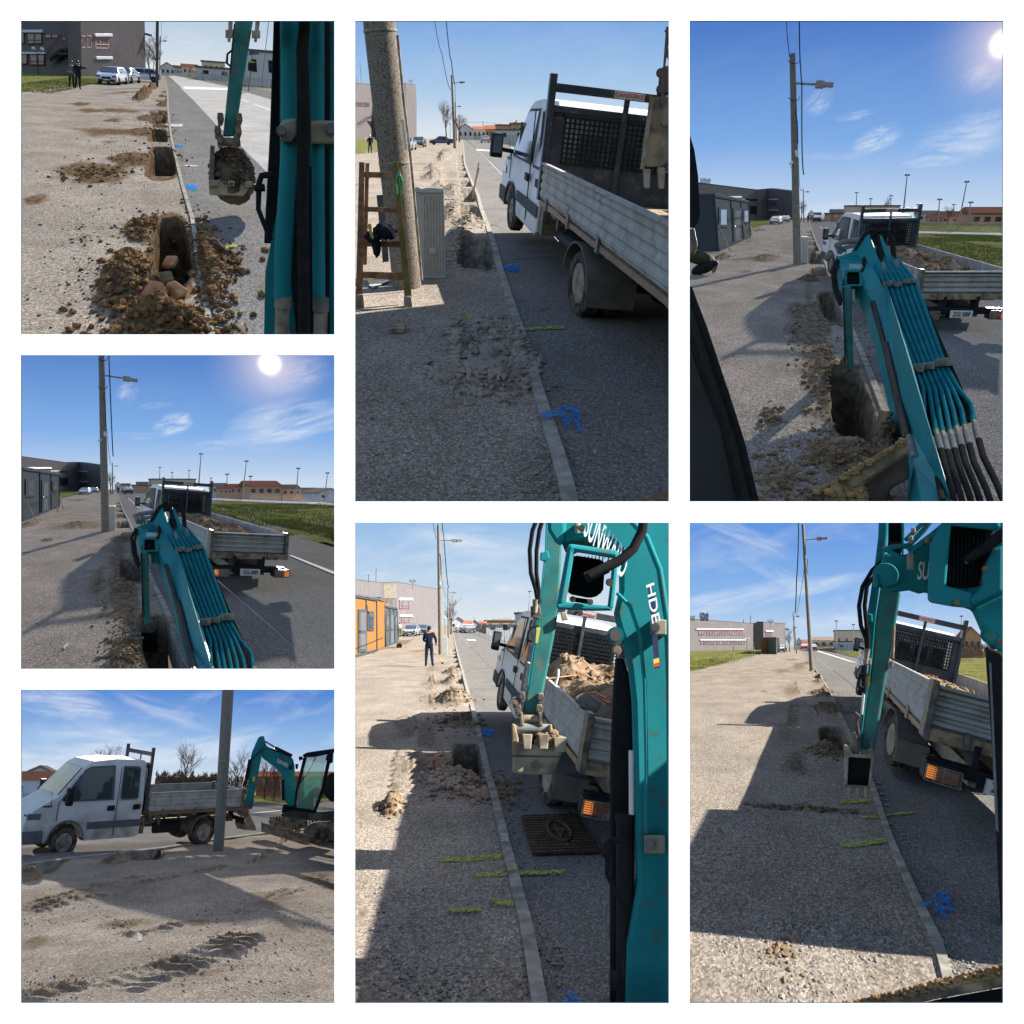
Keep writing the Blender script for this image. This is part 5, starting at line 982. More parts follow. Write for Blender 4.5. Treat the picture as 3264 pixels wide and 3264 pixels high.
    for pts in ([(2,1680),(52,1680),(60,1760),(4,1765)],[(300,1690),(345,1690),(356,1780),(302,1790)]): q=c.mb(); q.ppx(pts,yl-.03,.1); q.build('foot_wrap',RIM,bevel=.015)
    c=Ctx(st,'pliers','green-handled pliers hooked over the ladder rail, tall top middle picture','pliers',base=st.P(275,940,yl-.05),single=True); q=c.mb()
    for s_ in(-1,1): q.tpx([(272-s_*4,930,yl-.06),(272+s_*6,960,yl-.06),(272+s_*20,1000,yl-.06),(275+s_*14,1070,yl-.06)],[6,10,6,5],8)
    q.build('pliers',GREENP)
    c=Ctx(st,'work_gloves','dark work bag and gloves hanging over a ladder rung, tall top middle picture','gloves',base=st.P(170,1310,yl-.08),single=True); q=c.mb(); V,Fc=ICO[3]
    for (x,y,rx,ry,s_) in ((185,1290,70,48,1),(115,1330,50,40,2),(135,1390,26,60,3),(225,1300,28,45,4)):
        p=st.P(x,y,yl-.12)-c.base; mm=st.mc(st.P(x,y,yl)); nn=1+.16*np.sin(V[:,0]*7+s_)*np.cos(V[:,2]*6+V[:,1]*4); q.add(V*nn[:,None]*np.array([rx*mm,.09,ry*mm])+p,Fc)
    q.build('work_gloves',BLUE,smooth=True)
    c=Ctx(st,'paint_brush','pale bottle and yellow handle stuck in the bag on the ladder, tall top middle picture','tool',base=st.P(100,1290,yl-.15),single=True); q=c.mb(); q.tpx([(88,1250,yl-.2),(112,1340,yl-.2)],[14,8],8); q.build('paint_brush',mat('dim_ochre',(.5,.38,.12),.5))
    for pts,m,lb in (([(85,1620),(205,1590),(210,1600),(110,1640)],PLATE,'white sheet of paper on the ground behind the ladder, tall top middle picture'),([(75,1590),(180,1588),(210,1598),(95,1628)],mat('yellow_paper',(.65,.38,.05),.6),'orange-yellow envelope on the ground behind the ladder, tall top middle picture')):
        c=Ctx(st,'paper_sheet',lb,'paper',base=st.G(*pts[0],.03),single=True); q=c.mb(); zz=.03 if m is PLATE else .022; P_=[st.G(a,b,zz)-c.base for a,b in pts]; q.prism(P_,(0,0,.004)); q.build('paper_sheet',m)
    c=Ctx(st,'timber_stake','two light timber stakes standing in a pit by the kerb, tall top middle picture','stake',base=st.G(722,1098),single=True); q=c.mb(); yy=st.G(722,1098)[1]; q.ppx([(754,873),(762,876),(724,1100),(714,1098)],yy,.04); q.ppx([(755,908),(764,910),(722,1070),(714,1068)],yy-.1,.04); q.build('timber_stake',LWOOD)
    c=Ctx(st,'wood_offcut','small wooden block on the gravel in front of the ladder, tall top middle picture','block',base=st.G(265,1905),single=True); q=c.mb(); q.box((0,0,.03),(.16,.22,.05)); q.build('wood_offcut',MUDSTEEL,bevel=.004)
    # poles, wires
    polepx(st,(612,790),(592,342),19,11,CONC2,'concrete street lamp pole at the end of the row of pits, tall top middle picture',name='lamp_pole',cat='street lamp',lamp=((600,390),(645,388),(674,386)),lampw=8)
    polepx(st,(622,745),(613,508),9,6,CONC2,'farther slim lamp pole behind the first, tall top middle picture',name='lamp_pole',cat='street lamp',lamp=((615,535),(635,534),(650,533)),lampw=5)
    polepx(st,(783,735),(783,625),4,3,BLACK,'far thin pole left of the oncoming car, tall top middle picture')
    wire(st,[(483,-20,14),(530,200,24),(588,430,48)],1.8,'pair of cables, left one, crossing the sky, tall top middle picture'); wire(st,[(556,-20,13),(590,250,30),(612,400,48)],2.6,'thicker twisted cable right of the pair, tall top middle picture'); wire(st,[(612,400,48),(616,520,90)],1.2,'far run of the cable between the two lamp poles, tall top middle picture')
    wire(st,[(655,632,200),(783,628,200),(1000,652,200)],.7,'thin wire across the far houses, tall top middle picture')
    baretree(st,560,735,540,100,'bare tree at the school corner, tall top middle picture',95,3); baretree(st,640,735,560,90,'bare tree right of the lamp pole, tall top middle picture',110,6); baretree(st,345,400,372,50,'tree top just showing over the school roof, tall top middle picture',90,9)
    g=st.G(605,745)
    for x in (583,623):
        g=st.G(x,740); c=Ctx(st,'globe_lamp','round white lamp %s the far lamp pole, tall top middle picture'%('left of' if x<600 else 'right of'),'street lamp',base=g); mm=st.mc(g); q=c.mb(); q.tube([np.zeros(3),st.P(x,645,g[1])-g],1.3*mm,6); q.build('post',BLACK); q=c.mb(); q.sph(st.P(x,637,g[1])-g,8*mm); q.build('globe',PLATE,smooth=True)
    person(st,95,820,1.75,stand('pocket'),'distant man in dark clothes and pale cap by the fence posts, tall top middle picture',(NAVY,NAVY),yaw=180,hair=PLATE,hat=True)
    meshfence(st,[(66,820),(125,812)],1.5,'short white fence post pair by the lawn, tall top middle picture',m=PLATE,post=1,rows=1)
    car(st,395,782,178,'dark','dark grey saloon parked facing the camera beside the pole, tall top middle picture'); car(st,530,768,92,'blue','dark blue saloon parked side-on near the lamp pole, tall top middle picture'); car(st,322,800,176,'silver','silver car half hidden behind the thick concrete pole, tall top middle picture')
    car(st,795,756,0,'silver','silver hatchback driving away on the road, tall top middle picture',hatch=True,group='cars on the road'); car(st,685,730,180,'white','white van far down the road, tall top middle picture',hatch=True,group='cars on the road')
    for a in ((632,722,735,672,640,'white gabled house left of the road end, tall top middle picture',PALE,ROOFR,True,300),(722,800,735,675,655,'low red-roofed house beyond the road, tall top middle picture',PALE,ROOFR,False,310),(800,868,738,672,648,'house with bright tiled roof before the ochre block, tall top middle picture',OCHRE,ROOFR,False,300),(955,1060,742,665,628,'house with chimneys above the long wall, tall top middle picture',CREAM,ROOFG,False,290)): house(st,a[0],a[1],a[2],a[3],a[4],a[5],a[6],a[7],gable=a[8],yd=a[9],chim='chimneys' in a[5])
    def flat(x0,x1,yb_,yt,yd,lb,m,w=3):
        g=st.P(x0,yb_,yd);c=Ctx(st,'flat_roof_block',lb,'building',base=g); q=c.mb(); W_=st.P(x1,yb_,yd)[0]-g[0]; H=st.P(x0,yt,yd)[2]-g[2]; q.b2((0,0,-3),(W_,10,H)); q.build('wall',m); q=c.mb(); q.b2((-.2,-.2,H),(W_+.2,10,H+.3)); q.build('roof_edge',TRIM)
        for i in range(w): q=c.mb(); q.b2((W_*(i+.3)/w,-.08,H*.35),(W_*(i+.6)/w,.0,H*.75)); q.build('window',GLASS)
    flat(866,960,742,650,265,'ochre flat block at the left end of the long wall, tall top middle picture',OCHRE); flat(868,1060,742,680,235,'long pale wall building behind the green fence, tall top middle picture',PALE,2); flat(960,1060,740,642,260,'yellowish block behind the truck cab, tall top middle picture',OCHRE)
    meshfence(st,[(700,732),(860,752),(1010,785)],1.7,'green fence along the far side of the road, tall top middle picture',post=10)
    truck(st,[1.2646,7.2885,-.0646,.0617,.0359,.0975,.048,.493,-.0151],'empty white dual-cab tipper truck seen from behind beside the pits, tall top middle picture',tail=1.1)
    # hanging bucket top right
    yk=5.6; cx_=c=Ctx(st,'excavator','muddy excavator bucket with two teeth hanging at the right edge, tall top middle picture','excavator',base=st.P(1850,700,yk),group='teal mini excavator')
    q=c.mb(); q.ppx([(1815,475),(1980,470),(1980,900),(1905,885),(1890,905),(1762,905),(1742,920),(1760,760),(1790,560)],yk,.3); bk=q.build('bucket',MUDSTEEL,bevel=.02)
    q=c.mb(); q.ppx([(1800,465),(1826,470),(1765,920),(1742,915)],yk-.03,.36); q.build('bucket_side',RIM,parent=bk); teeth(c,[(1758,915,1806,1035),(1845,905,1896,1037),(1925,900,1970,1035)],yk-.05,.1,DUSTY,bk)
    bolt(c,1887,637,yk-.01,12,ZINC)
    q=c.mb(); q.ppx([(1860,300),(1960,270),(1980,470),(1835,470),(1850,420)],yk+.06,.2); q.build('link_plate',DSTEEL,bevel=.02); q=c.mb(); q.tpx([(1915,50,yk),(1890,270,yk),(1872,540,yk)],[16,7,12],8); q.tpx([(1905,60,yk-.02),(1940,120,yk-.02)],20,8); q.tpx([(1905,190,yk-.02),(1940,250,yk-.02)],22,8); q.build('rod',DSTEEL); 
    for y in (330,430): bolt(c,1866,y,yk,20,DSTEEL,'pin')
    rubble(st,'soil_clods','grey-brown clods of the freshly broken pile by the kerb, tall top middle picture',[(830,2190,270,120,3),(850,2050,190,170,3),(1010,2060,90,190,1.4),(620,2010,90,200,1),(560,2160,100,60,.7)],4200,.006,.05,mat('grey_soil',(.22,.19,.165),.95,0,.35,6,.9,col2=(.3,.26,.22),sc2=4),rel,21)
    rubble(st,'soil_clods','crumbly earth along the row of open pits, tall top middle picture',[(600,1200,110,120,1),(640,1400,110,120,1.5),(700,1260,110,50,1),(480,965,80,32,.5),(590,1060,90,45,.6),(560,830,60,30,.5)],1500,.01,.05,mat('pale_soil',(.26,.21,.155),.95,0,.3,9,.9),rel,22)
    rubble(st,'pebbles','small light stones strewn on the gravel and footpath, tall top middle picture',[(1150,2700,130,260,3),(500,2400,500,500,1),(1500,2200,400,500,.6),(500,1800,400,150,.5),(1200,2000,200,250,.7)],2200,.004,.015,STONE,None,23)
    for s_ in (((1000,1900),(1100,1893),(1280,1885)),((660,1830),(720,1826))): stroke(st,[list(s_)],9,M_['yel'],'yellow-green sprayed line at the broken pile, tall top middle picture',z=.012)
    stroke(st,[[(865,1525),(1000,1515)],[(950,1505),(990,1545)],[(930,1530),(1000,1535)]],12,M_['blu'],'blue sprayed mark near the farther pit, tall top middle picture',z=.012)
    stroke(st,[[(1135,2462),(1245,2440)]],17,M_['blu'],'short blue sprayed dash across the kerb, tall top middle picture',z=.05); stroke(st,[[(1255,2370),(1275,2440),(1300,2500)],[(1265,2375),(1360,2400),(1375,2450)],[(1270,2440),(1340,2450)],[(1340,2430),(1385,2525)],[(1290,2500),(1330,2400),(1370,2470)]],14,M_['blu'],'large blue sprayed sign on the footpath, tall top middle picture',z=.012)
    stroke(st,[[(960+i*26,1440),(985+i*26,1452),(960+i*26,1466)] for i in range(0,10)],4,sprayed('dusty_print',(.24,.235,.23),st.k),'pale tyre print on the dark footpath, tall top middle picture',z=.011)
    mark(st,[(740,795),(860,803),(870,810),(750,802)],CHALK,z=.002,label='white road marking, tall top middle picture'); mark(st,[(945,782),(975,792),(985,792),(950,780)],CHALK,z=.002,label='white road marking near the mirror, tall top middle picture')
    c9=Ctx(st,'steel_edge','pale steel blade corner at the lower right edge, tall top middle picture','steel edge',base=st.G(1800,2900),single=True); q=c9.mb(); yy=st.G(1640,2925)[1]; q.ppx([(1640,2945),(1990,2855),(1990,3000),(1640,3000)],yy,.15); q.build('steel_edge',RIM)
    sky(st,360,(126,170,226),(172,203,234),(220,228,235),[(880,560,200,30,0,.3)],wisp=.12)
    A,t=TM([1.2646,7.2885,-.0646,.0617,.0359,.0975,.048,.493,-.0151]); sunlamp(st,A@np.array([.03,3,2.5])+t,st.G(60,1640))
    exc_shade_body(cx_,3.6,4.0,12.0,2.0,4.9)  # unseen body, far taller than a real machine, added to shade the foreground
# ================================================================ place 3 and 4 share the same machine seen from its cab
def far_kit(st,pic,kx,yd0,hs):
    for a in hs: house(st,a[0],a[1],a[2],a[3],a[4],a[5]+', '+pic,a[6],a[7],gable=a[8],yd=a[9],wins=a[10] if len(a)>10 else 3,depth=a[11] if len(a)>11 else None)
def container(st,face,side,m,label,wins,sidefirst=True,props_=()):
    """cabin: end face and long side as picture quads [bottom near, bottom far, top far, top near]"""
    w=Wall(st,side[0],side[3],side[1],side[2]); e=Wall(st,face[0],face[3],face[1],face[2],y1=None); base=w.p[0]; c=Ctx(st,'site_cabin',label,'site cabin',base=base,group='site cabins on the gravel yard')
    H=w.p[3]-w.p[0]; L_=w.p[1]-w.p[0]; E_=e.p[0]-w.p[0] if np.linalg.norm(e.p[0]-w.p[0])>np.linalg.norm(e.p[1]-w.p[0]) else e.p[1]-w.p[0]
    q=c.mb(); z=np.zeros(3); q.prism([z,L_,L_+E_,E_],H); q.build('body',m,bevel=.03)
    q=c.mb(); n=w.n
    for t in (0,.36,.68,1): a=L_*t+n*.04; q.beam(a,a+H,.14,.07,up=n)
    q.beam(H*.98+n*.04,L_+H*.98+n*.04,.1,.1); q.beam(H*.02+n*.04,L_+H*.02+n*.04,.1,.12); q.build('frame',CONT,bevel=.01)
    q=c.mb(); up=np.array([0,0,.08]); q.prism([H-n*-.1,L_+H+n*.1,L_+H+E_*1.03,H+E_*1.03],up); q.build('roof_edge',TRIM)
    def rect(x0,y0,x1,y1,o):
        P_=[w.at(x0,y1),w.at(x1,y1),w.at(x1,y0),w.at(x0,y0)]; return [p-base+n*o for p in P_]
    for x0,y0,x1,y1,kd in wins:
        q=c.mb(); q.prism(rect(x0,y0,x1,y1,.07),n*-.06); o=q.build('door' if kd=='door' else 'window_frame',CONT,bevel=.01); q=c.mb(); dx,dy=(x1-x0)*.18,(y1-y0)*.12
        if kd=='door': 
            q.prism(rect(x0+dx,y0+dy*.6,x1-dx,(y0+y1)/2,.085),n*-.02); q.prism(rect(x0+dx,(y0+y1)/2+dy*.6,x1-dx,y1-dy*.5,.085),n*-.02); q.build('door_panel',TRIM,parent=o)
            q=c.mb(); q.prism(rect(x0+dx*.3,(y0+y1)/2,x0+dx*.9,(y0+y1)/2+dy*.4,.12),n*-.04); q.build('handle',BLACK,parent=o)
        else: q.prism(rect(x0+dx,y0+dy,x1-dx,y1-dy,.085),n*-.02); q.build('pane',GLASS,parent=o)
    for (xa,ya,xb,yb_) in props_:
        g=st.G(xb,yb_); q=c.mb(); a=w.at(xa,ya,.05)-base; q.beam(a,g-base,.06,.06); q.build('wooden_brace',LWOOD)
    return c
def boom34(st,S,dx,dy,label,pic,ynear,yfar,sunlit=True):
    """boom, arm, tubes and hoses from picture points of the tall right picture; S,dx,dy carry them to the other picture"""
    f=lambda x,y:(x*S+dx,y*S+dy); yy=lambda y: float(np.interp(y,(1400,2950),(yfar,ynear)))
    T=lambda pts:[(*f(x,y),yy(y)) for x,y in pts]
    c=Ctx(st,'excavator',label,'excavator',base=st.P(*f(1300,2000),yy(2000)),group='teal mini excavator')
    def plate(pts,t,m,name,bev=.02,off=0.):
        q=c.mb(); P_=[st.P(*f(x,y),yy(y)+off)-c.base for x,y in pts]; v=st.d(*f(*pts[0])); q.prism(P_,np.array([0,t*.35,-t])); return q.build(name,m,bevel=bev)
    plate([(915,1450),(1000,1420),(1075,1290),(1110,1300),(1150,1400),(1205,1560),(1250,1700),(1345,1990),(1480,2480),(1640,2990),(1440,2990),(1385,2720),(1350,2500),(1290,2320),(1220,2060),(1170,1870),(1115,1700),(1075,1625),(1060,1580),(950,1590)],.3,TEAL,'boom',.03)
    plate([(1165,1310),(1190,1320),(1270,1500),(1230,1500)],.25,TEAL,'boom_lug')
    plate([(1195,1560),(1392,1585),(1600,2090),(1760,2430),(1465,2540),(1385,2130)],.04,RUBBER,'pipe_shade_plate',.005,.32 if S==1 else .75)  # black plate added under the pipes to paint the shade between them
    # tubes
    n=7; ends=[(1465,2540),(1517,2500),(1557,2508),(1601,2500),(1641,2478),(1690,2470),(1748,2440)]
    for i in range(n):
        u=i/(n-1); top=[(1085+i*12,1420-28*math.sin(u*3.1)),(1120+i*26,1440+4*i)] ; pts=top+[(1195+i*32,1600),(1260+i*33,1800),(1385+i*31,2110),(1440+i*36,2260)]+[(ends[i][0]-18,ends[i][1]-90),ends[i]]
        q=c.mb(); q.tpx(T(pts),np.array([13.5]*len(pts))*S,12); q.build('steel_pipe',PIPE,smooth=True)
        e=ends[i]; d=(22,90); q=c.mb(); q.tpx(T([(e[0]-3,e[1]-12),(e[0]+3,e[1]+12)]),18*S,6); q.build('pipe_nut',PIPE); q=c.mb(); q.tpx(T([(e[0]+2,e[1]+12),(e[0]+12,e[1]+50)]),17*S,6); q.build('hose_fitting',ZINC); q=c.mb(); q.tpx(T([(e[0]+12,e[1]+50),(e[0]+32,e[1]+130)]),20*S,14); q.build('hose_sleeve',STEEL,smooth=True)
        q=c.mb(); q.tpx(T([(e[0]+30,e[1]+125),(e[0]+58,e[1]+230),(e[0]+95+8*i,e[1]+400),(e[0]+130+16*i,e[1]+620)]),19*S,12); q.build('hydraulic_hose',RUBBER,smooth=True)
    for x0,y0,x1,y1 in ((1195,1597,1252,1635),(1256,1604,1312,1634),(1320,1582,1390,1616),(1368,2100,1442,2160),(1435,2092,1508,2142),(1512,2065,1612,2122),(1283,2090,1330,2135)):
        q=c.mb(); y_=yy(y1)-.12; q.ppx([f(x0,y0+8),f(x1,y0-4),f(x1,y1-6),f(x0,y1)],y_,.14); q.build('hose_clamp',ZINC,bevel=.01); bolt(c,*f((x0+x1)/2,(y0+y1)/2),y_-.01,14*S,STEEL)
    # hoses looping over the joint
    for pts,r in (([(1030,1420),(1080,1320),(1130,1285),(1165,1330),(1185,1480),(1190,1500)],15),([(1110,1340),(1160,1295),(1215,1290),(1250,1340),(1262,1460),(1272,1480)],15),([(1085,1410),(1082,1480),(1065,1540),(1010,1590)],13),([(915,1470),(885,1530),(895,1640),(915,1700),(935,1740)],10),([(925,1480),(905,1560),(915,1640),(940,1720)],9),([(1130,1420),(1175,1560),(1230,1720)],9)):
        q=c.mb(); q.tpx(T(pts),r*S,12); q.build('hydraulic_hose',RUBBER,smooth=True)
    for p in ((1190,1500),(1272,1480)): q=c.mb(); q.tpx(T([p,(p[0]+12,p[1]+50)]),18*S,10); q.build('hose_fitting',STEEL)
    # cross pipes and pivot, work-light housing
    q=c.mb(); q.tpx(T([(930,1365),(1100,1340)]),16*S,10); q.tpx(T([(930,1400),(1080,1375)]),12*S,10); q.build('linkage_rod',STEEL,smooth=True); q=c.mb(); q.tpx(T([(918,1375),(938,1420)]),22*S,12); q.build('pivot',DSTEEL)
    for k in range(5): q=c.mb(); q.tpx(T([(930,1462+k*12),(1060,1430+k*10),(1110,1445+k*10)]),5*S,8); q.build('steel_pipe',TEAL,smooth=True)
    y_=yy(1560)-.35; q=c.mb(); q.ppx([f(962,1530),f(1058,1530),f(1058,1545),f(962,1545)],y_,.3); q.ppx([f(962,1545),f(976,1545),f(976,1625),f(962,1625)],y_,.3); q.ppx([f(1048,1545),f(1070,1545),f(1075,1628),f(1052,1625)],y_,.3); q.ppx([f(962,1618),f(1070,1618),f(1070,1632),f(962,1632)],y_,.3); q.build('light_guard',TEAL,bevel=.01); q=c.mb(); q.ppx([f(976,1545),f(1048,1545),f(1048,1618),f(976,1618)],y_+.1,.2); q.build('work_light',BLACK,bevel=.02)
    letters(c,'SUNWARD',f(1030,1512),f(1070,1515),f(1030,1495),yy(1512)-.12,WTXT); 
    # arm going down
    ya=yy(1650); q=c.mb(); q.ppx([f(944,1630),f(1000,1628),f(1008,1800),f(1020,2140),f(976,2150),f(955,1900)],ya,.3); q.build('arm',TEALW,bevel=.015)
    q=c.mb(); q.ppx([f(950,1640),f(956,1640),f(968,2100),f(960,2100)],ya-.03,.05); q.build('arm_edge',BLACK); q=c.mb(); q.tpx([(*f(928,1660),ya),(*f(935,1740),ya)],9*S,8); q.tpx([(*f(1012,1650),ya),(*f(1016,1720),ya)],9*S,8); q.build('hose_fitting',RIM)
    q=c.mb(); q.ppx([f(930,2085),f(960,2050),f(975,2140),f(1040,2140),f(1052,2080),f(1062,2180),f(1040,2210),f(930,2210)],ya+.1,.25); q.build('link_plate',DSTEEL,bevel=.02)
    q=c.mb(); q.ppx([f(920,2190),f(1062,2190),f(1072,2350),f(925,2330)],ya+.12,.3); q.build('bucket',BLACK,bevel=.02)
    # under-boom cylinder
    q=c.mb(); q.tpx(T([(1130,1730),(1200,1980),(1260,2250),(1330,2560)]),16*S,10); q.tpx(T([(1215,1990),(1290,2330),(1345,2550)]),26*S,12); q.build('boom_cylinder',BLACK,smooth=True); q=c.mb(); q.tpx(T([(1345,2530),(1390,2680)]),22*S,10); q.build('hose_fitting',STEEL)
    return c
def place3():
    st=P3; M_=mats(st,.85); pic='tall top right picture'
    K_=[(742,1213),(745,1255),(775,1345),(832,1475),(850,1530),(880,1620),(930,1760),(1030,2000),(1180,2395),(1300,2750),(1385,2990)]
    Re=[(752,1213),(790,1250),(930,1370),(1150,1620),(1540,1925),(1925,2275),(1990,2330)]; Fe=[(770,1213),(850,1222),(960,1243),(1430,1305),(1990,1380)]
    L=[(380,1213),(378,1290),(100,1330),(-50,1360),(-50,2990)]
    rel=Relief(st,.012)
    rel.pit(905,1760,90,80,.6,4).pit(1000,2370,118,235,.9,4).pit(785,1465,42,26,.5,4).pit(768,1400,30,12,.4).pit(758,1370,24,8,.3).pit(752,1340,20,5,.3).pit(748,1318,16,4,.3).pit(744,1300,14,3,.3).pit(812,1545,55,22,.4,4)
    rel.pile(850,2250,120,300,.09).pile(800,1850,130,150,.05).pile(980,2700,300,150,.16).pile(1180,2560,90,110,.35).pile(1230,1950,130,150,.06).pile(470,1462,95,26,.16).pile(215,1455,60,18,.16).pile(440,1292,60,7,.3).pile(740,1590,70,20,.12).pile(770,1440,40,26,.15,.5)
    for a in ((660,1810,80,90,.5),(520,2440,60,60,.6),(560,2800,150,160,.5),(360,1540,40,10,.6),(340,1465,70,16,.5),(600,1400,80,60,.25),(740,2100,80,500,.5)): rel.patch(*a)
    rel.track([(690,1720),(640,1950)],.22,.03,.17)
    lay(st,M_,K_,kw(1213,5,2990,65),Re,Fe,L,1214,2990,rel,fy=2600)
    strip(st,'field',[(955,1213),(1400,1300),(1400,1520),(1500,1560)],[(2000,1213),(2000,1560)],1222,1545,M_['gr'],z=.02,relief=Relief(st,.1),label='rough green field right of the road, '+pic,rowstep=8)
    grass(st,'rough grass tufts on the field right of the truck, '+pic,[(1720,1420,260,80),(1780,1340,200,18)],16000,.13,BLADE)
    strip(st,'grass_verge',[(370,1215),(378,1290)],[(520,1215),(505,1245),(430,1270),(385,1280)],1216,1282,M_['gr'],z=.02,label='grass between the cabin and the parked cars, '+pic)
    strip(st,'far_ground',[(-60,1190),(-60,1300)],[(2000,1190),(2000,1300)],1197,1216,M_['lot'],z=-.05,label='ground at the end of the road, '+pic)
    mark(st,[(1400,1298),(2000,1312),(2000,1325),(1400,1309)],M_['wht'],z=.06,label='pale lane crossing behind the field, '+pic)
    # school
    A_=Wall(st,(640,1224),(640,1055),(425,1222),(490,1037)); A_=Wall(st,(490,1224),(490,1037),(650,1226),(642,1055)); B_=Wall(st,(-60,1240),(-60,985),(425,1224),(425,1043),y0=A_.p[0][1]*.7,y1=A_.p[0][1]*.98); C_=Wall(st,(425,1224),(425,1043),(490,1224),(490,1037),y0=A_.p[0][1]*.98,y1=A_.p[0][1])
    school(st,'low grey school block between cabin and pole, '+pic,[B_,C_,A_],[(2,505,1105,547,1138,'w3'),(2,500,1097,555,1104,'awn'),(2,505,1170,545,1190,'w3'),(2,500,1163,557,1169,'awn'),(1,455,1100,467,1132,'w1'),(1,474,1100,488,1132,'w1'),(0,330,1095,380,1106,'dark'),(0,385,1098,430,1109,'dark'),(0,160,1080,330,1090,'awn'),(0,385,1140,425,1190,'dark')],depth=14)
    container(st,[(188,1418),(50,1416),(58,1068),(160,1075)],[(190,1418),(386,1330),(378,1123),(162,1075)],CONT,'dark grey site cabin with two windows and timber braces, '+pic,[(188,1150,243,1272,'w'),(278,1155,328,1366,'door'),(338,1162,372,1247,'w')],props_=((182,1258,266,1420),(330,1235,378,1365),(380,1262,412,1344)))
    # pole
    def ex(c,g,yy):
        for y in (255,480): 
            q=c.mb(); q.tpx([(615,y,yy-.2),(640,y+18,yy-.3),(680,y+14,yy-.3),(690,y-10,yy-.2)],2.2,6); q.build('cable_loop',WIRE)
        q=c.mb(); q.tpx([(622,880,yy-.3),(645,874,yy-.3)],9,10); q.tpx([(628,884,yy-.3),(634,908,yy-.3)],3,6); q.build('camera',WLAMP); q=c.mb(); q.ppx([(656,802),(676,804),(680,838),(660,842)],yy-.3,.15); q.build('junction_box',PLATE,bevel=.01); q=c.mb(); q.tpx([(665,540,yy-.3),(662,580,yy-.35),(672,625,yy-.3),(676,760,yy-.3)],3,6); q.build('cable',WIRE)
    polepx(st,(672,1495),(642,212),46,34,CONC2,'tall weathered utility pole carrying a street lamp and camera, '+pic,bands=(.15,.29,.39,.58,.77,.91),lamp=((664,393),(790,400),(893,404)),lampw=24,extra=ex)
    polepx(st,(712,1242),(708,1035),7,5,CONC2,'far slim lamp pole right of the tall pole, '+pic,name='lamp_pole',cat='street lamp',lamp=((711,1055),(730,1055),(747,1055)),lampw=5)
    g=st.G(715,1492); boxpx(st,'cable_cabinet','grey cable cabinet at the foot of the tall pole, '+pic,'cabinet',[(696,1330),(738,1330),(734,1490),(698,1492)],m=CABINET,base=(715,1492),depth=.9,bevel=.01)
    wire(st,[(602,-20,30),(627,240,37)],2.2,'left pair of cables above the pole, '+pic); wire(st,[(685,-20,22),(693,300,32),(700,390,37),(712,950,90)],3.4,'thick dark cable running down past the street lamp, '+pic); wire(st,[(680,850,40),(702,1040,100)],1.2,'thin far cable right of the pole, '+pic)
    person(st,738,1243,1.7,stand(),'tiny figure walking on the far footpath, '+pic,(NAVY,NAVY)); 
    car(st,541,1252,176,'silver','silver estate car parked facing the camera beside the school, '+pic,estate=True); car(st,596,1240,175,'dark','dark small car parked behind the silver one, '+pic)
    car(st,790,1237,0,'dark','dark car driving away on the road, '+pic,group='cars on the road'); car(st,770,1226,0,'dark','second dark car farther up the road, '+pic,group='cars on the road'); car(st,752,1219,0,'silver','silver car farthest up the road, '+pic,group='cars on the road')
    for x,yb_,yt,yd,lb,l in ((1318,1185,955,190,'tallest floodlight mast above the truck',24),(1030,1180,1062,330,'short floodlight mast left of the pale hall',4),(1118,1180,1099,360,'tiny far floodlight mast above the hall',2),(1240,1180,1080,330,'floodlight mast above the right end of the hall',4),(1648,1290,996,125,'leaning floodlight mast right of the truck',58),(1525,1285,1104,160,'floodlight mast before the middle brown house',15),(1405,1230,1135,300,'tiny floodlight mast above the truck guard',4),(1622,1200,1135,330,'tiny floodlight mast over the brown roofs',4),(1705,1285,1122,160,'floodlight mast left of the big brown house',25)): mast(st,x,yb_,yt,lb+', '+pic,yd,2,5 if yd>250 else 7,lean=l)
    far_kit(st,pic,1,0,((1405,1535,1240,1190,1168,'white-gabled low brown house right of the truck',PALE,ROOFG,False,200),(1545,1715,1250,1205,1172,'middle brown house with hipped roof',OCHRE,ROOFR,False,190),(1725,1990,1262,1185,1145,'big ochre-brown house at the right edge',OCHRE,ROOFR,False,170,4),(1470,1560,1245,1215,1195,'small orange shed before the brown houses',OCHRE,ROOFR,False,170),(735,770,1212,1188,1168,'pale gable just right of the far lamp pole',PALE,ROOFG,True,300),(770,815,1212,1195,1180,'red roof at the road end',CREAM,ROOFR,False,290),(870,960,1212,1180,1160,'house with chimneys left of the hall',CREAM,ROOFG,False,280)))
    def flat(x0,x1,yb_,yt,yd,lb,m):
        g=st.P(x0,yb_,yd);c=Ctx(st,'flat_roof_block',lb,'building',base=g); q=c.mb(); W_=st.P(x1,yb_,yd)[0]-g[0]; H=st.P(x0,yt,yd)[2]-g[2]; q.b2((0,0,-3),(W_,20,H)); q.build('wall',m); q=c.mb(); q.b2((-.2,-.2,H),(W_+.2,20,H+.3)); q.build('roof_edge',TRIM)
    flat(967,1290,1205,1143,260,'large cream hall behind the truck cab, '+pic,CREAM); flat(845,970,1212,1190,240,'low ochre block left of the cream hall, '+pic,OCHRE)
    meshfence(st,[(800,1222),(955,1243)],1.8,'green fence across the road, '+pic,post=8); meshfence(st,[(1420,1290),(1990,1312)],1.7,'wire fence along the far edge of the field, '+pic,post=10,m=LAMPG)
    bush(st,1700,1790,1385,1335,90,'dry bush standing in the field, '+pic,n=500,cat='bush',name='dry_bush')
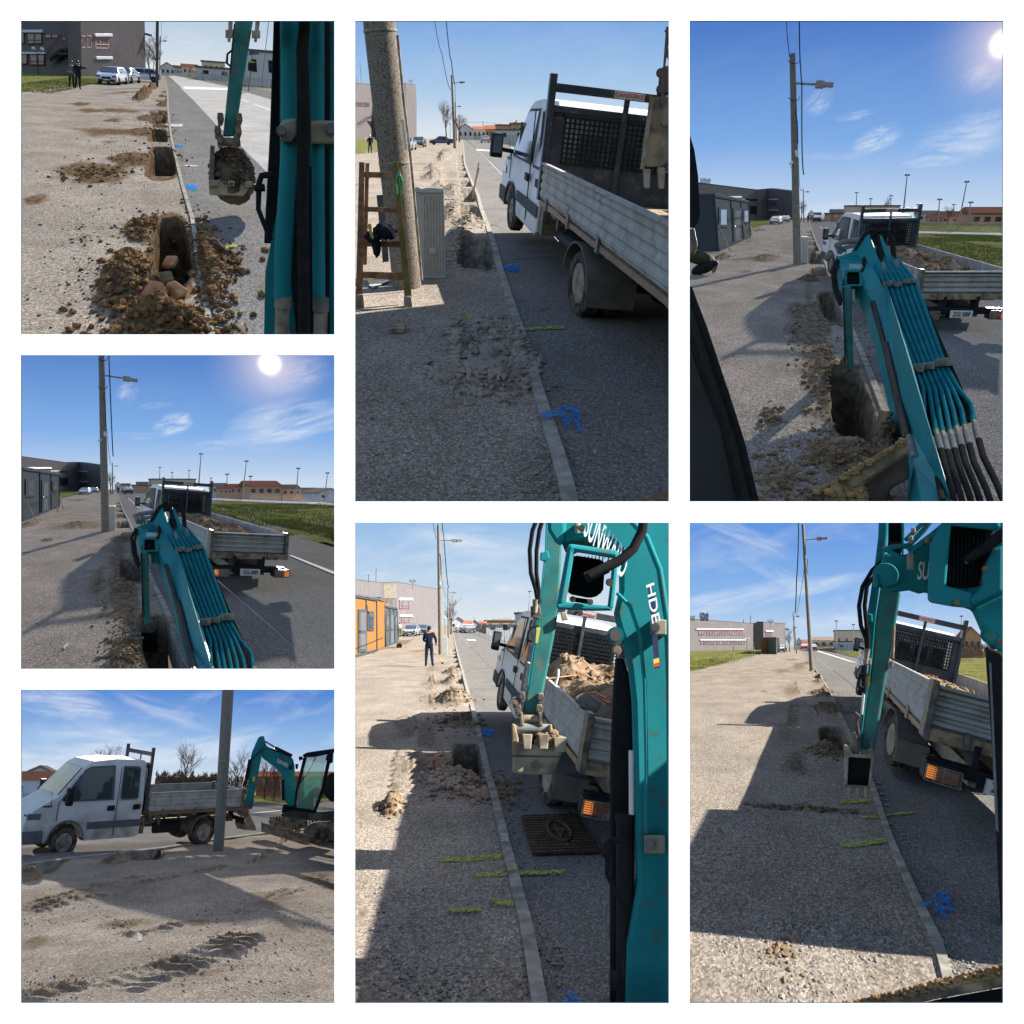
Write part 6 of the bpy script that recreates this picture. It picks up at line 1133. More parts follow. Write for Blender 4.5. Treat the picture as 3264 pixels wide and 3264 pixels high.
    baretree(st,1590,1245,1150,60,'bare tree among the brown houses, '+pic,160,4); baretree(st,1215,1185,1100,40,'bare tree over the hall roof, '+pic,300,5); baretree(st,695,1225,1115,40,'bare tree just right of the tall pole, '+pic,140,7); bush(st,80,140,1010,972,120,'dark pine crown above the cabin roof, '+pic,m=LEAFD,n=900,cat='tree',name='pine_crown')
    p3=[2.1209,16.9642,-.1981,.0935,.0234,-.019,-.3479,.9372,-.1103]
    truck(st,p3,'white dual-cab tipper truck loaded with soil behind the teal boom, '+pic,load=.5)
    # crouching man
    g=st.G(120,1560); c=Ctx(st,'person','man kneeling in olive top and black trousers, left edge, '+pic,'person',base=g); yy=g[1]; q=c.mb()
    V,Fc=ICO[3]; 
    def blob(x,y,rx,ry,ang,m,name):
        p=st.P(x,y,yy)-c.base; mm=st.mc(st.P(x,y,yy)); a=R_(ang); W_=V*np.array([rx*mm,min(rx,ry)*mm,ry*mm]); X=W_[:,0]*math.cos(a)-W_[:,2]*math.sin(a);Z=W_[:,0]*math.sin(a)+W_[:,2]*math.cos(a); q=c.mb(); q.add(np.stack([X,W_[:,1],Z],-1)*(1+.04*np.sin(V[:,:1]*9))+p,Fc); return q.build(name,m,smooth=True)
    blob(55,1450,95,42,-12,mat('olive_shirt',(.05,.055,.035),.9),'shirt'); blob(138,1462,30,18,-30,SKIN,'lower_back'); blob(105,1518,85,34,22,BLACK,'trousers'); blob(168,1515,16,36,-12,MUDSTEEL,'boot'); blob(150,1495,30,24,0,BLACK,'hip')
    c3=boom34(st,1.0,0,0,'teal excavator boom with pipes and hoses reaching into the trench, '+pic,pic,5.3,13.5)
    yb=6.2; q=c3.mb(); P_=[(635,2960),(1335,2555),(1352,2610),(1350,2640),(870,2960)]; q.ppx(P_,yb,.08); q.build('blade_top',MUDSTEEL,bevel=.01); q=c3.mb(); q.ppx([(860,2990),(1345,2640),(1360,2800),(1250,2860),(1190,2990)],yb+.1,.25); q.build('blade',mat('blade_dark',(.10,.085,.07),.8,.2,.3,6,.4),bevel=.02)
    cc=Ctx(st,'soil_heap','yellowish soil lying behind the blade, '+pic,'soil heap',base=st.P(970,2930,yb+.02),single=True); q=cc.mb()
    for i in range(110): q.rock(st.P(RNG.uniform(850,1080),RNG.uniform(2860,2990),yb+RNG.uniform(-.1,.1))-cc.base,RNG.uniform(.02,.06),i)
    q.build('soil_heap',mat('yellow_soil',(.30,.20,.10),.95,0,.3,9,.8))
    cc=Ctx(st,'clod','mud clods stuck along the blade top, '+pic,None,single=True,base=st.P(1000,2750,yb),kind='stuff'); q=cc.mb()
    for i in range(160): u=RNG.uniform(); q.rock(st.P(650+690*u,2965-405*u+RNG.uniform(-6,22),yb-.02)-cc.base,RNG.uniform(.006,.028),i)
    q.build('mud_clods',mat('yellow_soil',(.3,.2,.1)))
    # cab door frame at left
    c=Ctx(st,'cab_door','dark cab door frame of the excavator at the left edge, '+pic,'cab door',base=st.P(100,2300,5.6)); q=c.mb(); q.ppx([(-60,1580),(15,1640),(110,1895),(250,2315),(340,2600),(440,2990),(-60,2990)],5.75,.1); q.build('door_panel',mat('door_plastic',(.03,.035,.038),.5,0,.2,3),bevel=.01)
    q=c.mb(); q.tpx([(5,1640,5.7),(100,1890,5.7),(240,2310,5.7),(330,2590,5.7),(425,2990,5.7)],24,14); q.build('door_seal',RUBBER,smooth=True); q=c.mb(); q.tpx([(-5,1850,5.6),(90,2160,5.6),(220,2480,5.6),(330,2990,5.6)],22,14); q.build('door_seal',RUBBER,smooth=True)
    q=c.mb(); q.ppx([(-40,650),(15,700),(45,800),(68,960),(78,1180),(70,1240),(40,1275),(-40,1280)],5.8,.12); q.build('mirror',BLACK,bevel=.04); q=c.mb(); q.tpx([(25,1280,5.8),(45,1380,5.8),(35,1420,5.8),(-40,1470,5.8)],20,10); q.build('mirror_arm',DSTEEL,smooth=True)
    rubble(st,'soil_clods','clods of dug earth around the long trench, '+pic,[(850,2250,130,330,2),(980,2700,300,150,3),(1180,2560,90,110,1),(900,1850,180,150,1),(1250,2100,120,300,1)],3600,.007,.038,SOIL,rel,31)
    rubble(st,'soil_clods','loose crumbs at the broken gravel left of the trench, '+pic,[(520,2430,60,70,1),(560,2820,160,150,2),(660,1950,60,160,1),(470,1462,110,30,1),(215,1455,70,20,.6),(745,1590,80,26,1)],1300,.008,.04,SOIL,rel,32)
    sky(st,400,(80,126,202),(126,172,230),(196,216,238),[(800,510,110,90,35,.55),(1160,730,170,90,20,.95),(1700,740,420,170,12,.75),(1500,868,200,40,4,.7),(1030,590,140,35,8,.4),(900,835,260,30,0,.3),(1250,1160,700,60,0,.35),(1820,330,190,120,30,.5)],sun=(1935,150,62),wisp=.05,seed=1.)
    A,t=TM(p3); sunlamp(st,A@np.array([.03,3,2.5])+t,st.G(230,2075))
def place4():
    st=P4; M_=mats(st,.85); pic='middle left picture'; g_=lambda x,y:((x-672)*.745+527,(y-1182)*.745+795)
    K_=[(598,820),(605,870),(628,940),(668,1020),(695,1090),(735,1200),(800,1380),(880,1560),(960,1760),(1040,1960),(1060,1990)]
    Re=[(606,820),(640,850),(760,965),(930,1130),(1250,1410),(1520,1640),(1760,1860),(1990,2060)]; Fe=[(625,820),(700,828),(800,845),(1180,893),(1990,935)]
    L=[(240,820),(245,900),(12,1010),(-50,1030),(-50,1990)]
    rel=Relief(st,.012)
    rel.pit(700,1320,85,60,.5,4).pit(870,1780,110,170,.7,5).pit(640,1040,40,16,.45,4).pit(622,985,26,9,.35).pit(615,950,20,6,.3).pit(610,925,18,5,.3).pit(606,905,14,4,.3).pit(665,1110,48,18,.4,4)
    rel.pile(350,1040,90,24,.14).pile(60,1040,60,22,.2).pile(620,1130,80,24,.12).pile(640,1500,110,240,.05).pile(640,1850,100,150,.09).pile(180,1133,45,8,.15)
    for a in ((480,1420,60,150,.45),(360,1045,180,30,.5),(340,888,70,8,.5),(620,1500,120,400,.5),(500,930,50,100,.25)): rel.patch(*a)
    rel.track([(530,1370),(480,1560)],.2,.03,.17)
    lay(st,M_,K_,kw(820,4,1990,50),Re,[(x if x<1190 else x,y) for x,y in [(625,820),(700,828),(800,845),(1180,893)]]+[(1990,935)],L,821,1990,rel)
    strip(st,'field',[(1100,880),(1180,960),(1300,985),(1600,1085),(1925,1170),(1990,1190)],[(2000,880),(2000,1200)],902,1188,M_['gr'],z=.02,relief=Relief(st,.12),label='rough green field right of the truck, '+pic,rowstep=8)
    grass(st,'rough grass tufts on the field, '+pic,[(1600,990,380,60),(1850,1080,130,70),(1600,930,400,16)],18000,.13,BLADE)
    strip(st,'grass_verge',[(238,820),(245,895)],[(380,820),(365,850),(300,870),(250,880)],822,885,M_['gr'],z=.02,label='grass beside the cabin, '+pic)
    strip(st,'far_ground',[(-60,800),(-60,900)],[(2000,800),(2000,900)],808,822,M_['lot'],z=-.05,label='ground at the end of the road, '+pic)
    mark(st,[(1180,878),(1990,912),(1990,926),(1180,889)],M_['wht'],z=.06,label='pale lane crossing behind the field, '+pic)
    mark(st,[(1648,1228),(1665,1226),(1990,1352),(1990,1372)],CHALK,z=.012,label='white edge line of the road, '+pic)
    A_=Wall(st,(368,832),(368,657),(512,834),(498,676)); B_=Wall(st,(-60,845),(-60,612),(300,832),(300,660),y0=A_.p[0][1]*.7,y1=A_.p[0][1]*.98); C_=Wall(st,(300,832),(300,660),(368,832),(368,657),y0=A_.p[0][1]*.98,y1=A_.p[0][1])
    school(st,'low grey school block behind the cabin, '+pic,[B_,C_,A_],[(2,372,717,413,748,'w3'),(2,368,709,420,716,'awn'),(2,372,780,413,798,'w3'),(2,368,772,422,778,'awn'),(1,322,713,336,746,'w1'),(1,342,713,358,746,'w1'),(0,195,705,245,714,'dark'),(0,255,710,298,720,'dark'),(0,20,686,195,696,'awn'),(0,250,750,300,800,'dark')],depth=14)
    container(st,[(15,1015),(-160,1005),(-155,690),(13,690)],[(15,1017),(245,930),(240,738),(13,690)],CONT,'dark grey site cabin with door and two windows at the left edge, '+pic,[(35,758,95,868,'w'),(135,765,180,965,'door'),(200,770,232,848,'w')],props_=((25,858,106,1018),(190,838,240,960),(238,860,274,940)))
    def ex(c,g,yy):
        for y in (25,195): q=c.mb(); q.tpx([(482,y,yy-.2),(505,y+12,yy-.3),(535,y+10,yy-.3),(540,y-8,yy-.2)],2,6); q.build('cable_loop',WIRE)
        q=c.mb(); q.tpx([(482,528,yy-.3),(503,522,yy-.3)],7,10); q.build('camera',WLAMP); q=c.mb(); q.ppx([(515,468),(532,470),(536,496),(518,498)],yy-.3,.15); q.build('junction_box',PLATE,bevel=.01); q=c.mb(); q.tpx([(522,230,yy-.3),(518,260,yy-.35),(528,310,yy-.3),(530,440,yy-.3)],2.5,6); q.build('cable',WIRE)
    polepx(st,(528,1080),(503,-20),46,32,CONC2,'tall weathered utility pole with street lamp and camera, '+pic,bands=(.15,.42,.6,.8),lamp=((528,128),(640,145),(725,160)),lampw=18,extra=ex)
    polepx(st,(572,850),(570,660),7,5,CONC2,'far slim lamp pole right of the tall pole, '+pic,name='lamp_pole',cat='street lamp',lamp=((572,680),(590,680),(606,680)),lampw=4)
    boxpx(st,'cable_cabinet','grey cable cabinet at the foot of the tall pole, '+pic,'cabinet',[(548,925),(588,925),(586,1068),(550,1072)],m=CABINET,base=(570,1070),depth=.9,bevel=.01)
    wire(st,[(548,-20,30),(553,110,37),(575,620,90)],3,'thick dark cable right of the pole, '+pic); wire(st,[(534,430,40),(562,670,90)],1.2,'thin cable beside the pole, '+pic)
    car(st,405,853,176,'silver','silver car parked facing the camera near the school, '+pic,estate=True); car(st,460,843,175,'dark','dark car parked right of the silver one, '+pic)
    car(st,668,848,0,'dark','dark car driving on the road, '+pic,group='cars on the road'); car(st,642,836,0,'silver','silver car beyond the dark one on the road, '+pic,group='cars on the road'); car(st,625,829,0,'dark','farthest car on the road, '+pic,group='cars on the road'); person(st,606,848,1.7,stand(),'tiny figure walking on the far footpath, '+pic,(NAVY,NAVY))
    for x,yb_,yt,yd,lb,l in ((1097,795,608,190,'tallest floodlight mast behind the truck',14),(858,790,690,330,'floodlight mast above the hall left end',2),(1036,790,708,330,'floodlight mast above the hall right end',2),(935,790,720,360,'tiny far floodlight mast',0),(1362,880,652,125,'leaning floodlight mast beside the big brown house',26),(1265,875,732,200,'floodlight mast at the small brown house',6),(1690,860,697,160,'floodlight mast right of the big brown house',14),(1862,900,725,150,'floodlight mast near the right edge',20),(1170,800,755,330,'tiny mast above the truck guard',2),(1405,880,745,250,'tiny mast before the big brown house',8)): mast(st,x,yb_,yt,lb+', '+pic,yd,2,4 if yd>250 else 6,lean=l)
    far_kit(st,pic,1,0,((1180,1275,850,805,783,'white-gabled small house right of the truck',PALE,ROOFG,False,200),(1285,1400,855,808,788,'low orange-brown house beside the tall mast',OCHRE,ROOFR,False,190),(1405,1600,868,800,768,'big ochre-brown house in the middle of the row',OCHRE,ROOFR,False,180,4),(1605,1720,865,820,792,'brown roofed house right of the big one',OCHRE,ROOFG,False,190),(1720,1840,870,835,812,'low house with dull roof',CREAM,ROOFG,False,200),(1815,1990,890,845,818,'grey gabled hall at the right edge',PALE,ROOFG,True,170,2),(1225,1300,853,820,803,'small orange shed',OCHRE,ROOFR,False,170),(585,625,818,795,778,'pale gable at the road end',PALE,ROOFG,True,300),(625,680,818,800,785,'red roof at the road end',CREAM,ROOFR,False,290),(720,790,818,790,775,'house with chimneys left of the hall',CREAM,ROOFG,False,280)))
    def flat(x0,x1,yb_,yt,yd,lb,m):
        g=st.P(x0,yb_,yd);c=Ctx(st,'flat_roof_block',lb,'building',base=g); q=c.mb(); W_=st.P(x1,yb_,yd)[0]-g[0]; H=st.P(x0,yt,yd)[2]-g[2]; q.b2((0,0,-3),(W_,20,H)); q.build('wall',m); q=c.mb(); q.b2((-.2,-.2,H),(W_+.2,20,H+.3)); q.build('roof_edge',TRIM)
    flat(808,1080,815,762,260,'large cream hall behind the truck cab, '+pic,CREAM); flat(695,808,818,800,240,'low ochre block left of the cream hall, '+pic,OCHRE)
    meshfence(st,[(690,828),(800,843)],1.7,'green fence across the road, '+pic,post=7); meshfence(st,[(1190,882),(1640,900),(1990,935)],1.6,'wire fence along the far edge of the field, '+pic,post=8,m=LAMPG)
    bush(st,1395,1470,952,915,90,'dry bush standing in the field, '+pic,n=500,cat='bush',name='dry_bush')
    baretree(st,560,838,725,50,'bare tree just right of the pole, '+pic,140,7)
    p4=[1.4953,16.2204,-.0675,.0392,.0115,.0759,-.3633,1.2342,-.1195]
    truck(st,p4,'white dual-cab tipper truck with open soil-filled bed behind the teal boom, '+pic,load=.45)
    boom34(st,.86,-73,-200,'teal excavator boom with parallel steel pipes crossing the truck, '+pic,pic,5.2,14)
    rubble(st,'soil_clods','clods of dug earth around the trench, '+pic,[(640,1500,130,260,2),(640,1850,110,150,3),(620,1130,80,24,.5),(350,1040,100,28,.4)],2200,.008,.036,SOIL,rel,41)
    stroke(st,[[(275,1800),(290,1780),(303,1770)]],7,BLACK,'dark scrap on the gravel, '+pic,z=.02)
    sky(st,400,(86,132,204),(130,176,232),(200,218,238),[(660,230,90,70,40,.5),(940,430,150,80,20,.95),(1650,420,420,170,14,.8),(1230,550,180,40,4,.65),(830,310,130,25,8,.35),(700,495,240,30,0,.3),(1250,770,800,60,0,.35),(1700,130,260,120,20,.5)],sun=(1530,55,48),wisp=.05,seed=2.)
    A,t=TM(p4); sunlamp(st,A@np.array([.03,3,2.5])+t,st.G(15,1715))
# ================================================================ place 5: truck and machine seen from the side
def place5():
    st=P5; M_=mats(st); pic='bottom left picture'
    KE=[(-60,1105),(330,1052),(600,1022),(870,990),(1190,938),(1480,900),(1700,880),(1990,850)]
    rel=Relief(st,.02)
    rel.pit(760,1022,105,26,.5,5).pit(70,1098,150,44,.5,5)
    rel.pile(600,1060,120,26,.16).pile(60,1170,90,26,.2).pile(130,1010,70,26,.1); rel
    for a in ((600,1230,420,60,.3),(150,1320,200,60,.4),(1000,1700,420,110,.3),(250,1830,260,60,.35),(1850,1180,120,60,.6),(1330,1560,140,60,.6),(620,1450,160,30,.6),(1080,1440,110,30,.5),(90,1560,90,40,.4),(1550,1290,160,70,.4)): rel.patch(*a)
    for t in ([(1620,920),(1540,990),(1420,1080)],[(1290,1090),(1000,1150),(700,1210)],[(760,1150),(430,1230),(60,1330)],[(700,1240),(300,1300),(0,1380)],[(1800,1180),(1560,1270),(1360,1380)]): rel.track(t,.2,.03,.16)
    rel.track([(1400,1500),(1130,1640),(830,1740),(560,1860)],.27,.042,.16); rel.track([(420,1790),(200,1850),(0,1920)],.22,.038,.16); rel.track([(1000,1430),(820,1500),(560,1520)],.16,.025,.16)
    stripV(st,'ground',KE,[(-60,1990),(1990,1990)],-60,1990,M_['lot'],relief=rel,label='churned gravel yard with tyre and crawler tracks, '+pic,step=6.5)
    up=lambda P_,d:[(x,y-d) for x,y in P_]
    stripV(st,'pavement',[(-60,860),(1430,805),(1990,775)],up(KE,9),-60,1990,M_['pav'],z=-.004,label='asphalt footpath under the truck, '+pic,step=14)
    stripV(st,'road',[(-60,735),(1430,712),(1990,695)],[(-60,860),(1430,805),(1990,775)],-60,1990,M_['road'],z=-.004,label='asphalt road behind the truck, '+pic,step=14)
    stripV(st,'field',[(-60,590),(1990,590)],[(-60,735),(1430,712),(1990,695)],-60,1990,M_['gr'],z=.02,label='dry grass strip beyond the road, '+pic,step=14)
    grass(st,'dry grass beyond the road, '+pic,[(1530,670,120,40),(60,700,60,30)],5000,.16,mat('straw',(.30,.24,.12),.9,0,.3,3))
    c=Ctx(st,'kerb','concrete edging along the yard, '+pic,None,single=True,kind='structure'); q=c.mb()
    for i in range(80):
        x=-60+2050*i/80; f=lambda x:float(np.interp(x,[p[0] for p in KE],[p[1] for p in KE])); a=st.G(x,f(x));b=st.G(x+2050/80,f(x+2050/80)); a2=st.G(x,f(x)-9);b2=st.G(x+2050/80,f(x+2050/80)-9); u=np.array([0,0,.03]);d=np.array([0,0,-.5])
        q.add([a+d,b+d,b2+d,a2+d,a+u,b+u,b2+u,a2+u],[(4,5,6,7),(0,1,5,4),(2,3,7,6)])
    q.build('kerb',KERB)
    mark(st,[(1415,768),(1600,752),(1600,756),(1415,773)],CHALK,z=.01,label='white line on the road, '+pic)
    p5=[1.9062,23.1453,-.0248,1.9208,-.0287,-.0809,-.0634,-.2298,-.0612]
    t=truck(st,p5,'whole white dual-cab tipper truck seen from its driver side behind the pits, '+pic,load=.12)
    polepx(st,(1216,998),(1279,-30),62,68,mat('smooth_concrete',(.20,.19,.165),.8,0,.12,12,.2),'concrete pole standing in front of the truck bed, '+pic,bands=(.52,),sub=.1)
    for a in ((-60,248,690,560,488,'brown-roofed gabled house behind the truck bonnet','PALE',ROOFG,True,62),(-80,190,695,570,512,'white house with red tiled roof at the left edge','PALE',ROOFR,False,52)): house(st,a[0],a[1],a[2],a[3],a[4],a[5]+', '+pic,PALE,a[7],gable=a[8],yd=a[9],wins=2)
    bush(st,840,1250,655,520,60,'long brown leafless hedge behind the truck bed, '+pic,n=6500,seed=4); bush(st,1250,1420,655,545,60,'brown hedge between pole and excavator arm, '+pic,n=2200,seed=6); bush(st,1440,1620,640,565,64,'low dark bushes before the brick building, '+pic,n=1500,seed=8)
    bush(st,10,100,700,650,45,'two small evergreen shrubs by the white house, '+pic,m=LEAFD,n=700,cat='shrub',name='shrub')
    for x,yt,w,s,lb in ((1005,398,190,3,'tall spreading leafless tree behind the truck bed'),(1325,430,170,5,'leafless tree right of the concrete pole'),(1500,440,130,7,'leafless tree seen under the excavator boom'),(1560,480,110,9,'smaller leafless tree beside the brick building'),(500,392,120,11,'treetop showing over the cab roof'),(125,585,70,13,'thin bare tree before the white house')): baretree(st,x,650,yt,w,lb+', '+pic,55,s)
    for x0,x1,yb_,yt,yd,m,lb in ((1445,1990,640,545,75,BRICKO,'long orange brick building behind the excavator'),(850,1200,650,575,85,BRICKO,'reddish low building behind the hedge')):
        g=st.P(x0,yb_,yd);c=Ctx(st,'brick_building',lb+', '+pic,'building',base=g); q=c.mb(); W_=st.P(x1,yb_,yd)[0]-g[0];H=st.P(x0,yt,yd)[2]-g[2]; q.b2((0,0,-2),(W_,9,H)); q.build('wall',m); q=c.mb(); q.prism([(-.4,-.6,H),(-.4,9.5,H),(-.4,4.5,H*1.35)],(W_+.8,0,0)); q.build('roof',ROOFR)
        for i in range(5): q=c.mb(); q.b2((W_*(i+.3)/5,-.1,H*.4),(W_*(i+.5)/5,0,H*.8)); q.build('window',PALE)
    # excavator, whole machine
    ye=st.G(1700,960)[1]; yc=ye*1.12; c=Ctx(st,'excavator','whole teal mini excavator with black cab, tracks and dozer blade, '+pic,'excavator',base=st.G(1700,940),group='teal mini excavator')
    def pl(pts,y,t,m,nm,bev=.015,par=None): q=c.mb(); q.ppx(pts,y,t); return q.build(nm,m,bevel=bev,parent=par)
    ym=yc
    pl([(1478,298),(1496,300),(1500,322),(1508,352),(1502,372),(1490,390),(1478,440),(1462,520),(1448,600),(1436,660),(1430,725),(1418,745),(1375,745),(1370,715),(1392,640),(1400,560),(1402,490),(1420,400),(1450,330),(1462,306)],ym,.3,TEAL,'arm')
    pl([(1488,362),(1540,372),(1600,398),(1650,418),(1672,440),(1682,480),(1684,560),(1686,640),(1692,705),(1690,728),(1640,728),(1632,700),(1612,690),(1610,620),(1606,560),(1596,525),(1560,490),(1500,445),(1482,430)],ym+.05,.4,TEAL,'boom',.03)
    def tp(pts,r,m,nm): q=c.mb(); q.tpx([(a,b,ym-.1) for a,b in pts],r,10); q.build(nm,m,smooth=True)
    tp([(1500,330),(1570,372)],5,STEEL,'cylinder_rod'); tp([(1560,368),(1665,420)],10,BLACK,'cylinder'); tp([(1410,440),(1388,560),(1372,600)],12,BLACK,'cylinder'); tp([(1375,595),(1348,690)],6,STEEL,'cylinder_rod'); tp([(1496,352),(1530,378),(1600,400),(1655,425),(1672,455),(1664,490)],4,RUBBER,'hydraulic_hose'); tp([(1488,375),(1440,420),(1412,450)],4,RUBBER,'hydraulic_hose'); tp([(1608,560),(1612,690)],11,BLACK,'boom_cylinder')
    pl([(1328,700),(1345,690),(1375,700),(1408,705),(1405,745),(1395,790),(1360,795),(1330,770)],ym-.05,.3,DSTEEL,'link_plate'); 
    for x,y in ((1345,705),(1395,715),(1350,760),(1388,780)): bolt(c,x,y,ym-.15,9,DSTEEL,'pin')
    pl([(1320,800),(1360,795),(1400,775),(1412,780),(1450,868),(1442,876),(1380,872),(1330,862),(1318,830)],ym-.05,.35,RIM,'bucket'); pl([(1316,800),(1345,790),(1372,860),(1330,862)],ym-.1,.4,DSTEEL,'bucket_side')
    letters(c,'SUNWARD',(1608,465),(1640,482),(1611,452),ym-.0,WTXT,off=.12)
    pl([(1425,545),(1443,548),(1438,578),(1424,575)],ym-.06,.02,mat('dim_yellow2',(.6,.45,.04),.6),'warning_sticker',0)
    pl([(1650,480),(1668,480),(1668,505),(1650,505)],ym-.1,.15,BLACK,'work_light')
    # cab
    yb=ye*1.1
    pl([(1730,412),(1760,398),(1990,365),(1990,385),(1800,428),(1735,428)],yb,1.1,BLACK,'cab_roof'); pl([(1735,428),(1758,428),(1700,640),(1690,745),(1676,740),(1685,640)],yb,.07,BLACK,'cab_pillar'); pl([(1885,405),(1912,400),(1860,640),(1815,755),(1795,755),(1845,620)],yb,.08,BLACK,'cab_pillar'); pl([(1680,735),(1815,748),(1815,762),(1680,748)],yb,.2,BLACK,'cab_sill')
    gm=_mc.get('clear_glass') or bpy.data.materials.new('clear_glass'); _mc['clear_glass']=gm; gm.use_nodes=True; bn=gm.node_tree.nodes['Principled BSDF']; bn.inputs['Base Color'].default_value=(.25,.5,.42,1); bn.inputs['Alpha'].default_value=.42; bn.inputs['Roughness'].default_value=.05
    pl([(1752,430),(1882,410),(1842,620),(1800,745),(1690,738),(1700,640)],yb+.04,.01,gm,'cab_glass',0)
    q=c.mb(); q.tpx([(1810,430,yb),(1770,500,yb),(1700,610,yb)],3,6); q.build('wiper',BLACK); pl([(1860,560),(1905,520),(1990,540),(1990,700),(1900,700),(1850,640)],yb+.4,.4,BLACK,'seat',.05); pl([(1700,665),(1760,600),(1790,590),(1800,745),(1700,742)],yb+.5,.2,BLACK,'dashboard',.02)
    pl([(1705,425),(1728,422),(1735,440),(1710,450)],yb-.1,.1,BLACK,'work_light',.01); pl([(1685,470),(1705,468),(1700,500),(1688,500)],yb-.1,.1,BLACK,'work_light',.01); pl([(1885,395),(1918,388),(1915,460),(1890,470),(1870,440)],yb-.12,.15,BLACK,'mirror',.01)
    pl([(1680,748),(1830,762),(1990,750),(1990,820),(1780,815),(1690,800),(1600,790),(1600,765),(1640,760)],yb+.1,1.4,mat('machine_grey',(.045,.047,.05),.5,.2,.2,4),'machine_house',.03); pl([(1765,770),(1850,765),(1850,812),(1770,808)],yb-.05,.3,TRIM,'front_step'); pl([(1610,715),(1700,715),(1705,790),(1600,790)],ym+.1,.4,BLACK,'swing_bracket',.02); letters(c,'SWE26U',(1945,790),(1985,790),(1945,779),yb-.02,WTXT) if 0 else None
    pl([(1908,782),(1990,780),(1990,806),(1910,808)],yb-.02,.1,TRIM,'side_cover')
    # tracks
    def track(x0,yt,yd,pts):
        q=c.mb(); q.ppx(pts,yd,.55); o=q.build('track',mat('track_rubber',(.09,.08,.07),.9,0,.3,9,.6,col2=(.3,.26,.2),sc2=6),bevel=.02); return o
    track(0,0,ye*1.02,[(1735,870),(1775,835),(1830,822),(1990,815),(1990,930),(1830,952),(1770,955),(1755,930)]); track(0,0,ye*1.35,[(1520,820),(1545,798),(1640,790),(1760,800),(1760,850),(1640,870),(1540,850)])
    q=c.mb()
    for i in range(13): x=1745+i*20; q.ppx([(x,838-min(i,4)*5),(x+12,835-min(i,4)*5),(x+14,822-min(i,4)*4),(x+2,824-min(i,4)*4)],ye*1.02-.02,.55)
    q.build('track_lugs',TYRE); q=c.mb()
    for i in range(12): x=1528+i*19; q.ppx([(x,806-min(i,3)*4),(x+11,804-min(i,3)*4),(x+12,793-min(i,3)*3),(x+2,794-min(i,3)*3)],ye*1.35-.02,.5)
    q.build('track_lugs',TYRE); 
    for x,y,r in ((1780,885,32),(1850,905,14),(1900,900,14),(1950,895,14)): bolt(c,x,y,ye*1.02-.03,r,DSTEEL,'roller')
    yl=ye*.97; bl=pl([(1478,828),(1770,905),(1772,965),(1740,962),(1478,882)],yl,.1,MUDSTEEL,'blade',.01); pl([(1476,824),(1772,900),(1772,910),(1476,833)],yl-.04,.16,RIM,'blade_edge',.004,bl)
    pl([(1560,815),(1700,830),(1720,880),(1600,850)],ye*1.15,.3,MUDSTEEL,'blade_arm')
    for (x,y,wh) in ((1590,820,'leftmost'),(1640,812,'second'),(1670,840,'third'),(1700,860,'rightmost')): 
        cc=Ctx(st,'clod',wh+' soil clod lying behind the dozer blade, '+pic,'clod',base=st.P(x,y+15,ye*1.1),single=True,group='clods on the blade frame'); q=cc.mb(); q.rock((0,0,0),.1,x,sub=2); q.build('clod',SOIL)
    c=Ctx(st,'paper_scrap','torn white paper scrap on the gravel, '+pic,'litter',base=st.G(737,1530),single=True); q=c.mb(); P_=[st.G(a,b,.012)-c.base for a,b in((722,1495),(752,1492),(750,1550),(724,1552))]; q.prism(P_,(0,0,.006)); q.build('paper_scrap',mat('dirty_paper',(.36,.34,.30),.9,0,.2,9))
    rubble(st,'soil_clods','crumbled ridges of the crawler tracks, '+pic,[(1000,1690,420,90,2),(250,1830,260,60,1.4),(560,1070,140,30,1),(60,1170,90,30,.5),(150,1320,200,50,.8),(1330,1560,140,60,.8),(1850,1180,110,50,.6),(620,1450,160,30,.5)],900,.004,.013,mat('pale_soil',(.26,.21,.155)),rel,51)
    rubble(st,'pebbles','light stone chips strewn over the foreground, '+pic,[(1000,1650,1000,300,1),(600,1300,600,120,.4)],1800,.004,.013,STONE,None,52)
    sky(st,110,(88,138,214),(150,188,232),(208,222,236),[(250,90,420,110,-8,.95),(560,330,620,150,-6,.9),(150,430,500,90,0,.8),(1150,380,500,110,15,.75),(900,150,400,70,-20,.6)],wisp=.45,seed=3.)
    A,t_=TM(p5); sunlamp(st,A@np.array([.15,4.2,2.2])+t_,st.G(1230,1435))
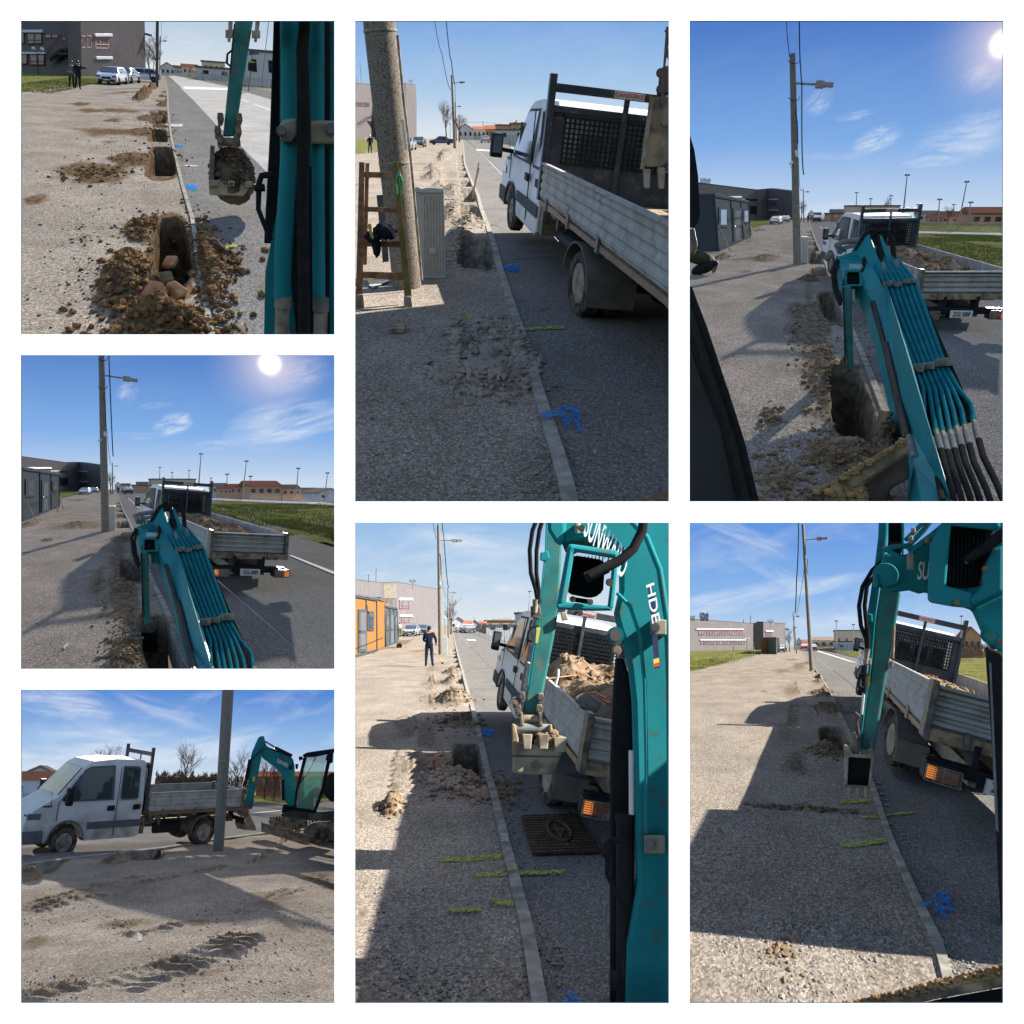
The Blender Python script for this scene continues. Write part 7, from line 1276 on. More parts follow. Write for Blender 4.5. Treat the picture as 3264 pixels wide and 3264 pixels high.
# ================================================================ place 6
def place6():
    st=P6; M_=mats(st); pic='tall bottom middle picture'
    K_=[(592,640),(600,690),(612,760),(628,830),(648,905),(665,980),(690,1080),(730,1230),(760,1380),(790,1540),(830,1690),(865,1850),(900,2020),(935,2155),(965,2300),(1000,2440),(1035,2640),(1065,2850),(1085,2990)]
    Re=[(598,640),(640,690),(700,765),(800,865),(900,965),(1200,1270),(1600,1660),(1990,2010)]; Fe=[(606,640),(700,682),(840,725),(940,757),(1150,825),(1500,930),(1990,1080)]
    rel=Relief(st,.014)
    rel.pit(685,1480,82,105,.7,5).pit(690,1210,70,38,.3,3).pit(640,1050,42,20,.4,4).pit(633,975,32,11,.35).pit(618,885,25,8,.35).pit(612,855,20,5,.3).pit(608,828,18,4,.3).pit(604,808,16,3,.3).pit(601,790,14,3,.3).pit(599,772,13,2.5,.3)
    rel.pile(620,1600,180,70,.17).pile(540,1520,60,70,.10).pile(600,1100,130,38,.3,.7).pile(640,1240,170,50,.2,.7).pile(590,930,75,14,.25,.6).pile(590,985,60,16,.25,.6).pile(800,1120,60,14,.08).pile(230,1745,60,50,.16,.5)
    for a in ((480,990,80,25,.5),(460,910,40,40,.4),(390,795,60,9,.6),(190,778,80,9,.7),(480,1120,60,30,.4),(900,1650,120,80,.4),(740,990,90,10,.4),(50,2400,50,60,.5)): rel.patch(*a)
    for t in ([(470,920),(480,1000),(475,1120)],[(480,960),(450,1080)]): rel.track(t,.14,.03,.16)
    rel.track([(320,1190),(300,1330)],.26,.04,.17); rel.track([(430,1220),(440,1400)],.2,.04,.17); rel.track([(330,1400),(310,1720)],.26,.05,.2); rel.track([(400,1420),(370,1750)],.16,.04,.2)
    L=[(270,640),(268,705),(135,800),(-50,850),(-50,2990)]
    lay(st,M_,K_,kw(640,3,2990,98),Re,Fe,L,642,2990,rel,fy=2200)
    strip(st,'far_pavement',off(Fe,3),[(630,640),(800,690),(940,735),(1200,810),(1990,1020)],645,1070,M_['pav'],z=-.004,label='far footpath, '+pic,rowstep=12)
    strip(st,'grass_verge',[(262,640),(266,702)],[(330,640),(312,690),(285,700)],650,701,M_['gr'],z=.02,label='small patch of grass beside the grey cabin, '+pic)
    strip(st,'far_ground',[(-60,600),(-60,660)],[(2000,600),(2000,700)],625,643,M_['lot'],z=-.05,label='ground at the end of the road, '+pic)
    A_=Wall(st,(258,665),(256,374),(520,650),(505,416)); C_=Wall(st,(160,680),(158,378),(258,665),(256,374),y0=A_.p[0][1]*.98,y1=A_.p[0][1]); B_=Wall(st,(-60,700),(-60,350),(160,680),(158,378),y0=A_.p[0][1]*.75,y1=A_.p[0][1]*.98)
    def ext(c,b):
        for x,yt in ((130,288),(85,325)): q=c.mb(); p=st.P(x,375,B_.p[0][1])-b; q.beam(p,p+np.array([0,0,(375-yt)*st.mc(B_.p[0])]),.07,.07); q.build('antenna',WIRE)
        q=c.mb(); q.prism([p-b for p in (C_.at(178,470,.03),C_.at(256,470,.03),C_.at(256,385,.03),C_.at(178,385,.03))],C_.n*-.02); q.build('stained_panel',mat('stained_render',(.19,.18,.145),.9,0,.2,2))
    school(st,'grey school block with white awnings over red windows, '+pic,[B_,C_,A_],[(2,273,480,332,537,'w3'),(2,270,470,350,484,'awn'),(2,283,587,333,622,'w3'),(2,272,573,350,585,'awn'),(1,168,472,188,520,'w1'),(1,197,472,221,532,'w1'),(1,228,472,252,532,'w1'),(0,97,464,158,488,'dark'),(0,5,458,85,476,'dark')],extras=ext,depth=12)
    container(st,[(135,790),(60,790),(60,500),(118,497)],[(-120,862),(134,795),(117,497),(-120,432)],CONTO,'orange panelled site cabin with grey door, '+pic,[(18,540,70,800,'door'),(78,552,114,670,'w')])
    container(st,[(190,770),(132,770),(118,513),(180,518)],[(190,770),(266,742),(261,543),(180,518)],CONT,'dark grey site cabin behind the orange one, '+pic,[(187,568,208,668,'w'),(214,560,236,755,'door'),(243,580,257,662,'w')])
    def ex(c,g,yy):
        q=c.mb(); q.tpx([(520,200,yy-.2),(526,240,yy-.3),(528,330,yy-.3)],3,6); q.build('cable',WIRE); q=c.mb(); q.ppx([(518,372),(528,372),(530,388),(519,388)],yy-.3,.1); q.build('junction_box',PLATE)
    polepx(st,(525,815),(512,24),27,19,CONC,'tall concrete pole with street lamp behind the standing man, '+pic,bands=(.25,.43,.62,.84),lamp=((524,119),(600,121),(658,119)),lampw=12,extra=ex)
    polepx(st,(573,712),(570,405),11,7,CONC2,'second lamp pole right of the first, '+pic,name='lamp_pole',cat='street lamp',lamp=((576,437),(600,437),(622,438)),lampw=6)
    polepx(st,(583,690),(579,498),6,5,CONC2,'third and smallest lamp pole, '+pic,name='lamp_pole',cat='street lamp',lamp=((580,512),(595,511),(606,511)),lampw=4); polepx(st,(729,660),(729,585),3,2,BLACK,'far thin pole left of the cream blocks, '+pic)
    boxpx(st,'cable_cabinet','pale cable cabinet right of the tall pole, '+pic,'cabinet',[(540,708),(566,708),(566,815),(541,815)],m=CABINET,base=(553,815),depth=.5,bevel=.01)
    wire(st,[(474,-20,22),(500,110,30)],1.6,'left cables above the pole, '+pic); wire(st,[(532,-20,20),(545,100,28),(573,405,60)],2.4,'thick cable running to the second pole, '+pic); wire(st,[(530,330,34),(560,470,60)],1,'thin cable between the poles, '+pic)
    baretree(st,590,680,505,85,'bare tree behind the lamp poles, '+pic,110,5); baretree(st,355,400,350,60,'treetop over the school roof, '+pic,90,6)
    for x in (551,584): g=st.G(x,690); c=Ctx(st,'globe_lamp','round white lamp %s the second pole, '%('left of' if x<560 else 'right of')+pic,'street lamp',base=g); mm=st.mc(g); q=c.mb(); q.tube([np.zeros(3),st.P(x,603,g[1])-g],1.4*mm,6); q.build('post',BLACK); q=c.mb(); q.sph(st.P(x,595,g[1])-g,8*mm); q.build('globe',PLATE,smooth=True)
    J=stand('tool',.06); person(st,455,889,1.8,J,'man in dark navy work clothes seen from behind holding a shovel, '+pic,(NAVY,mat('dark_blue_trousers',(.022,.03,.055),.9)),yaw=0)
    g=st.G(535,872); c=Ctx(st,'shovel','long-handled shovel held by the standing man, '+pic,'shovel',base=g); yy=st.G(455,889)[1]-.3; q=c.mb(); q.tpx([(484,785,yy),(532,862,yy)],2.6,8); q.build('handle',LWOOD); q=c.mb(); q.ppx([(528,858),(542,862),(540,875),(530,872)],yy,.1); q.build('shovel_head',BLACK)
    g=st.G(300,775); c=Ctx(st,'wheelbarrow','grey wheelbarrow standing beside the grey cabin, '+pic,'wheelbarrow',base=g); y=g[1]; q=c.mb(); q.ppx([(258,728),(345,724),(322,748),(275,750)],y,1.1); q.build('tray',RIM,bevel=.02); q=c.mb(); q.tpx([(276,750,y),(300,755,y),(360,718,y)],2.4,8); q.tpx([(316,748,y),(308,776,y),(326,778,y),(326,748,y)],2,8); q.build('frame',ZINC); q=c.mb(); p=st.P(272,763,y)-g; q.lathe(p,(0,1,0),[(.13,-.05),(.22,-.05),(.22,.05),(.13,.05)],20); q.build('wheel',RUBBER)
    car(st,348,702,176,'silver','silver-white car with its tailgate raised, '+pic,hatch=True); c=car(st,415,692,174,'dark','dark car parked behind the silver-white one, '+pic)
    g=st.G(362,690); c=Ctx(st,'raised_tailgate','open tailgate raised above the silver-white car, '+pic,'tailgate',base=g); q=c.mb(); q.ppx([(332,622),(390,624),(384,640),(340,636)],g[1],.3); q.build('tailgate',mat('car_paint_silver',(.36,.37,.39)),bevel=.02)
    for x,y,cl,lb in ((645,673,'white','white van farthest up the road'),(672,678,'silver','silver car on the road'),(701,682,'silver','light hatchback nearest on the road')): car(st,x,y,0,cl,lb+', '+pic,hatch=True,group='cars on the road')
    person(st,275,690,1.7,stand(),'tiny person in a pale top near the cabin, '+pic,(PLATE,NAVY))
    far_kit(st,pic,1,0,((590,676,658,618,588,'white gabled house left of the road end',PALE,ROOFR,True,250),(665,712,655,628,608,'low red-roofed house',CREAM,ROOFR,False,230),(706,762,658,630,608,'red gabled house with pale front',PALE,ROOFR,True,220),(762,806,655,626,612,'orange-tiled house before the flat blocks',OCHRE,ROOFR,False,200),(850,955,660,612,596,'house with chimneys above the wall',CREAM,ROOFG,False,300)))
    def flat(x0,x1,yb_,yt,yd,lb,m,w=3):
        g=st.P(x0,yb_,yd);c=Ctx(st,'flat_roof_block',lb+', '+pic,'building',base=g); q=c.mb(); W_=st.P(x1,yb_,yd)[0]-g[0]; H=st.P(x0,yt,yd)[2]-g[2]; q.b2((0,0,-3),(W_,10,H)); q.build('wall',m); q=c.mb(); q.b2((-.2,-.2,H),(W_+.2,10,H+.3)); q.build('roof_edge',TRIM)
        for i in range(w): q=c.mb(); q.b2((W_*(i+.3)/w,-.08,H*.35),(W_*(i+.6)/w,.0,H*.75)); q.build('window',GLASS)
    flat(800,990,668,612,215,'ochre flat-roofed block left of the truck',OCHRE); flat(804,985,672,640,195,'long pale wall building behind the green fence',PALE,2); flat(1010,1100,680,568,120,'pale hall edge above the cab',PALE,1)
    meshfence(st,[(690,668),(840,700),(985,745)],1.5,'green fence along the far side of the road, '+pic,post=10)
    mast(st,1062,600,433,'floodlight mast above the cab roof, '+pic,130,2,5,lean=6)
    g=st.G(913,735); c=Ctx(st,'information_sign','dark information board on a post by the far footpath, '+pic,'sign',base=g); q=c.mb(); q.ppx([(905,630),(931,632),(930,668),(905,666)],g[1],.1); q.build('board',BLACK); q=c.mb(); q.tube([np.zeros(3),st.P(914,666,g[1])-g],1.6*st.mc(g),6); q.build('post',STEEL)
    p6=[1.0395,7.5967,-.0922,.0214,.0463,.1773,-.2729,.5208,-.0765]
    truck(st,p6,'white dual-cab tipper truck heaped with rubble beside the open pits, '+pic,load=.75,loadseed=3)
    for pts,m,lb,t_ in (([(1170,965),(1335,945)],LWOOD,'pale timber lath on the load',7),([(1243,905),(1240,950),(1225,1000)],WLAMP,'white plastic strip on the load',9)):
        c=Ctx(st,'scrap_piece',lb+', '+pic,'scrap',base=st.P(*pts[0],9.0),single=True); q=c.mb(); q.tpx([(a,b,9.0) for a,b in pts],t_,6); q.build('scrap_piece',m)
    yk=8.0
    for pts,wh in (([(1420,1055),(1470,1050),(1530,1085),(1560,1060)],'longer upper'),([(1480,1065),(1520,1100),(1560,1110)],'shorter lower')): c=Ctx(st,'red_cable',wh+' orange-red conduit twisted in the load, '+pic,'cable',base=st.P(*pts[0],7.9),single=True,group='conduits in the load'); q=c.mb(); q.tpx([(a,b,7.9) for a,b in pts],7,8); q.build('red_cable',mat('orange_plastic',(.6,.13,.06),.5),smooth=True)
    c=Ctx(st,'asphalt_slab','grey broken asphalt slab lying on the load near the tailgate, '+pic,'slab',base=st.P(1420,1100,7.9),single=True); q=c.mb(); q.ppx([(1330,1080),(1400,1045),(1480,1085),(1515,1110),(1480,1165),(1460,1180),(1350,1110)],7.75,.3); q.build('asphalt_slab',mat('slab',(.17,.165,.16),.95,0,.35,30,.9),bevel=.03)
    # excavator
    ya=6.9; c=Ctx(st,'excavator','teal excavator with lettered gooseneck boom and muddy toothed bucket, '+pic,'excavator',base=st.P(1300,900,ya),group='teal mini excavator')
    def pl(pts,y,t,m,nm,bev=.02,par=None): q=c.mb(); q.ppx(pts,y,t); return q.build(nm,m,bevel=bev,parent=par)
    def tp(pts,r,m,nm,y=None,n=12): q=c.mb(); q.tpx([(p[0],p[1],p[2] if len(p)>2 else y) for p in pts],r,n); q.build(nm,m,smooth=True)
    pl([(1168,-40),(1258,-40),(1266,150),(1248,520),(1215,720),(1125,1180),(1032,1180),(1052,1000),(1095,720),(1135,420),(1160,180)],ya,.28,TEALW,'arm'); pl([(1168,-40),(1180,-40),(1170,200),(1142,440),(1100,740),(1058,1010),(1050,1000),(1095,720),(1135,420),(1160,180)],ya-.03,.04,TEAL,'arm_edge',.004)
    yb=4.3
    pl([(1240,-40),(1990,-40),(1990,1500),(1990,2990),(1650,2990),(1658,2600),(1722,2215),(1705,1700),(1698,1400),(1690,1100),(1668,900),(1640,760),(1600,640),(1580,560),(1612,420),(1612,180),(1560,130),(1330,100),(1262,160)],yb+.12,.3,TEAL,'boom',.04)
    pl([(1290,60),(1262,160),(1222,130),(1180,60),(1170,-40),(1290,-40)],yb+.05,.3,TEAL,'boom_lug')
    # work light housing
    o=pl([(1300,138),(1612,182),(1608,235),(1345,190),(1300,235)],yb-.25,.4,TEAL,'light_guard'); pl([(1300,138),(1345,165),(1290,500),(1228,535)],yb-.25,.4,TEAL,'light_guard'); pl([(1575,190),(1614,185),(1578,545),(1540,540),(1560,380)],yb-.25,.4,TEAL,'light_guard'); pl([(1228,510),(1300,495),(1560,520),(1580,548),(1450,550),(1235,540)],yb-.25,.4,TEAL,'light_guard')
    w=pl([(1322,205),(1530,240),(1518,420),(1480,470),(1420,470),(1290,445),(1300,330)],yb+.0,.12,BLACK,'work_light',.03); q=c.mb()
    for i in range(9): x=1335+i*22; q.ppx([(x,215),(x+7,216),(x-5,440),(x-12,438)],yb-.04,.05)
    q.build('cooling_fin',RUBBER,parent=w); pl([(1310,460),(1440,480),(1440,512),(1310,490)],yb+.05,.1,BLACK,'light_bracket')
    for x,y,r in ((1437,495,14),(1555,375,18),(1330,478,14),(1375,560,13),(1383,45,16)): bolt(c,x,y,yb-.3,r,DSTEEL)
    pl([(1345,10),(1385,10),(1380,80),(1340,80)],yb-.05,.2,ZINC,'hose_clamp'); 
    tp([(1765,-40),(1755,60),(1700,170),(1620,240),(1520,290),(1430,340)],[30,30,30,30,32,26],RUBBER,'hydraulic_hose',yb-.4); tp([(1540,285),(1410,348)],34,RUBBER,'hose_sleeve',yb-.38)
    letters(c,'SUNWARD',(1535,150),(1655,285),(1560,60),yb+.1,WTXT,off=.06)
    # label
    pl([(1788,398),(1812,388),(1835,520),(1848,700),(1862,895),(1828,902),(1810,640)],yb+.0,.02,mat('navy_label',(.02,.025,.08),.4),'boom_label',0); letters(c,'HDE',(1818,500),(1838,620),(1845,490),yb-.02,WTXT,off=.03); pl([(1822,845),(1856,835),(1858,862),(1825,872)],yb-.02,.02,mat('label_yellow',(.75,.55,.08),.4),'label_stripe',0); pl([(1824,872),(1858,862),(1860,885),(1828,893)],yb-.025,.02,mat('label_red',(.6,.06,.05),.4),'label_stripe',0)
    for x0,y0,x1,y1 in ((1802,600,1905,700),(1765,1915,1895,2030)): clamp(c,x0,y0,x1,y1,yb-.0,.15,(.28,))
    tp([(1650,-40),(1780,100),(1860,300),(1905,600),(1920,1000),(1925,2000),(1925,2990)],20,TEAL,'steel_pipe',yb+.02); tp([(1600,440),(1680,520),(1740,700),(1770,1000),(1780,1500),(1778,1900)],12,TEAL,'steel_pipe',yb+.05)
    tp([(1582,690),(1590,720)],[58,58],TEAL,'pivot_boss',yb-.02,20) if 0 else None
    q=c.mb(); p=st.P(1590,700,yb-.05)-c.base; v=st.d(1590,700); mm=st.mc(st.P(1590,700,yb)); q.cyl(p-v*.06,p+v*.3,52*mm,n=28); q.build('pivot_boss',TEAL,smooth=True); q=c.mb(); q.cyl(p-v*.1,p-v*.05,32*mm,n=24); q.build('pivot_pin',DSTEEL); bolt(c,1600,790,yb-.1,22,MUDSTEEL,'bolt')
    pl([(1590,830),(1640,830),(1692,1000),(1700,1420),(1700,2600),(1640,2990),(1556,2990),(1556,1500),(1576,1000)],yb+.3,.12,BLACK,'boom_cylinder_guard'); tp([(1688,1400),(1690,1790)],17,PLATE,'cylinder_rod',yb+.15,14); tp([(1650,1790),(1650,2990)],55,BLACK,'boom_cylinder',yb+.2,24); tp([(1648,1780),(1648,1830)],58,BLACK,'cylinder_collar',yb+.18,24)
    tp([(1620,1945),(1550,1955),(1545,2000),(1540,2160),(1600,2280),(1648,2360),(1640,2780)],[20,20,20,13,13,13,13],BLACK,'cylinder_port',yb-.02,12); pl([(1508,1945),(1570,1950),(1565,2060),(1505,2055)],yb-.08,.12,BLACK,'cylinder_port_block'); tp([(1590,2750),(1590,2850)],28,BLACK,'lower_pin',yb)
    # hoses left of arm
    for o_ in (0,42): tp([(1120+o_*.8,-30),(1085+o_,60),(1068+o_,180),(1075+o_*.8,320),(1105+o_*.4,420),(1118+o_*.1,500)],12,RUBBER,'ribbed_hose',ya-.1)
    q=c.mb()
    for o_ in (0,42):
        P_=[(1120+o_*.8,-30),(1085+o_,60),(1068+o_,180),(1075+o_*.8,320),(1105+o_*.4,420),(1118+o_*.1,500)]
        for i in range(60):
            t=i/59*(len(P_)-1); k=min(int(t),len(P_)-2); f=t-k; x=P_[k][0]*(1-f)+P_[k+1][0]*f; y=P_[k][1]*(1-f)+P_[k+1][1]*f; q.tpx([(x,y-2,ya-.1),(x,y+2,ya-.1)],15,8)
    q.build('hose_spiral',RUBBER)
    tp([(1105,480),(1100,560)],[20,14],RIM,'hose_fitting',ya-.1); pl([(1072,520),(1135,520),(1140,575),(1125,600),(1075,590)],ya-.08,.12,DSTEEL,'hose_bracket',.01); tp([(1115,640),(1072,655),(1060,690),(1060,725),(1085,735)],[6,9,9,14,9],BLACK,'steel_pipe',ya-.1); pl([(1255,560),(1290,555),(1305,605),(1262,612)],ya-.05,.2,ZINC,'hose_bracket',.01); tp([(1290,450),(1284,560)],12,RIM,'spring_hose',ya)
    pl([(1150,190),(1180,180),(1190,230),(1160,250),(1130,240),(1135,190)],ya-.1,.1,TEAL,'pipe_clip',.01); pl([(1112,650),(1135,650),(1118,745),(1104,745)],ya-.05,.01,mat('sticker_yellow',(.6,.5,.05),.5),'warning_sticker',0)
    # linkage + bucket
    for (x,y) in ((1025,1075),(1138,1082),(985,1108),(1000,1155),(1130,1150)): pl([(x-22,y-34),(x+14,y-34),(x+20,y+10),(x+6,y+40),(x-18,y+38)],ya-.08,.3,DSTEEL,'link_plate',.012); bolt(c,x-3,y-2,ya-.1,15,DSTEEL,'pin')
    pl([(1005,1170),(1025,1165),(1035,1250),(1010,1255)],ya-.15,.1,DSTEEL,'bucket_ear',.01); pl([(1115,1165),(1135,1165),(1150,1250),(1125,1255)],ya-.15,.1,DSTEEL,'bucket_ear',.01); tp([(1030,1205),(1120,1205)],22,RIM,'link_pin',ya-.1,16)
    q=c.mb(); q.tpx([(975,1262,ya-.1),(1200,1275,ya-.1)],34,24); q.build('bucket_tube',STEEL,smooth=True)
    pl([(958,1235),(980,1240),(1000,1330),(990,1545),(962,1530)],ya-.2,.5,MUDSTEEL,'bucket_side',.01); pl([(1185,1240),(1200,1240),(1215,1300),(1300,1320),(1280,1350),(1190,1330)],ya-.2,.45,MUDSTEEL,'bucket_side',.01)
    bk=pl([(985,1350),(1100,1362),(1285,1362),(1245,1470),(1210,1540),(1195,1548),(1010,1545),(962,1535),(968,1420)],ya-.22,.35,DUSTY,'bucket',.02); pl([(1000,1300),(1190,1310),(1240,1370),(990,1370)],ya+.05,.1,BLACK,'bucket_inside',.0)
    pl([(962,1428),(1262,1434),(1255,1446),(962,1440)],ya-.235,.02,DSTEEL,'bucket_weld',.0,bk)
    teeth(c,[(1022,1300,1085,1395),(1120,1300,1188,1395),(1212,1318,1296,1412)],ya-.30,.08,DUSTY,bk)
    cc=Ctx(st,'soil_heap','soil remains stuck between the bucket teeth, '+pic,'soil heap',base=st.P(1180,1330,ya-.2),single=True); q=cc.mb()
    for i in range(60): q.rock(st.P(RNG.uniform(1120,1235),RNG.uniform(1295,1360),ya-.2)-cc.base,RNG.uniform(.015,.045),i)
    q.build('soil_heap',SOIL)
    exc_shade_body(c,2.95,3.0,9.3,2.0,2.72)
    # manhole, marks
    g=st.G(1240,1920); c=Ctx(st,'manhole_cover','rusty square manhole cover with a ring and figure in the middle, '+pic,'manhole cover',base=g); Q_=[st.G(*p,.012)-g for p in ((1018,1808),(1355,1795),(1502,2022),(1088,2035))]; q=c.mb(); q.prism(Q_,(0,0,.012)); q.build('plate',mat('rusty_iron',(.11,.075,.05),.8,.3,.35,14,.5,col2=(.2,.12,.07),sc2=9)); q=c.mb()
    lerp=lambda u,v:(Q_[0]*(1-u)*(1-v)+Q_[1]*u*(1-v)+Q_[2]*u*v+Q_[3]*(1-u)*v)+np.array([0,0,.014])
    for i in range(15): u=i/14; q.beam(lerp(u,0),lerp(u,1),.012,.012); q.beam(lerp(0,u),lerp(1,u),.02,.012)
    q.build('raised_grid',mat('iron_dark',(.07,.05,.038),.8,.3,.3,9)); q=c.mb(); cen=lerp(.53,.5); rx=.105; ry=.36
    q.tube([cen+np.array([rx*math.cos(a),ry*math.sin(a),.012]) for a in np.linspace(0,6.283,33)],.014,6); q.build('ring',mat('iron_light',(.10,.075,.055),.8,.2,.2,9)); me=None
    t_=text(c,'4',.3,frame4(cen+np.array([0,0,.02]),(-.75,0,0),(0,-2.6,0)),mat('iron_light',(.16,.12,.09)),'cast_figure')
    stroke(st,[[(530,2075),(700,2072),(915,2052)]],15,M_['yel'],'yellow-green sprayed line, farthest of three, '+pic,z=.014); stroke(st,[[(735,2172),(930,2160)],[(985,2158),(1285,2150)]],14,M_['yel'],'yellow-green sprayed line crossing the kerb, '+pic,z=.014); stroke(st,[[(935,2160),(988,2156)]],14,M_['yel'],'yellow-green paint on the kerb stone, '+pic,z=.05); stroke(st,[[(580,2395),(700,2395),(770,2380)],[(840,2330),(890,2352),(970,2358)]],17,M_['yel'],'yellow-green sprayed line, nearest of three, '+pic,z=.03)
    for yv in (1948,1968,1984): stroke(st,[[(898,yv),(935,yv-2)]],4.5,M_['wht'],'white dashes painted on the kerb, '+pic,z=.05)
    stroke(st,[[(1310,2880),(1340,2925),(1320,2990)],[(1270,2945),(1370,2940)],[(1290,2990),(1330,2900)]],16,M_['blu'],'blue sprayed mark cut by the bottom edge, '+pic,z=.014); stroke(st,[[(770,1275),(850,1290)],[(765,1300),(840,1310)]],12,M_['blu'],'faint blue mark near the middle pit, '+pic,z=.014)
    mark(st,[(680,722),(730,724),(745,731),(692,729)],CHALK,z=.004,label='white road marking, '+pic); mark(st,[(840,735),(915,765),(910,768),(832,737)],CHALK,z=.004,label='white line along the road, '+pic)
    rubble(st,'brick_rubble','heap of stones and brick bits before the nearest pit, '+pic,[(620,1600,190,75,3),(520,1510,70,80,1),(780,1680,120,60,.7)],1100,.012,.06,mat('cobble',(.29,.225,.165),.9,0,.45,2,.5,col2=(.36,.16,.10),sc2=2.5,thr=(.58,.62)),rel,61)
    rubble(st,'soil_clods','earth crumbs round the open pits, '+pic,[(640,1240,180,60,1.5),(600,1100,140,40,1),(590,930,80,20,.4),(590,985,70,20,.4),(900,1640,140,90,.7),(230,1750,60,50,.7)],2200,.008,.05,SOIL,rel,62)
    rubble(st,'pebbles','small stones strewn over the shaded gravel, '+pic,[(820,1750,150,150,1),(700,2300,400,400,1.2),(1250,2000,300,200,.5),(700,2700,400,200,1),(1300,1750,300,150,.6)],3000,.004,.014,STONE,None,63)
    sky(st,360,(150,190,232),(192,215,236),(222,231,237),[(700,120,560,110,-6,.8),(850,380,420,70,-8,.7),(480,210,260,40,8,.5),(150,330,140,30,0,.5)],wisp=.4,seed=4.)
    b=st.G(455,888); sunlamp(st,st.P(455,640,b[1]),b+np.array([-2.4,.75,0]))
# ================================================================ place 7
def place7():
    st=P7; M_=mats(st); pic='tall bottom right picture'
    K_=[(682,762),(700,795),(755,870),(810,950),(862,1040),(925,1180),(980,1300),(1045,1440),(1110,1600),(1175,1810),(1225,1960),(1290,2120),(1365,2295),(1430,2430),(1500,2580),(1555,2790),(1600,2990)]
    Re=[(690,762),(760,812),(860,890),(990,990),(1300,1260),(1640,1560),(1990,1860)]; Fe=[(700,762),(800,788),(905,805),(1040,840),(1500,960),(1990,1080)]
    rel=Relief(st,.014)
    rel.pit(890,1330,68,62,.6,4).pit(860,1128,45,20,.35,4).pit(838,1035,28,9,.3).pit(800,975,20,5,.25).pit(790,950,18,4,.25).pit(780,915,16,3,.25).pit(690,1755,250,10,.07,3)
    rel.pile(850,1400,120,45,.14).pile(860,1155,120,30,.2,.7).pile(840,1060,110,22,.25,.7).pile(810,985,60,12,.2,.6).pile(810,950,60,8,.2,.6).pile(790,920,50,6,.2,.6).pile(740,870,30,6,.2,.6).pile(640,850,60,5,.15,.6).pile(430,845,70,4,.1,.6).pile(930,1150,60,16,.1)
    for a in ((640,1040,60,60,.45),(580,915,60,20,.4),(680,890,60,30,.5),(470,1040,30,6,.7),(620,1290,90,120,.3),(560,2620,130,130,.2),(420,2200,60,200,.2),(700,1760,270,18,.7),(920,1150,100,30,.5)): rel.patch(*a)
    rel.track([(650,1120),(640,1270)],.2,.04,.18); rel.track([(640,1330),(630,1560)],.24,.05,.2); rel.track([(660,960),(680,1060)],.12,.03,.17)
    L=[(560,762),(545,812),(440,815),(300,852),(100,905),(-50,935),(-50,2990)]
    lay(st,M_,K_,kw(762,3,2990,72),Re,Fe,L,764,2990,rel,fy=2100)
    strip(st,'grass_verge',[(-60,770),(-60,945)],L[1:6],776,938,M_['gr'],z=.02,relief=Relief(st,.06),label='green lawn left of the gravel yard, '+pic,rowstep=6)
    grass(st,'short lawn grass, '+pic,[(180,830,230,45),(60,880,110,40)],14000,.09,BLADE)
    strip(st,'far_ground',[(-60,750),(-60,800)],[(2000,750),(2000,800)],746,778,M_['lot'],z=-.06,label='ground at the end of the road, '+pic)
    strip(st,'field',[(870,788),(1040,835),(1600,965),(1800,1010)],[(2000,788),(2000,1010)],792,990,M_['gr'],z=.02,label='green field right of the truck, '+pic,rowstep=9)
    A_=Wall(st,(465,788),(465,618),(607,786),(598,627)); C_=Wall(st,(405,786),(405,627),(465,788),(465,618),y0=A_.p[0][1],y1=A_.p[0][1]); B_=Wall(st,(-80,776),(-80,592),(405,786),(405,627),y0=A_.p[0][1]*.85,y1=A_.p[0][1])
    wins=[(0,x,668,x+36,698,'w2') for x in (68,118,164,210,256,302)]+[(0,x,731,x+37,755,'w2') for x in (80,126,178,224,268,312)]+[(0,52,658,340,664,'awn'),(0,75,724,352,729,'awn'),(0,345,675,400,684,'dark'),(2,478,677,513,702,'w3'),(2,474,669,522,675,'awn'),(1,420,676,432,700,'w1'),(1,440,676,452,700,'w1'),(0,360,735,405,770,'dark')]
    def ext(c,b):
        for x,yt in ((388,578),(345,600)): q=c.mb(); p=st.P(x,626,B_.p[0][1])-b; q.beam(p,p+np.array([0,0,(626-yt)*st.mc(B_.p[0])]),.09,.09); q.build('antenna',WIRE)
        q=c.mb(); q.ppx([(600,655),(622,660),(620,668),(600,664)],A_.p[1][1]-.1,2.5); q.build('canopy',FENCEG)
    school(st,'long two-storey grey school with rows of red windows, '+pic,[B_,C_,A_],wins,extras=ext,depth=14)
    container(st,[(540,813),(452,811),(438,712),(539,712)],[(541,814),(560,798),(556,716),(540,712)],mat('dark_edge',(.05,.05,.055),.6),'site cabin with rusty ochre end wall beside the school, '+pic,[])
    yy=st.G(500,812)[1]; c=Ctx(st,'cabin_end_panel','ochre timber end wall of the site cabin, '+pic,'panel',base=st.P(500,812,yy-.3),single=True); q=c.mb(); q.ppx([(447,718),(532,718),(533,808),(455,807)],yy-.3,.15); q.build('cabin_end_panel',RUSTW)
    for x,gl in ((365,((355,720),(375,720))),(22,((24,714),))):
        g=st.G(x,790); c=Ctx(st,'globe_lamp',('twin' if len(gl)>1 else 'single')+' globe lamp post before the school, '+pic,'street lamp',base=g); mm=st.mc(g); q=c.mb(); q.tube([np.zeros(3),st.P(x,730,g[1])-g],1.5*mm,6); q.build('post',BLACK)
        for a,b in gl: q=c.mb(); q.sph(st.P(a,b,g[1])-g,5.5*mm); q.build('globe',PLATE,smooth=True)
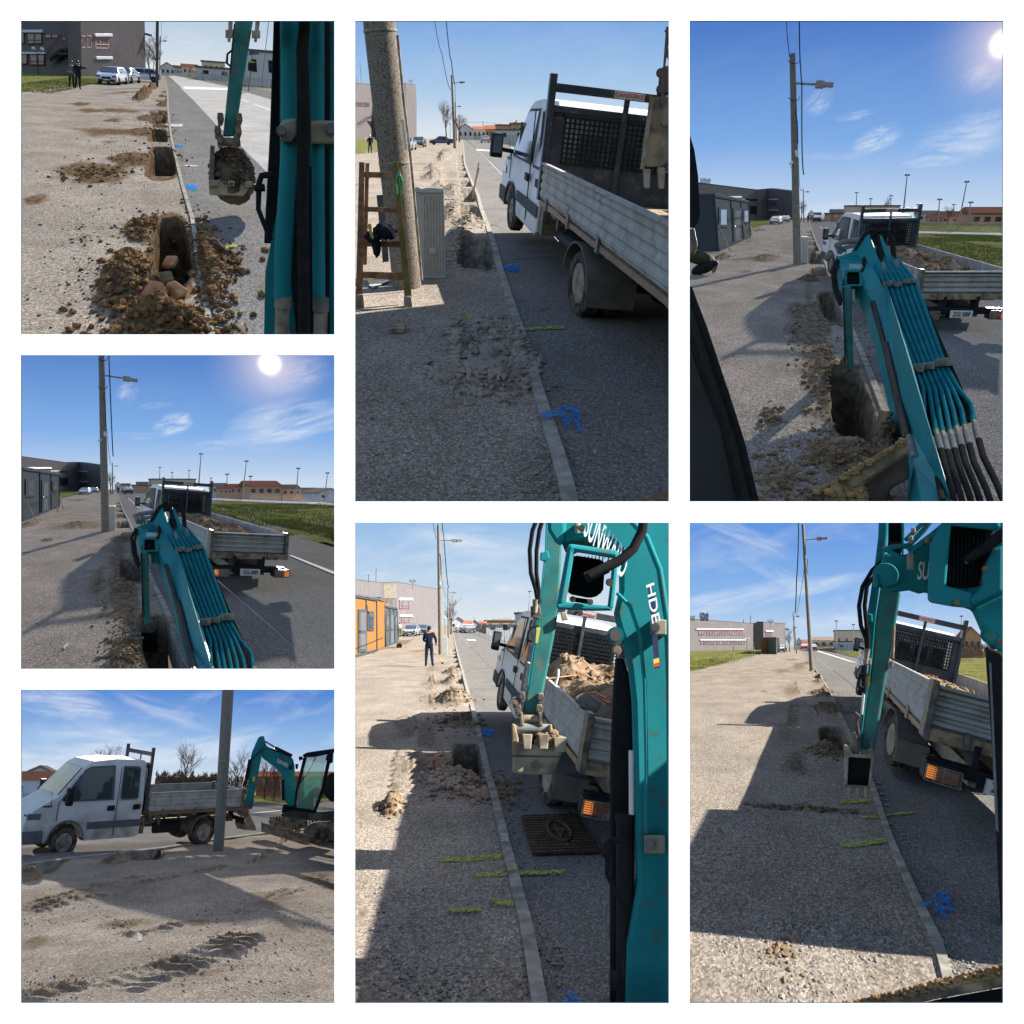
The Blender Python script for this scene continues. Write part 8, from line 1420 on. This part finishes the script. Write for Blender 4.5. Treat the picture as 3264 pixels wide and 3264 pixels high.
    for x0,y0,yt in ((290,848,768),(398,815,770),(413,815,768)): g=st.G(x0,y0); c=Ctx(st,'fence_post','thin steel fence post on the lawn edge, %s, '%{290:'nearest',398:'left of the pair',413:'right of the pair'}[x0]+pic,'post',base=g,single=True); q=c.mb(); q.tube([np.zeros(3),st.P(x0-4,yt,g[1])-g],1.5*st.mc(g),6); q.build('fence_post',LAMPG)
    car(st,572,800,176,'dark','dark car parked beyond the ochre-ended cabin, '+pic); 
    polepx(st,(760,917),(706,22),25,16,CONC2,'tall leaning concrete pole with street lamp, '+pic,lamp=((722,115),(795,110),(857,106)),lampw=13,bands=(.3,),extra=lambda c,g,yy:[(lambda q:(q.tpx([(708,225,yy-.2),(722,240,yy-.4),(736,232,yy-.2),(730,300,yy-.3),(738,328,yy-.3)],2,6),q.build('cable_loop',WIRE)))(c.mb())])
    polepx(st,(668,808),(647,560),9,6,CONC2,'second lamp pole left of the tall one, '+pic,name='lamp_pole',cat='street lamp',lamp=((650,584),(670,583),(687,581)),lampw=6); polepx(st,(657,790),(647,636),6,4,CONC2,'third lamp pole, smallest, '+pic,name='lamp_pole',cat='street lamp',lamp=((650,650),(660,650),(670,649)),lampw=4)
    wire(st,[(676,-20,26),(680,60,34),(668,350,55),(658,560,85)],3,'thick cable hanging left of the tall pole, '+pic); wire(st,[(714,290,50),(690,450,62),(662,575,85)],1.2,'thin cable between the poles, '+pic)
    baretree(st,625,785,680,50,'bare tree left of the far poles, '+pic,120,5); baretree(st,510,640,595,50,'treetop over the school roof, '+pic,110,6); bush(st,80,130,612,560,130,'dark pine crown over the school roof, '+pic,m=LEAFD,n=900,cat='tree',name='pine_crown'); bush(st,-10,48,612,575,130,'second dark pine crown at the left edge, '+pic,m=LEAFD,n=600,cat='tree',name='pine_crown')
    car(st,718,785,0,'red','red car on the road, '+pic,group='cars on the road'); car(st,765,792,0,'dark','dark car right of the pole on the road, '+pic,group='cars on the road')
    far_kit(st,pic,1,0,((666,702,770,740,714,'white gabled house at the road end',PALE,ROOFR,True,220),(700,745,768,742,724,'red-roofed house at the road end',CREAM,ROOFR,False,230),(765,905,778,728,706,'house with chimneys behind the fence',CREAM,ROOFG,False,300),(1690,1800,800,710,652,'brown house with pointed roof right of the guard',OCHRE,ROOFR,True,110)))
    def flat(x0,x1,yb_,yt,yd,lb,m,w=3):
        g=st.P(x0,yb_,yd);c=Ctx(st,'flat_roof_block',lb+', '+pic,'building',base=g); q=c.mb(); W_=st.P(x1,yb_,yd)[0]-g[0]; H=st.P(x0,yt,yd)[2]-g[2]; q.b2((0,0,-3),(W_,15,H)); q.build('wall',m); q=c.mb(); q.b2((-.2,-.2,H),(W_+.2,15,H+.3)); q.build('roof_edge',TRIM)
        for i in range(w): q=c.mb(); q.b2((W_*(i+.3)/w,-.08,H*.35),(W_*(i+.5)/w,.0,H*.6)); q.build('window',GLASS)
    flat(912,1100,785,672,260,'large cream hall left of the excavator arm',CREAM,4); flat(905,1100,785,740,240,'low pale wall before the hall',PALE,2)
    meshfence(st,[(770,779),(900,800),(1040,830)],1.6,'green fence across the road, '+pic,post=9)
    for x,yb_,yt,lb in ((910,770,613,'left floodlight mast beside the hall'),(1014,770,635,'right floodlight mast above the hall'),(1672,720,583,'floodlight mast right of the truck guard')): mast(st,x,yb_,yt,lb+', '+pic,160,2,5)
    bush(st,1680,1830,835,750,60,'dry hedge before the brown house, '+pic,n=1500); bush(st,1670,1740,865,838,45,'low dry bush on the field, '+pic,n=400,cat='bush',name='dry_bush')
    p7=[1.0149,10.4,.0855,-.0301,.0142,.2573,-.1983,1.277,.102]
    truck(st,p7,'white dual-cab tipper truck seen from behind with lit rear indicator, '+pic,load=.3)
    # excavator
    ya=8.4; c=Ctx(st,'excavator','teal excavator with its bucket resting on the ground, '+pic,'excavator',base=st.P(1100,1500,ya),group='teal mini excavator')
    def pl(pts,y,t,m,nm,bev=.02,par=None): q=c.mb(); q.ppx(pts,y,t); return q.build(nm,m,bevel=bev,parent=par)
    def tp(pts,r,m,nm,y=None,n=12): q=c.mb(); q.tpx([(p[0],p[1],p[2] if len(p)>2 else y) for p in pts],r,n); q.build(nm,m,smooth=True)
    pl([(1178,-40),(1226,-40),(1226,60),(1200,180),(1186,330),(1150,600),(1128,860),(1080,1200),(1060,1395),(1050,1390),(1072,1180),(1110,860),(1100,560),(1140,300),(1165,120)],ya-.06,.3,TEAL,'arm_edge'); pl([(1190,330),(1305,430),(1262,700),(1215,950),(1145,1400),(1058,1392),(1082,1200),(1125,870),(1150,600)],ya,.35,TEALW,'arm'); pl([(1226,-40),(1320,-40),(1322,180),(1226,200)],ya+.2,.2,BLACK,'arm_inside',0)
    pl([(1305,-40),(1328,-40),(1325,200),(1308,210)],ya-.06,.3,TEAL,'arm_side',.01); pl([(1170,-40),(1228,-40),(1226,60),(1208,250),(1150,400),(1140,300),(1165,100)],ya-.1,.3,TEAL,'arm_side',.02); tp([(1226,160),(1305,165)],40,BLACK,'link_cylinder',ya)
    yb=7.2
    pl([(1150,330),(1200,200),(1250,190),(1330,210),(1500,90),(1600,-40),(1990,-40),(1990,900),(1900,780),(1850,790),(1800,680),(1742,548),(1650,520),(1480,500),(1470,435),(1410,445),(1350,425),(1300,432),(1218,440),(1165,405)],yb+.1,.35,TEAL,'boom',.04)
    q=c.mb(); p=st.P(1210,330,yb)-c.base; v=st.d(1210,330); mm=st.mc(st.P(1210,330,yb)); q.cyl(p+v*.02,p+v*.2,74*mm,n=30); q.build('boom_joint',TEAL,smooth=True,bevel=.01)
    pl([(1130,325),(1165,320),(1170,400),(1138,408)],yb-.05,.25,TEAL,'pin_boss',.02)
    letters(c,'SU',(1442,310),(1476,310),(1448,248),yb+.08,WTXT,off=.03)
    for k,(pts,r) in enumerate((([(1195,180),(1250,160),(1350,150),(1440,60),(1500,-20)],16),([(1215,175),(1300,225),(1345,235),(1370,190),(1470,110),(1560,60)],15),([(1330,120),(1400,50),(1470,-20)],13),([(1345,180),(1400,150),(1500,110)],12),([(1260,155),(1380,165),(1480,90),(1580,10)],12))): tp(pts,r,TEAL,'steel_pipe',yb-.02)
    for q_ in ((1348,90,1380,140),(1340,195,1385,300),(1365,40,1395,75),(1448,95,1480,135)): pl([(q_[0],q_[1]),(q_[2],q_[1]),(q_[2],q_[3]),(q_[0],q_[3])],yb-.12,.12,ZINC,'hose_clamp',.01)
    pl([(1480,140),(1580,-40),(1620,-40),(1600,120),(1578,400),(1740,440),(1740,535),(1620,525),(1482,500),(1465,480)],yb-.4,.35,TEAL,'light_guard',.03); pl([(1570,-40),(1900,-20),(1915,40),(1870,60),(1590,30)],yb-.4,.35,TEAL,'light_guard',.02); pl([(1870,170),(1930,150),(1925,420),(1900,440),(1740,520),(1720,480),(1800,400),(1795,350),(1830,240)],yb-.42,.3,TEAL,'light_guard',.02)
    w=pl([(1585,30),(1870,50),(1880,200),(1830,260),(1795,400),(1700,415),(1580,400)],yb-.12,.1,BLACK,'work_light',.02); q=c.mb()
    for i in range(10): x=1600+i*24; q.ppx([(x,60),(x+8,60),(x+4,390),(x-4,390)],yb-.16,.04)
    q.build('cooling_fin',RUBBER,parent=w); tp([(1990,40),(1900,100),(1800,180),(1700,240)],[34,34,30,22],RUBBER,'hydraulic_hose',yb-.5)
    for x,y,r in ((1645,500,15),(1818,295,14),(1705,250,9)): bolt(c,x,y,yb-.42,r,DSTEEL)
    pl([(1740,540),(1990,420),(1990,900),(1900,800),(1800,690)],yb-.05,.3,TEAL,'boom_web',.03); q=c.mb(); p=st.P(1850,697,yb-.2)-c.base; v=st.d(1850,697); q.cyl(p-v*.05,p+v*.3,50*mm,n=28); q.build('pivot_boss',TEAL,smooth=True); q=c.mb(); q.cyl(p-v*.09,p-v*.04,30*mm,n=24); q.build('pivot_pin',TEALW); bolt(c,1905,740,yb-.25,15,DSTEEL)
    pl([(1815,760),(1920,800),(1990,900),(1990,2990),(1945,2990),(1890,2060),(1868,1500),(1832,1000)],yb-.1,.2,BLACK,'boom_cylinder',.02); pl([(1842,860),(1855,870),(1900,1900),(1880,1880)],yb-.14,.03,STEEL,'rod_edge',0)
    # hoses
    for o_ in (0,38): tp([(1195-o_*.0,240+o_*.6),(1130+o_*.6,300+o_*.5),(1070+o_*.7,400),(1048+o_*.9,520),(1060+o_*.9,640),(1092+o_*.3,720),(1098+o_*.1,800)],12,RUBBER,'ribbed_hose',ya-.15)
    q=c.mb()
    for o_ in (0,38):
        P_=[(1195,240+o_*.6),(1130+o_*.6,300+o_*.5),(1070+o_*.7,400),(1048+o_*.9,520),(1060+o_*.9,640),(1092+o_*.3,720)]
        for i in range(56): t=i/55*(len(P_)-1); k=min(int(t),len(P_)-2); f=t-k; x=P_[k][0]*(1-f)+P_[k+1][0]*f; y=P_[k][1]*(1-f)+P_[k+1][1]*f; q.tpx([(x,y-2,ya-.15),(x+1,y+2,ya-.15)],14,8)
    q.build('hose_spiral',RUBBER)
    tp([(1260,640),(1252,840)],10,RIM,'spring_hose',ya); tp([(1100,780),(1090,870)],[16,12],RIM,'hose_fitting',ya-.15); pl([(1072,840),(1125,840),(1122,880),(1075,880)],ya-.12,.12,RIM,'hose_bracket',.01); tp([(1095,935),(1055,940),(1050,985),(1048,1010),(1075,1020)],[7,9,9,13,8],BLACK,'steel_pipe',ya-.12); tp([(1082,880),(1078,1050)],16,BLACK,'bucket_cylinder',ya-.1); tp([(1078,1050),(1065,1180)],8,PLATE,'cylinder_rod',ya-.1); pl([(1220,860),(1260,850),(1255,890),(1225,905)],ya-.05,.2,RIM,'hose_bracket',.01); pl([(1100,960),(1118,925),(1114,1010),(1100,1018)],ya-.08,.01,mat('sticker_yellow',(.6,.5,.05),.5),'warning_sticker',0); pl([(1098,565),(1130,568),(1132,620),(1100,620)],ya-.15,.1,TEAL,'pipe_clip',.01)
    # link + bucket
    pl([(1005,1165),(1030,1160),(1060,1190),(1045,1230),(1055,1300),(1060,1380),(1030,1390),(1015,1300),(1020,1215)],ya-.12,.12,DSTEEL,'link_plate',.01); pl([(1000,1290),(1025,1285),(1045,1340),(1050,1400),(1040,1440),(1010,1440),(1005,1380)],ya-.15,.12,DSTEEL,'link_plate',.01); pl([(1110,1330),(1135,1330),(1145,1410),(1120,1440)],ya-.15,.3,DSTEEL,'bucket_ear',.01)
    for x,y in ((1016,1180),(1012,1305),(1022,1360),(1120,1400),(1035,1430)): bolt(c,x,y,ya-.18,13,DSTEEL,'pin')
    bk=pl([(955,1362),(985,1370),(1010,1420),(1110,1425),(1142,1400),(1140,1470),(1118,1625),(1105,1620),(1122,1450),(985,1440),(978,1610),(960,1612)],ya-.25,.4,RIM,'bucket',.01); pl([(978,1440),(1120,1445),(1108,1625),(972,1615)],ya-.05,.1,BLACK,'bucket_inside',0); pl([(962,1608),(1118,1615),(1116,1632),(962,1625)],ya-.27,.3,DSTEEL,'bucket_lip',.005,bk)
    teeth(c,[(975,1622,998,1692),(1030,1625,1050,1690),(1078,1625,1100,1685)],ya-.3,.1,DUSTY,bk)
    yq=4.95; c2=c; pl([(760,2990),(1100,2905),(1550,2790),(1990,2690),(1990,2830),(1500,2920),(1250,2990)],yq,.1,MUDSTEEL,'blade_top',.01); pl([(1250,2996),(1500,2924),(1990,2836),(1990,3010),(1250,3010)],yq+.15,.2,BLACK,'blade',.01)
    cc=Ctx(st,'mud_clods','dried yellowish mud stuck along the blade top, '+pic,None,base=st.P(1400,2850,yq),single=True,kind='stuff'); q=cc.mb()
    for i in range(420): u=RNG.uniform()**.8; x=850+1140*u; yl=2965-(x-850)*.243; q.rock(st.P(x,yl+RNG.uniform(-4,95)*(.4+.6*u)*(1-.3*u),yq-.01)-cc.base,RNG.uniform(.004,.02),i,fl=.5)
    q.build('mud_clods',mat('yellow_soil',(.3,.2,.1)))
    exc_shade_body(c,3.05,6.2,11.2,2.0,3.1)
    for y_,a,b,z in ((1718,925,1125,.02),):
        stroke(st,[[(925,1724),(1120,1712)]],12,M_['yel'],'yellow-green sprayed line beside the bucket, '+pic,z=.02)
    stroke(st,[[(1058,1816),(1165,1812)],[(1215,1800),(1378,1784)]],9,M_['yel'],'thin yellow-green line crossing the kerb, '+pic,z=.014); stroke(st,[[(940,1996),(1100,1975),(1218,1955)]],14,M_['yel'],'yellow-green sprayed line, nearest, '+pic,z=.02)
    B_=M_['blu']; stroke(st,[[(1425,2380),(1495,2365)]],13,B_,'blue dash on the kerb below the sprayed 15, '+pic,z=.05); stroke(st,[[(1500,2285),(1530,2345),(1540,2385)],[(1590,2285),(1545,2290),(1548,2330),(1590,2330),(1605,2350)],[(1510,2385),(1560,2372),(1640,2382)],[(1545,2392),(1585,2430)],[(1560,2290),(1600,2320)]],13,B_,'blue sprayed figures on the footpath, '+pic,z=.014)
    stroke(st,[[(1230+i*22,1850+i*22),(1265+i*22,1858+i*22)] for i in range(0,7)]+[[(1145+i*14,1600+i*34),(1185+i*14,1606+i*34)] for i in range(5)],5,sprayed('dusty_print_2',(.24,.235,.23),st.k),'pale tyre prints on the footpath, '+pic,z=.014)
    mark(st,[(800,792),(1040,868),(1000,860),(790,794)],CHALK,z=.004,label='white line along the road, '+pic)
    rubble(st,'soil_clods','earth crumbs around the open pits, '+pic,[(850,1410,130,45,2),(860,1155,130,35,1.2),(840,1060,120,26,.8),(810,975,70,16,.4),(700,1755,270,14,.8),(560,2640,130,120,.15)],2200,.007,.04,SOIL,rel,71)
    rubble(st,'pebbles','stone chips strewn over the gravel, '+pic,[(700,2300,600,500,1),(900,2700,600,200,1)],3000,.004,.014,STONE,None,72)
    sky(st,420,(98,150,224),(140,184,236),(196,218,238),[(350,470,600,90,10,.8),(800,400,420,60,10,.75),(300,90,420,90,-25,.5),(950,620,400,60,0,.6),(500,300,300,60,-30,.4)],wisp=.3,seed=5.)
    A,t=TM(p7); v0=A@np.array([.03,3,2.5])+t; sunlamp(st,v0,v0-np.array([.78,.05,.56]))
for f in (place1,place2,place3,place4,place5,place6,place7):
    f()
# ------------------------------------------------------------------ white sheets
def rc(st): x0,y0=st.px(*st.rect[:2]); x1,y1=st.px(*st.rect[2:]); return x0,y0,x1,y1
r1,r2,r3,r4,r5,r6,r7=[rc(s) for s in (P1,P2,P3,P4,P5,P6,P7)]
XL0,XL1,XM0,XM1,XR0,XR1=20.75,334.45,355.1,668.9,689.6,1003.3
Y1a,Y1b,Y2b,Y4a,Y4b,Y5a,Y6a,Y9=20.7,334.45,501.4,355.1,668.9,689.6,522.6,1003.3
O=-90; E=1114
def trim(st,sides):
    """cut what runs out past the edge of its own opening into the space of the neighbouring place"""
    x0,y0,x1,y1=rc(st); mg=9.
    for o in list(st.col.all_objects):
        if o.type!='MESH' or o.name.split('.')[0] in ('machine_house',): continue
        T=np.array(o.matrix_world); n=len(o.data.vertices); V=np.empty(n*3,np.float32); o.data.vertices.foreach_get('co',V); W_=np.c_[V.reshape(-1,3),np.ones(n)]@T.T
        for sd in sides:
            if sd=='R': N_=np.array([1,-(x1+mg-512)/F,0])
            if sd=='L': N_=np.array([-1,(x0-mg-512)/F,0])
            if sd=='B': N_=np.array([0,-(y1+mg-512)/F,-1])
            out=(W_[:,:3]@N_)>0
            if not out.any(): continue
            bm=bmesh.new(); bm.from_mesh(o.data); N4=np.array([*N_,0.])@T; ln=np.linalg.norm(N4[:3])
            bmesh.ops.bisect_plane(bm,geom=bm.verts[:]+bm.edges[:]+bm.faces[:],plane_co=Vector(-N4[:3]/ln*(N4[3]/ln)),plane_no=Vector(N4[:3]/ln),clear_outer=True,dist=1e-7)
            if len(bm.verts)==0:
                bm.free()
                for ch in list(o.children): bpy.data.objects.remove(ch)
                bpy.data.objects.remove(o); break
            if o.data.users>1: o.data=o.data.copy()
            bm.to_mesh(o.data); bm.free(); n=len(o.data.vertices); V=np.empty(n*3,np.float32); o.data.vertices.foreach_get('co',V); W_=np.c_[V.reshape(-1,3),np.ones(n)]@T.T
bpy.context.view_layer.update()
for a_,b_ in ((P1,'RB'),(P3,'LB'),(P7,'LB'),(P4,'RB'),(P2,'LB'),(P5,'RB'),(P6,'LB')): trim(a_,b_)
def mindist(sts):
    m=1e9
    for s in sts:
        for o in s.col.all_objects:
            if o.type!='MESH': continue
            T=o.matrix_world
            if not len(o.data.vertices): continue
            V=np.empty(len(o.data.vertices)*3,np.float32); o.data.vertices.foreach_get('co',V); V=V.reshape(-1,3)
            M=np.array(s.T.inverted()@T); 
            W_=(np.c_[V,np.ones(len(V))]@np.array(T).T)
            px=512+F*W_[:,0]/np.maximum(W_[:,1],1e-3); py=512-F*W_[:,2]/np.maximum(W_[:,1],1e-3)
            x0,y0,x1,y1=rc(s); k=(px>x0-14)&(px<x1+14)&(py>y0-14)&(py<y1+14)&(W_[:,1]>0)
            if k.any():
                d=W_[k,1].min()
                if d<m: m=d; who=o.name
    return m
bpy.context.view_layer.update()
D={n:mindist([p])*.985 for n,p in zip((1,2,3,4,5,6,7),(P1,P2,P3,P4,P5,P6,P7))}
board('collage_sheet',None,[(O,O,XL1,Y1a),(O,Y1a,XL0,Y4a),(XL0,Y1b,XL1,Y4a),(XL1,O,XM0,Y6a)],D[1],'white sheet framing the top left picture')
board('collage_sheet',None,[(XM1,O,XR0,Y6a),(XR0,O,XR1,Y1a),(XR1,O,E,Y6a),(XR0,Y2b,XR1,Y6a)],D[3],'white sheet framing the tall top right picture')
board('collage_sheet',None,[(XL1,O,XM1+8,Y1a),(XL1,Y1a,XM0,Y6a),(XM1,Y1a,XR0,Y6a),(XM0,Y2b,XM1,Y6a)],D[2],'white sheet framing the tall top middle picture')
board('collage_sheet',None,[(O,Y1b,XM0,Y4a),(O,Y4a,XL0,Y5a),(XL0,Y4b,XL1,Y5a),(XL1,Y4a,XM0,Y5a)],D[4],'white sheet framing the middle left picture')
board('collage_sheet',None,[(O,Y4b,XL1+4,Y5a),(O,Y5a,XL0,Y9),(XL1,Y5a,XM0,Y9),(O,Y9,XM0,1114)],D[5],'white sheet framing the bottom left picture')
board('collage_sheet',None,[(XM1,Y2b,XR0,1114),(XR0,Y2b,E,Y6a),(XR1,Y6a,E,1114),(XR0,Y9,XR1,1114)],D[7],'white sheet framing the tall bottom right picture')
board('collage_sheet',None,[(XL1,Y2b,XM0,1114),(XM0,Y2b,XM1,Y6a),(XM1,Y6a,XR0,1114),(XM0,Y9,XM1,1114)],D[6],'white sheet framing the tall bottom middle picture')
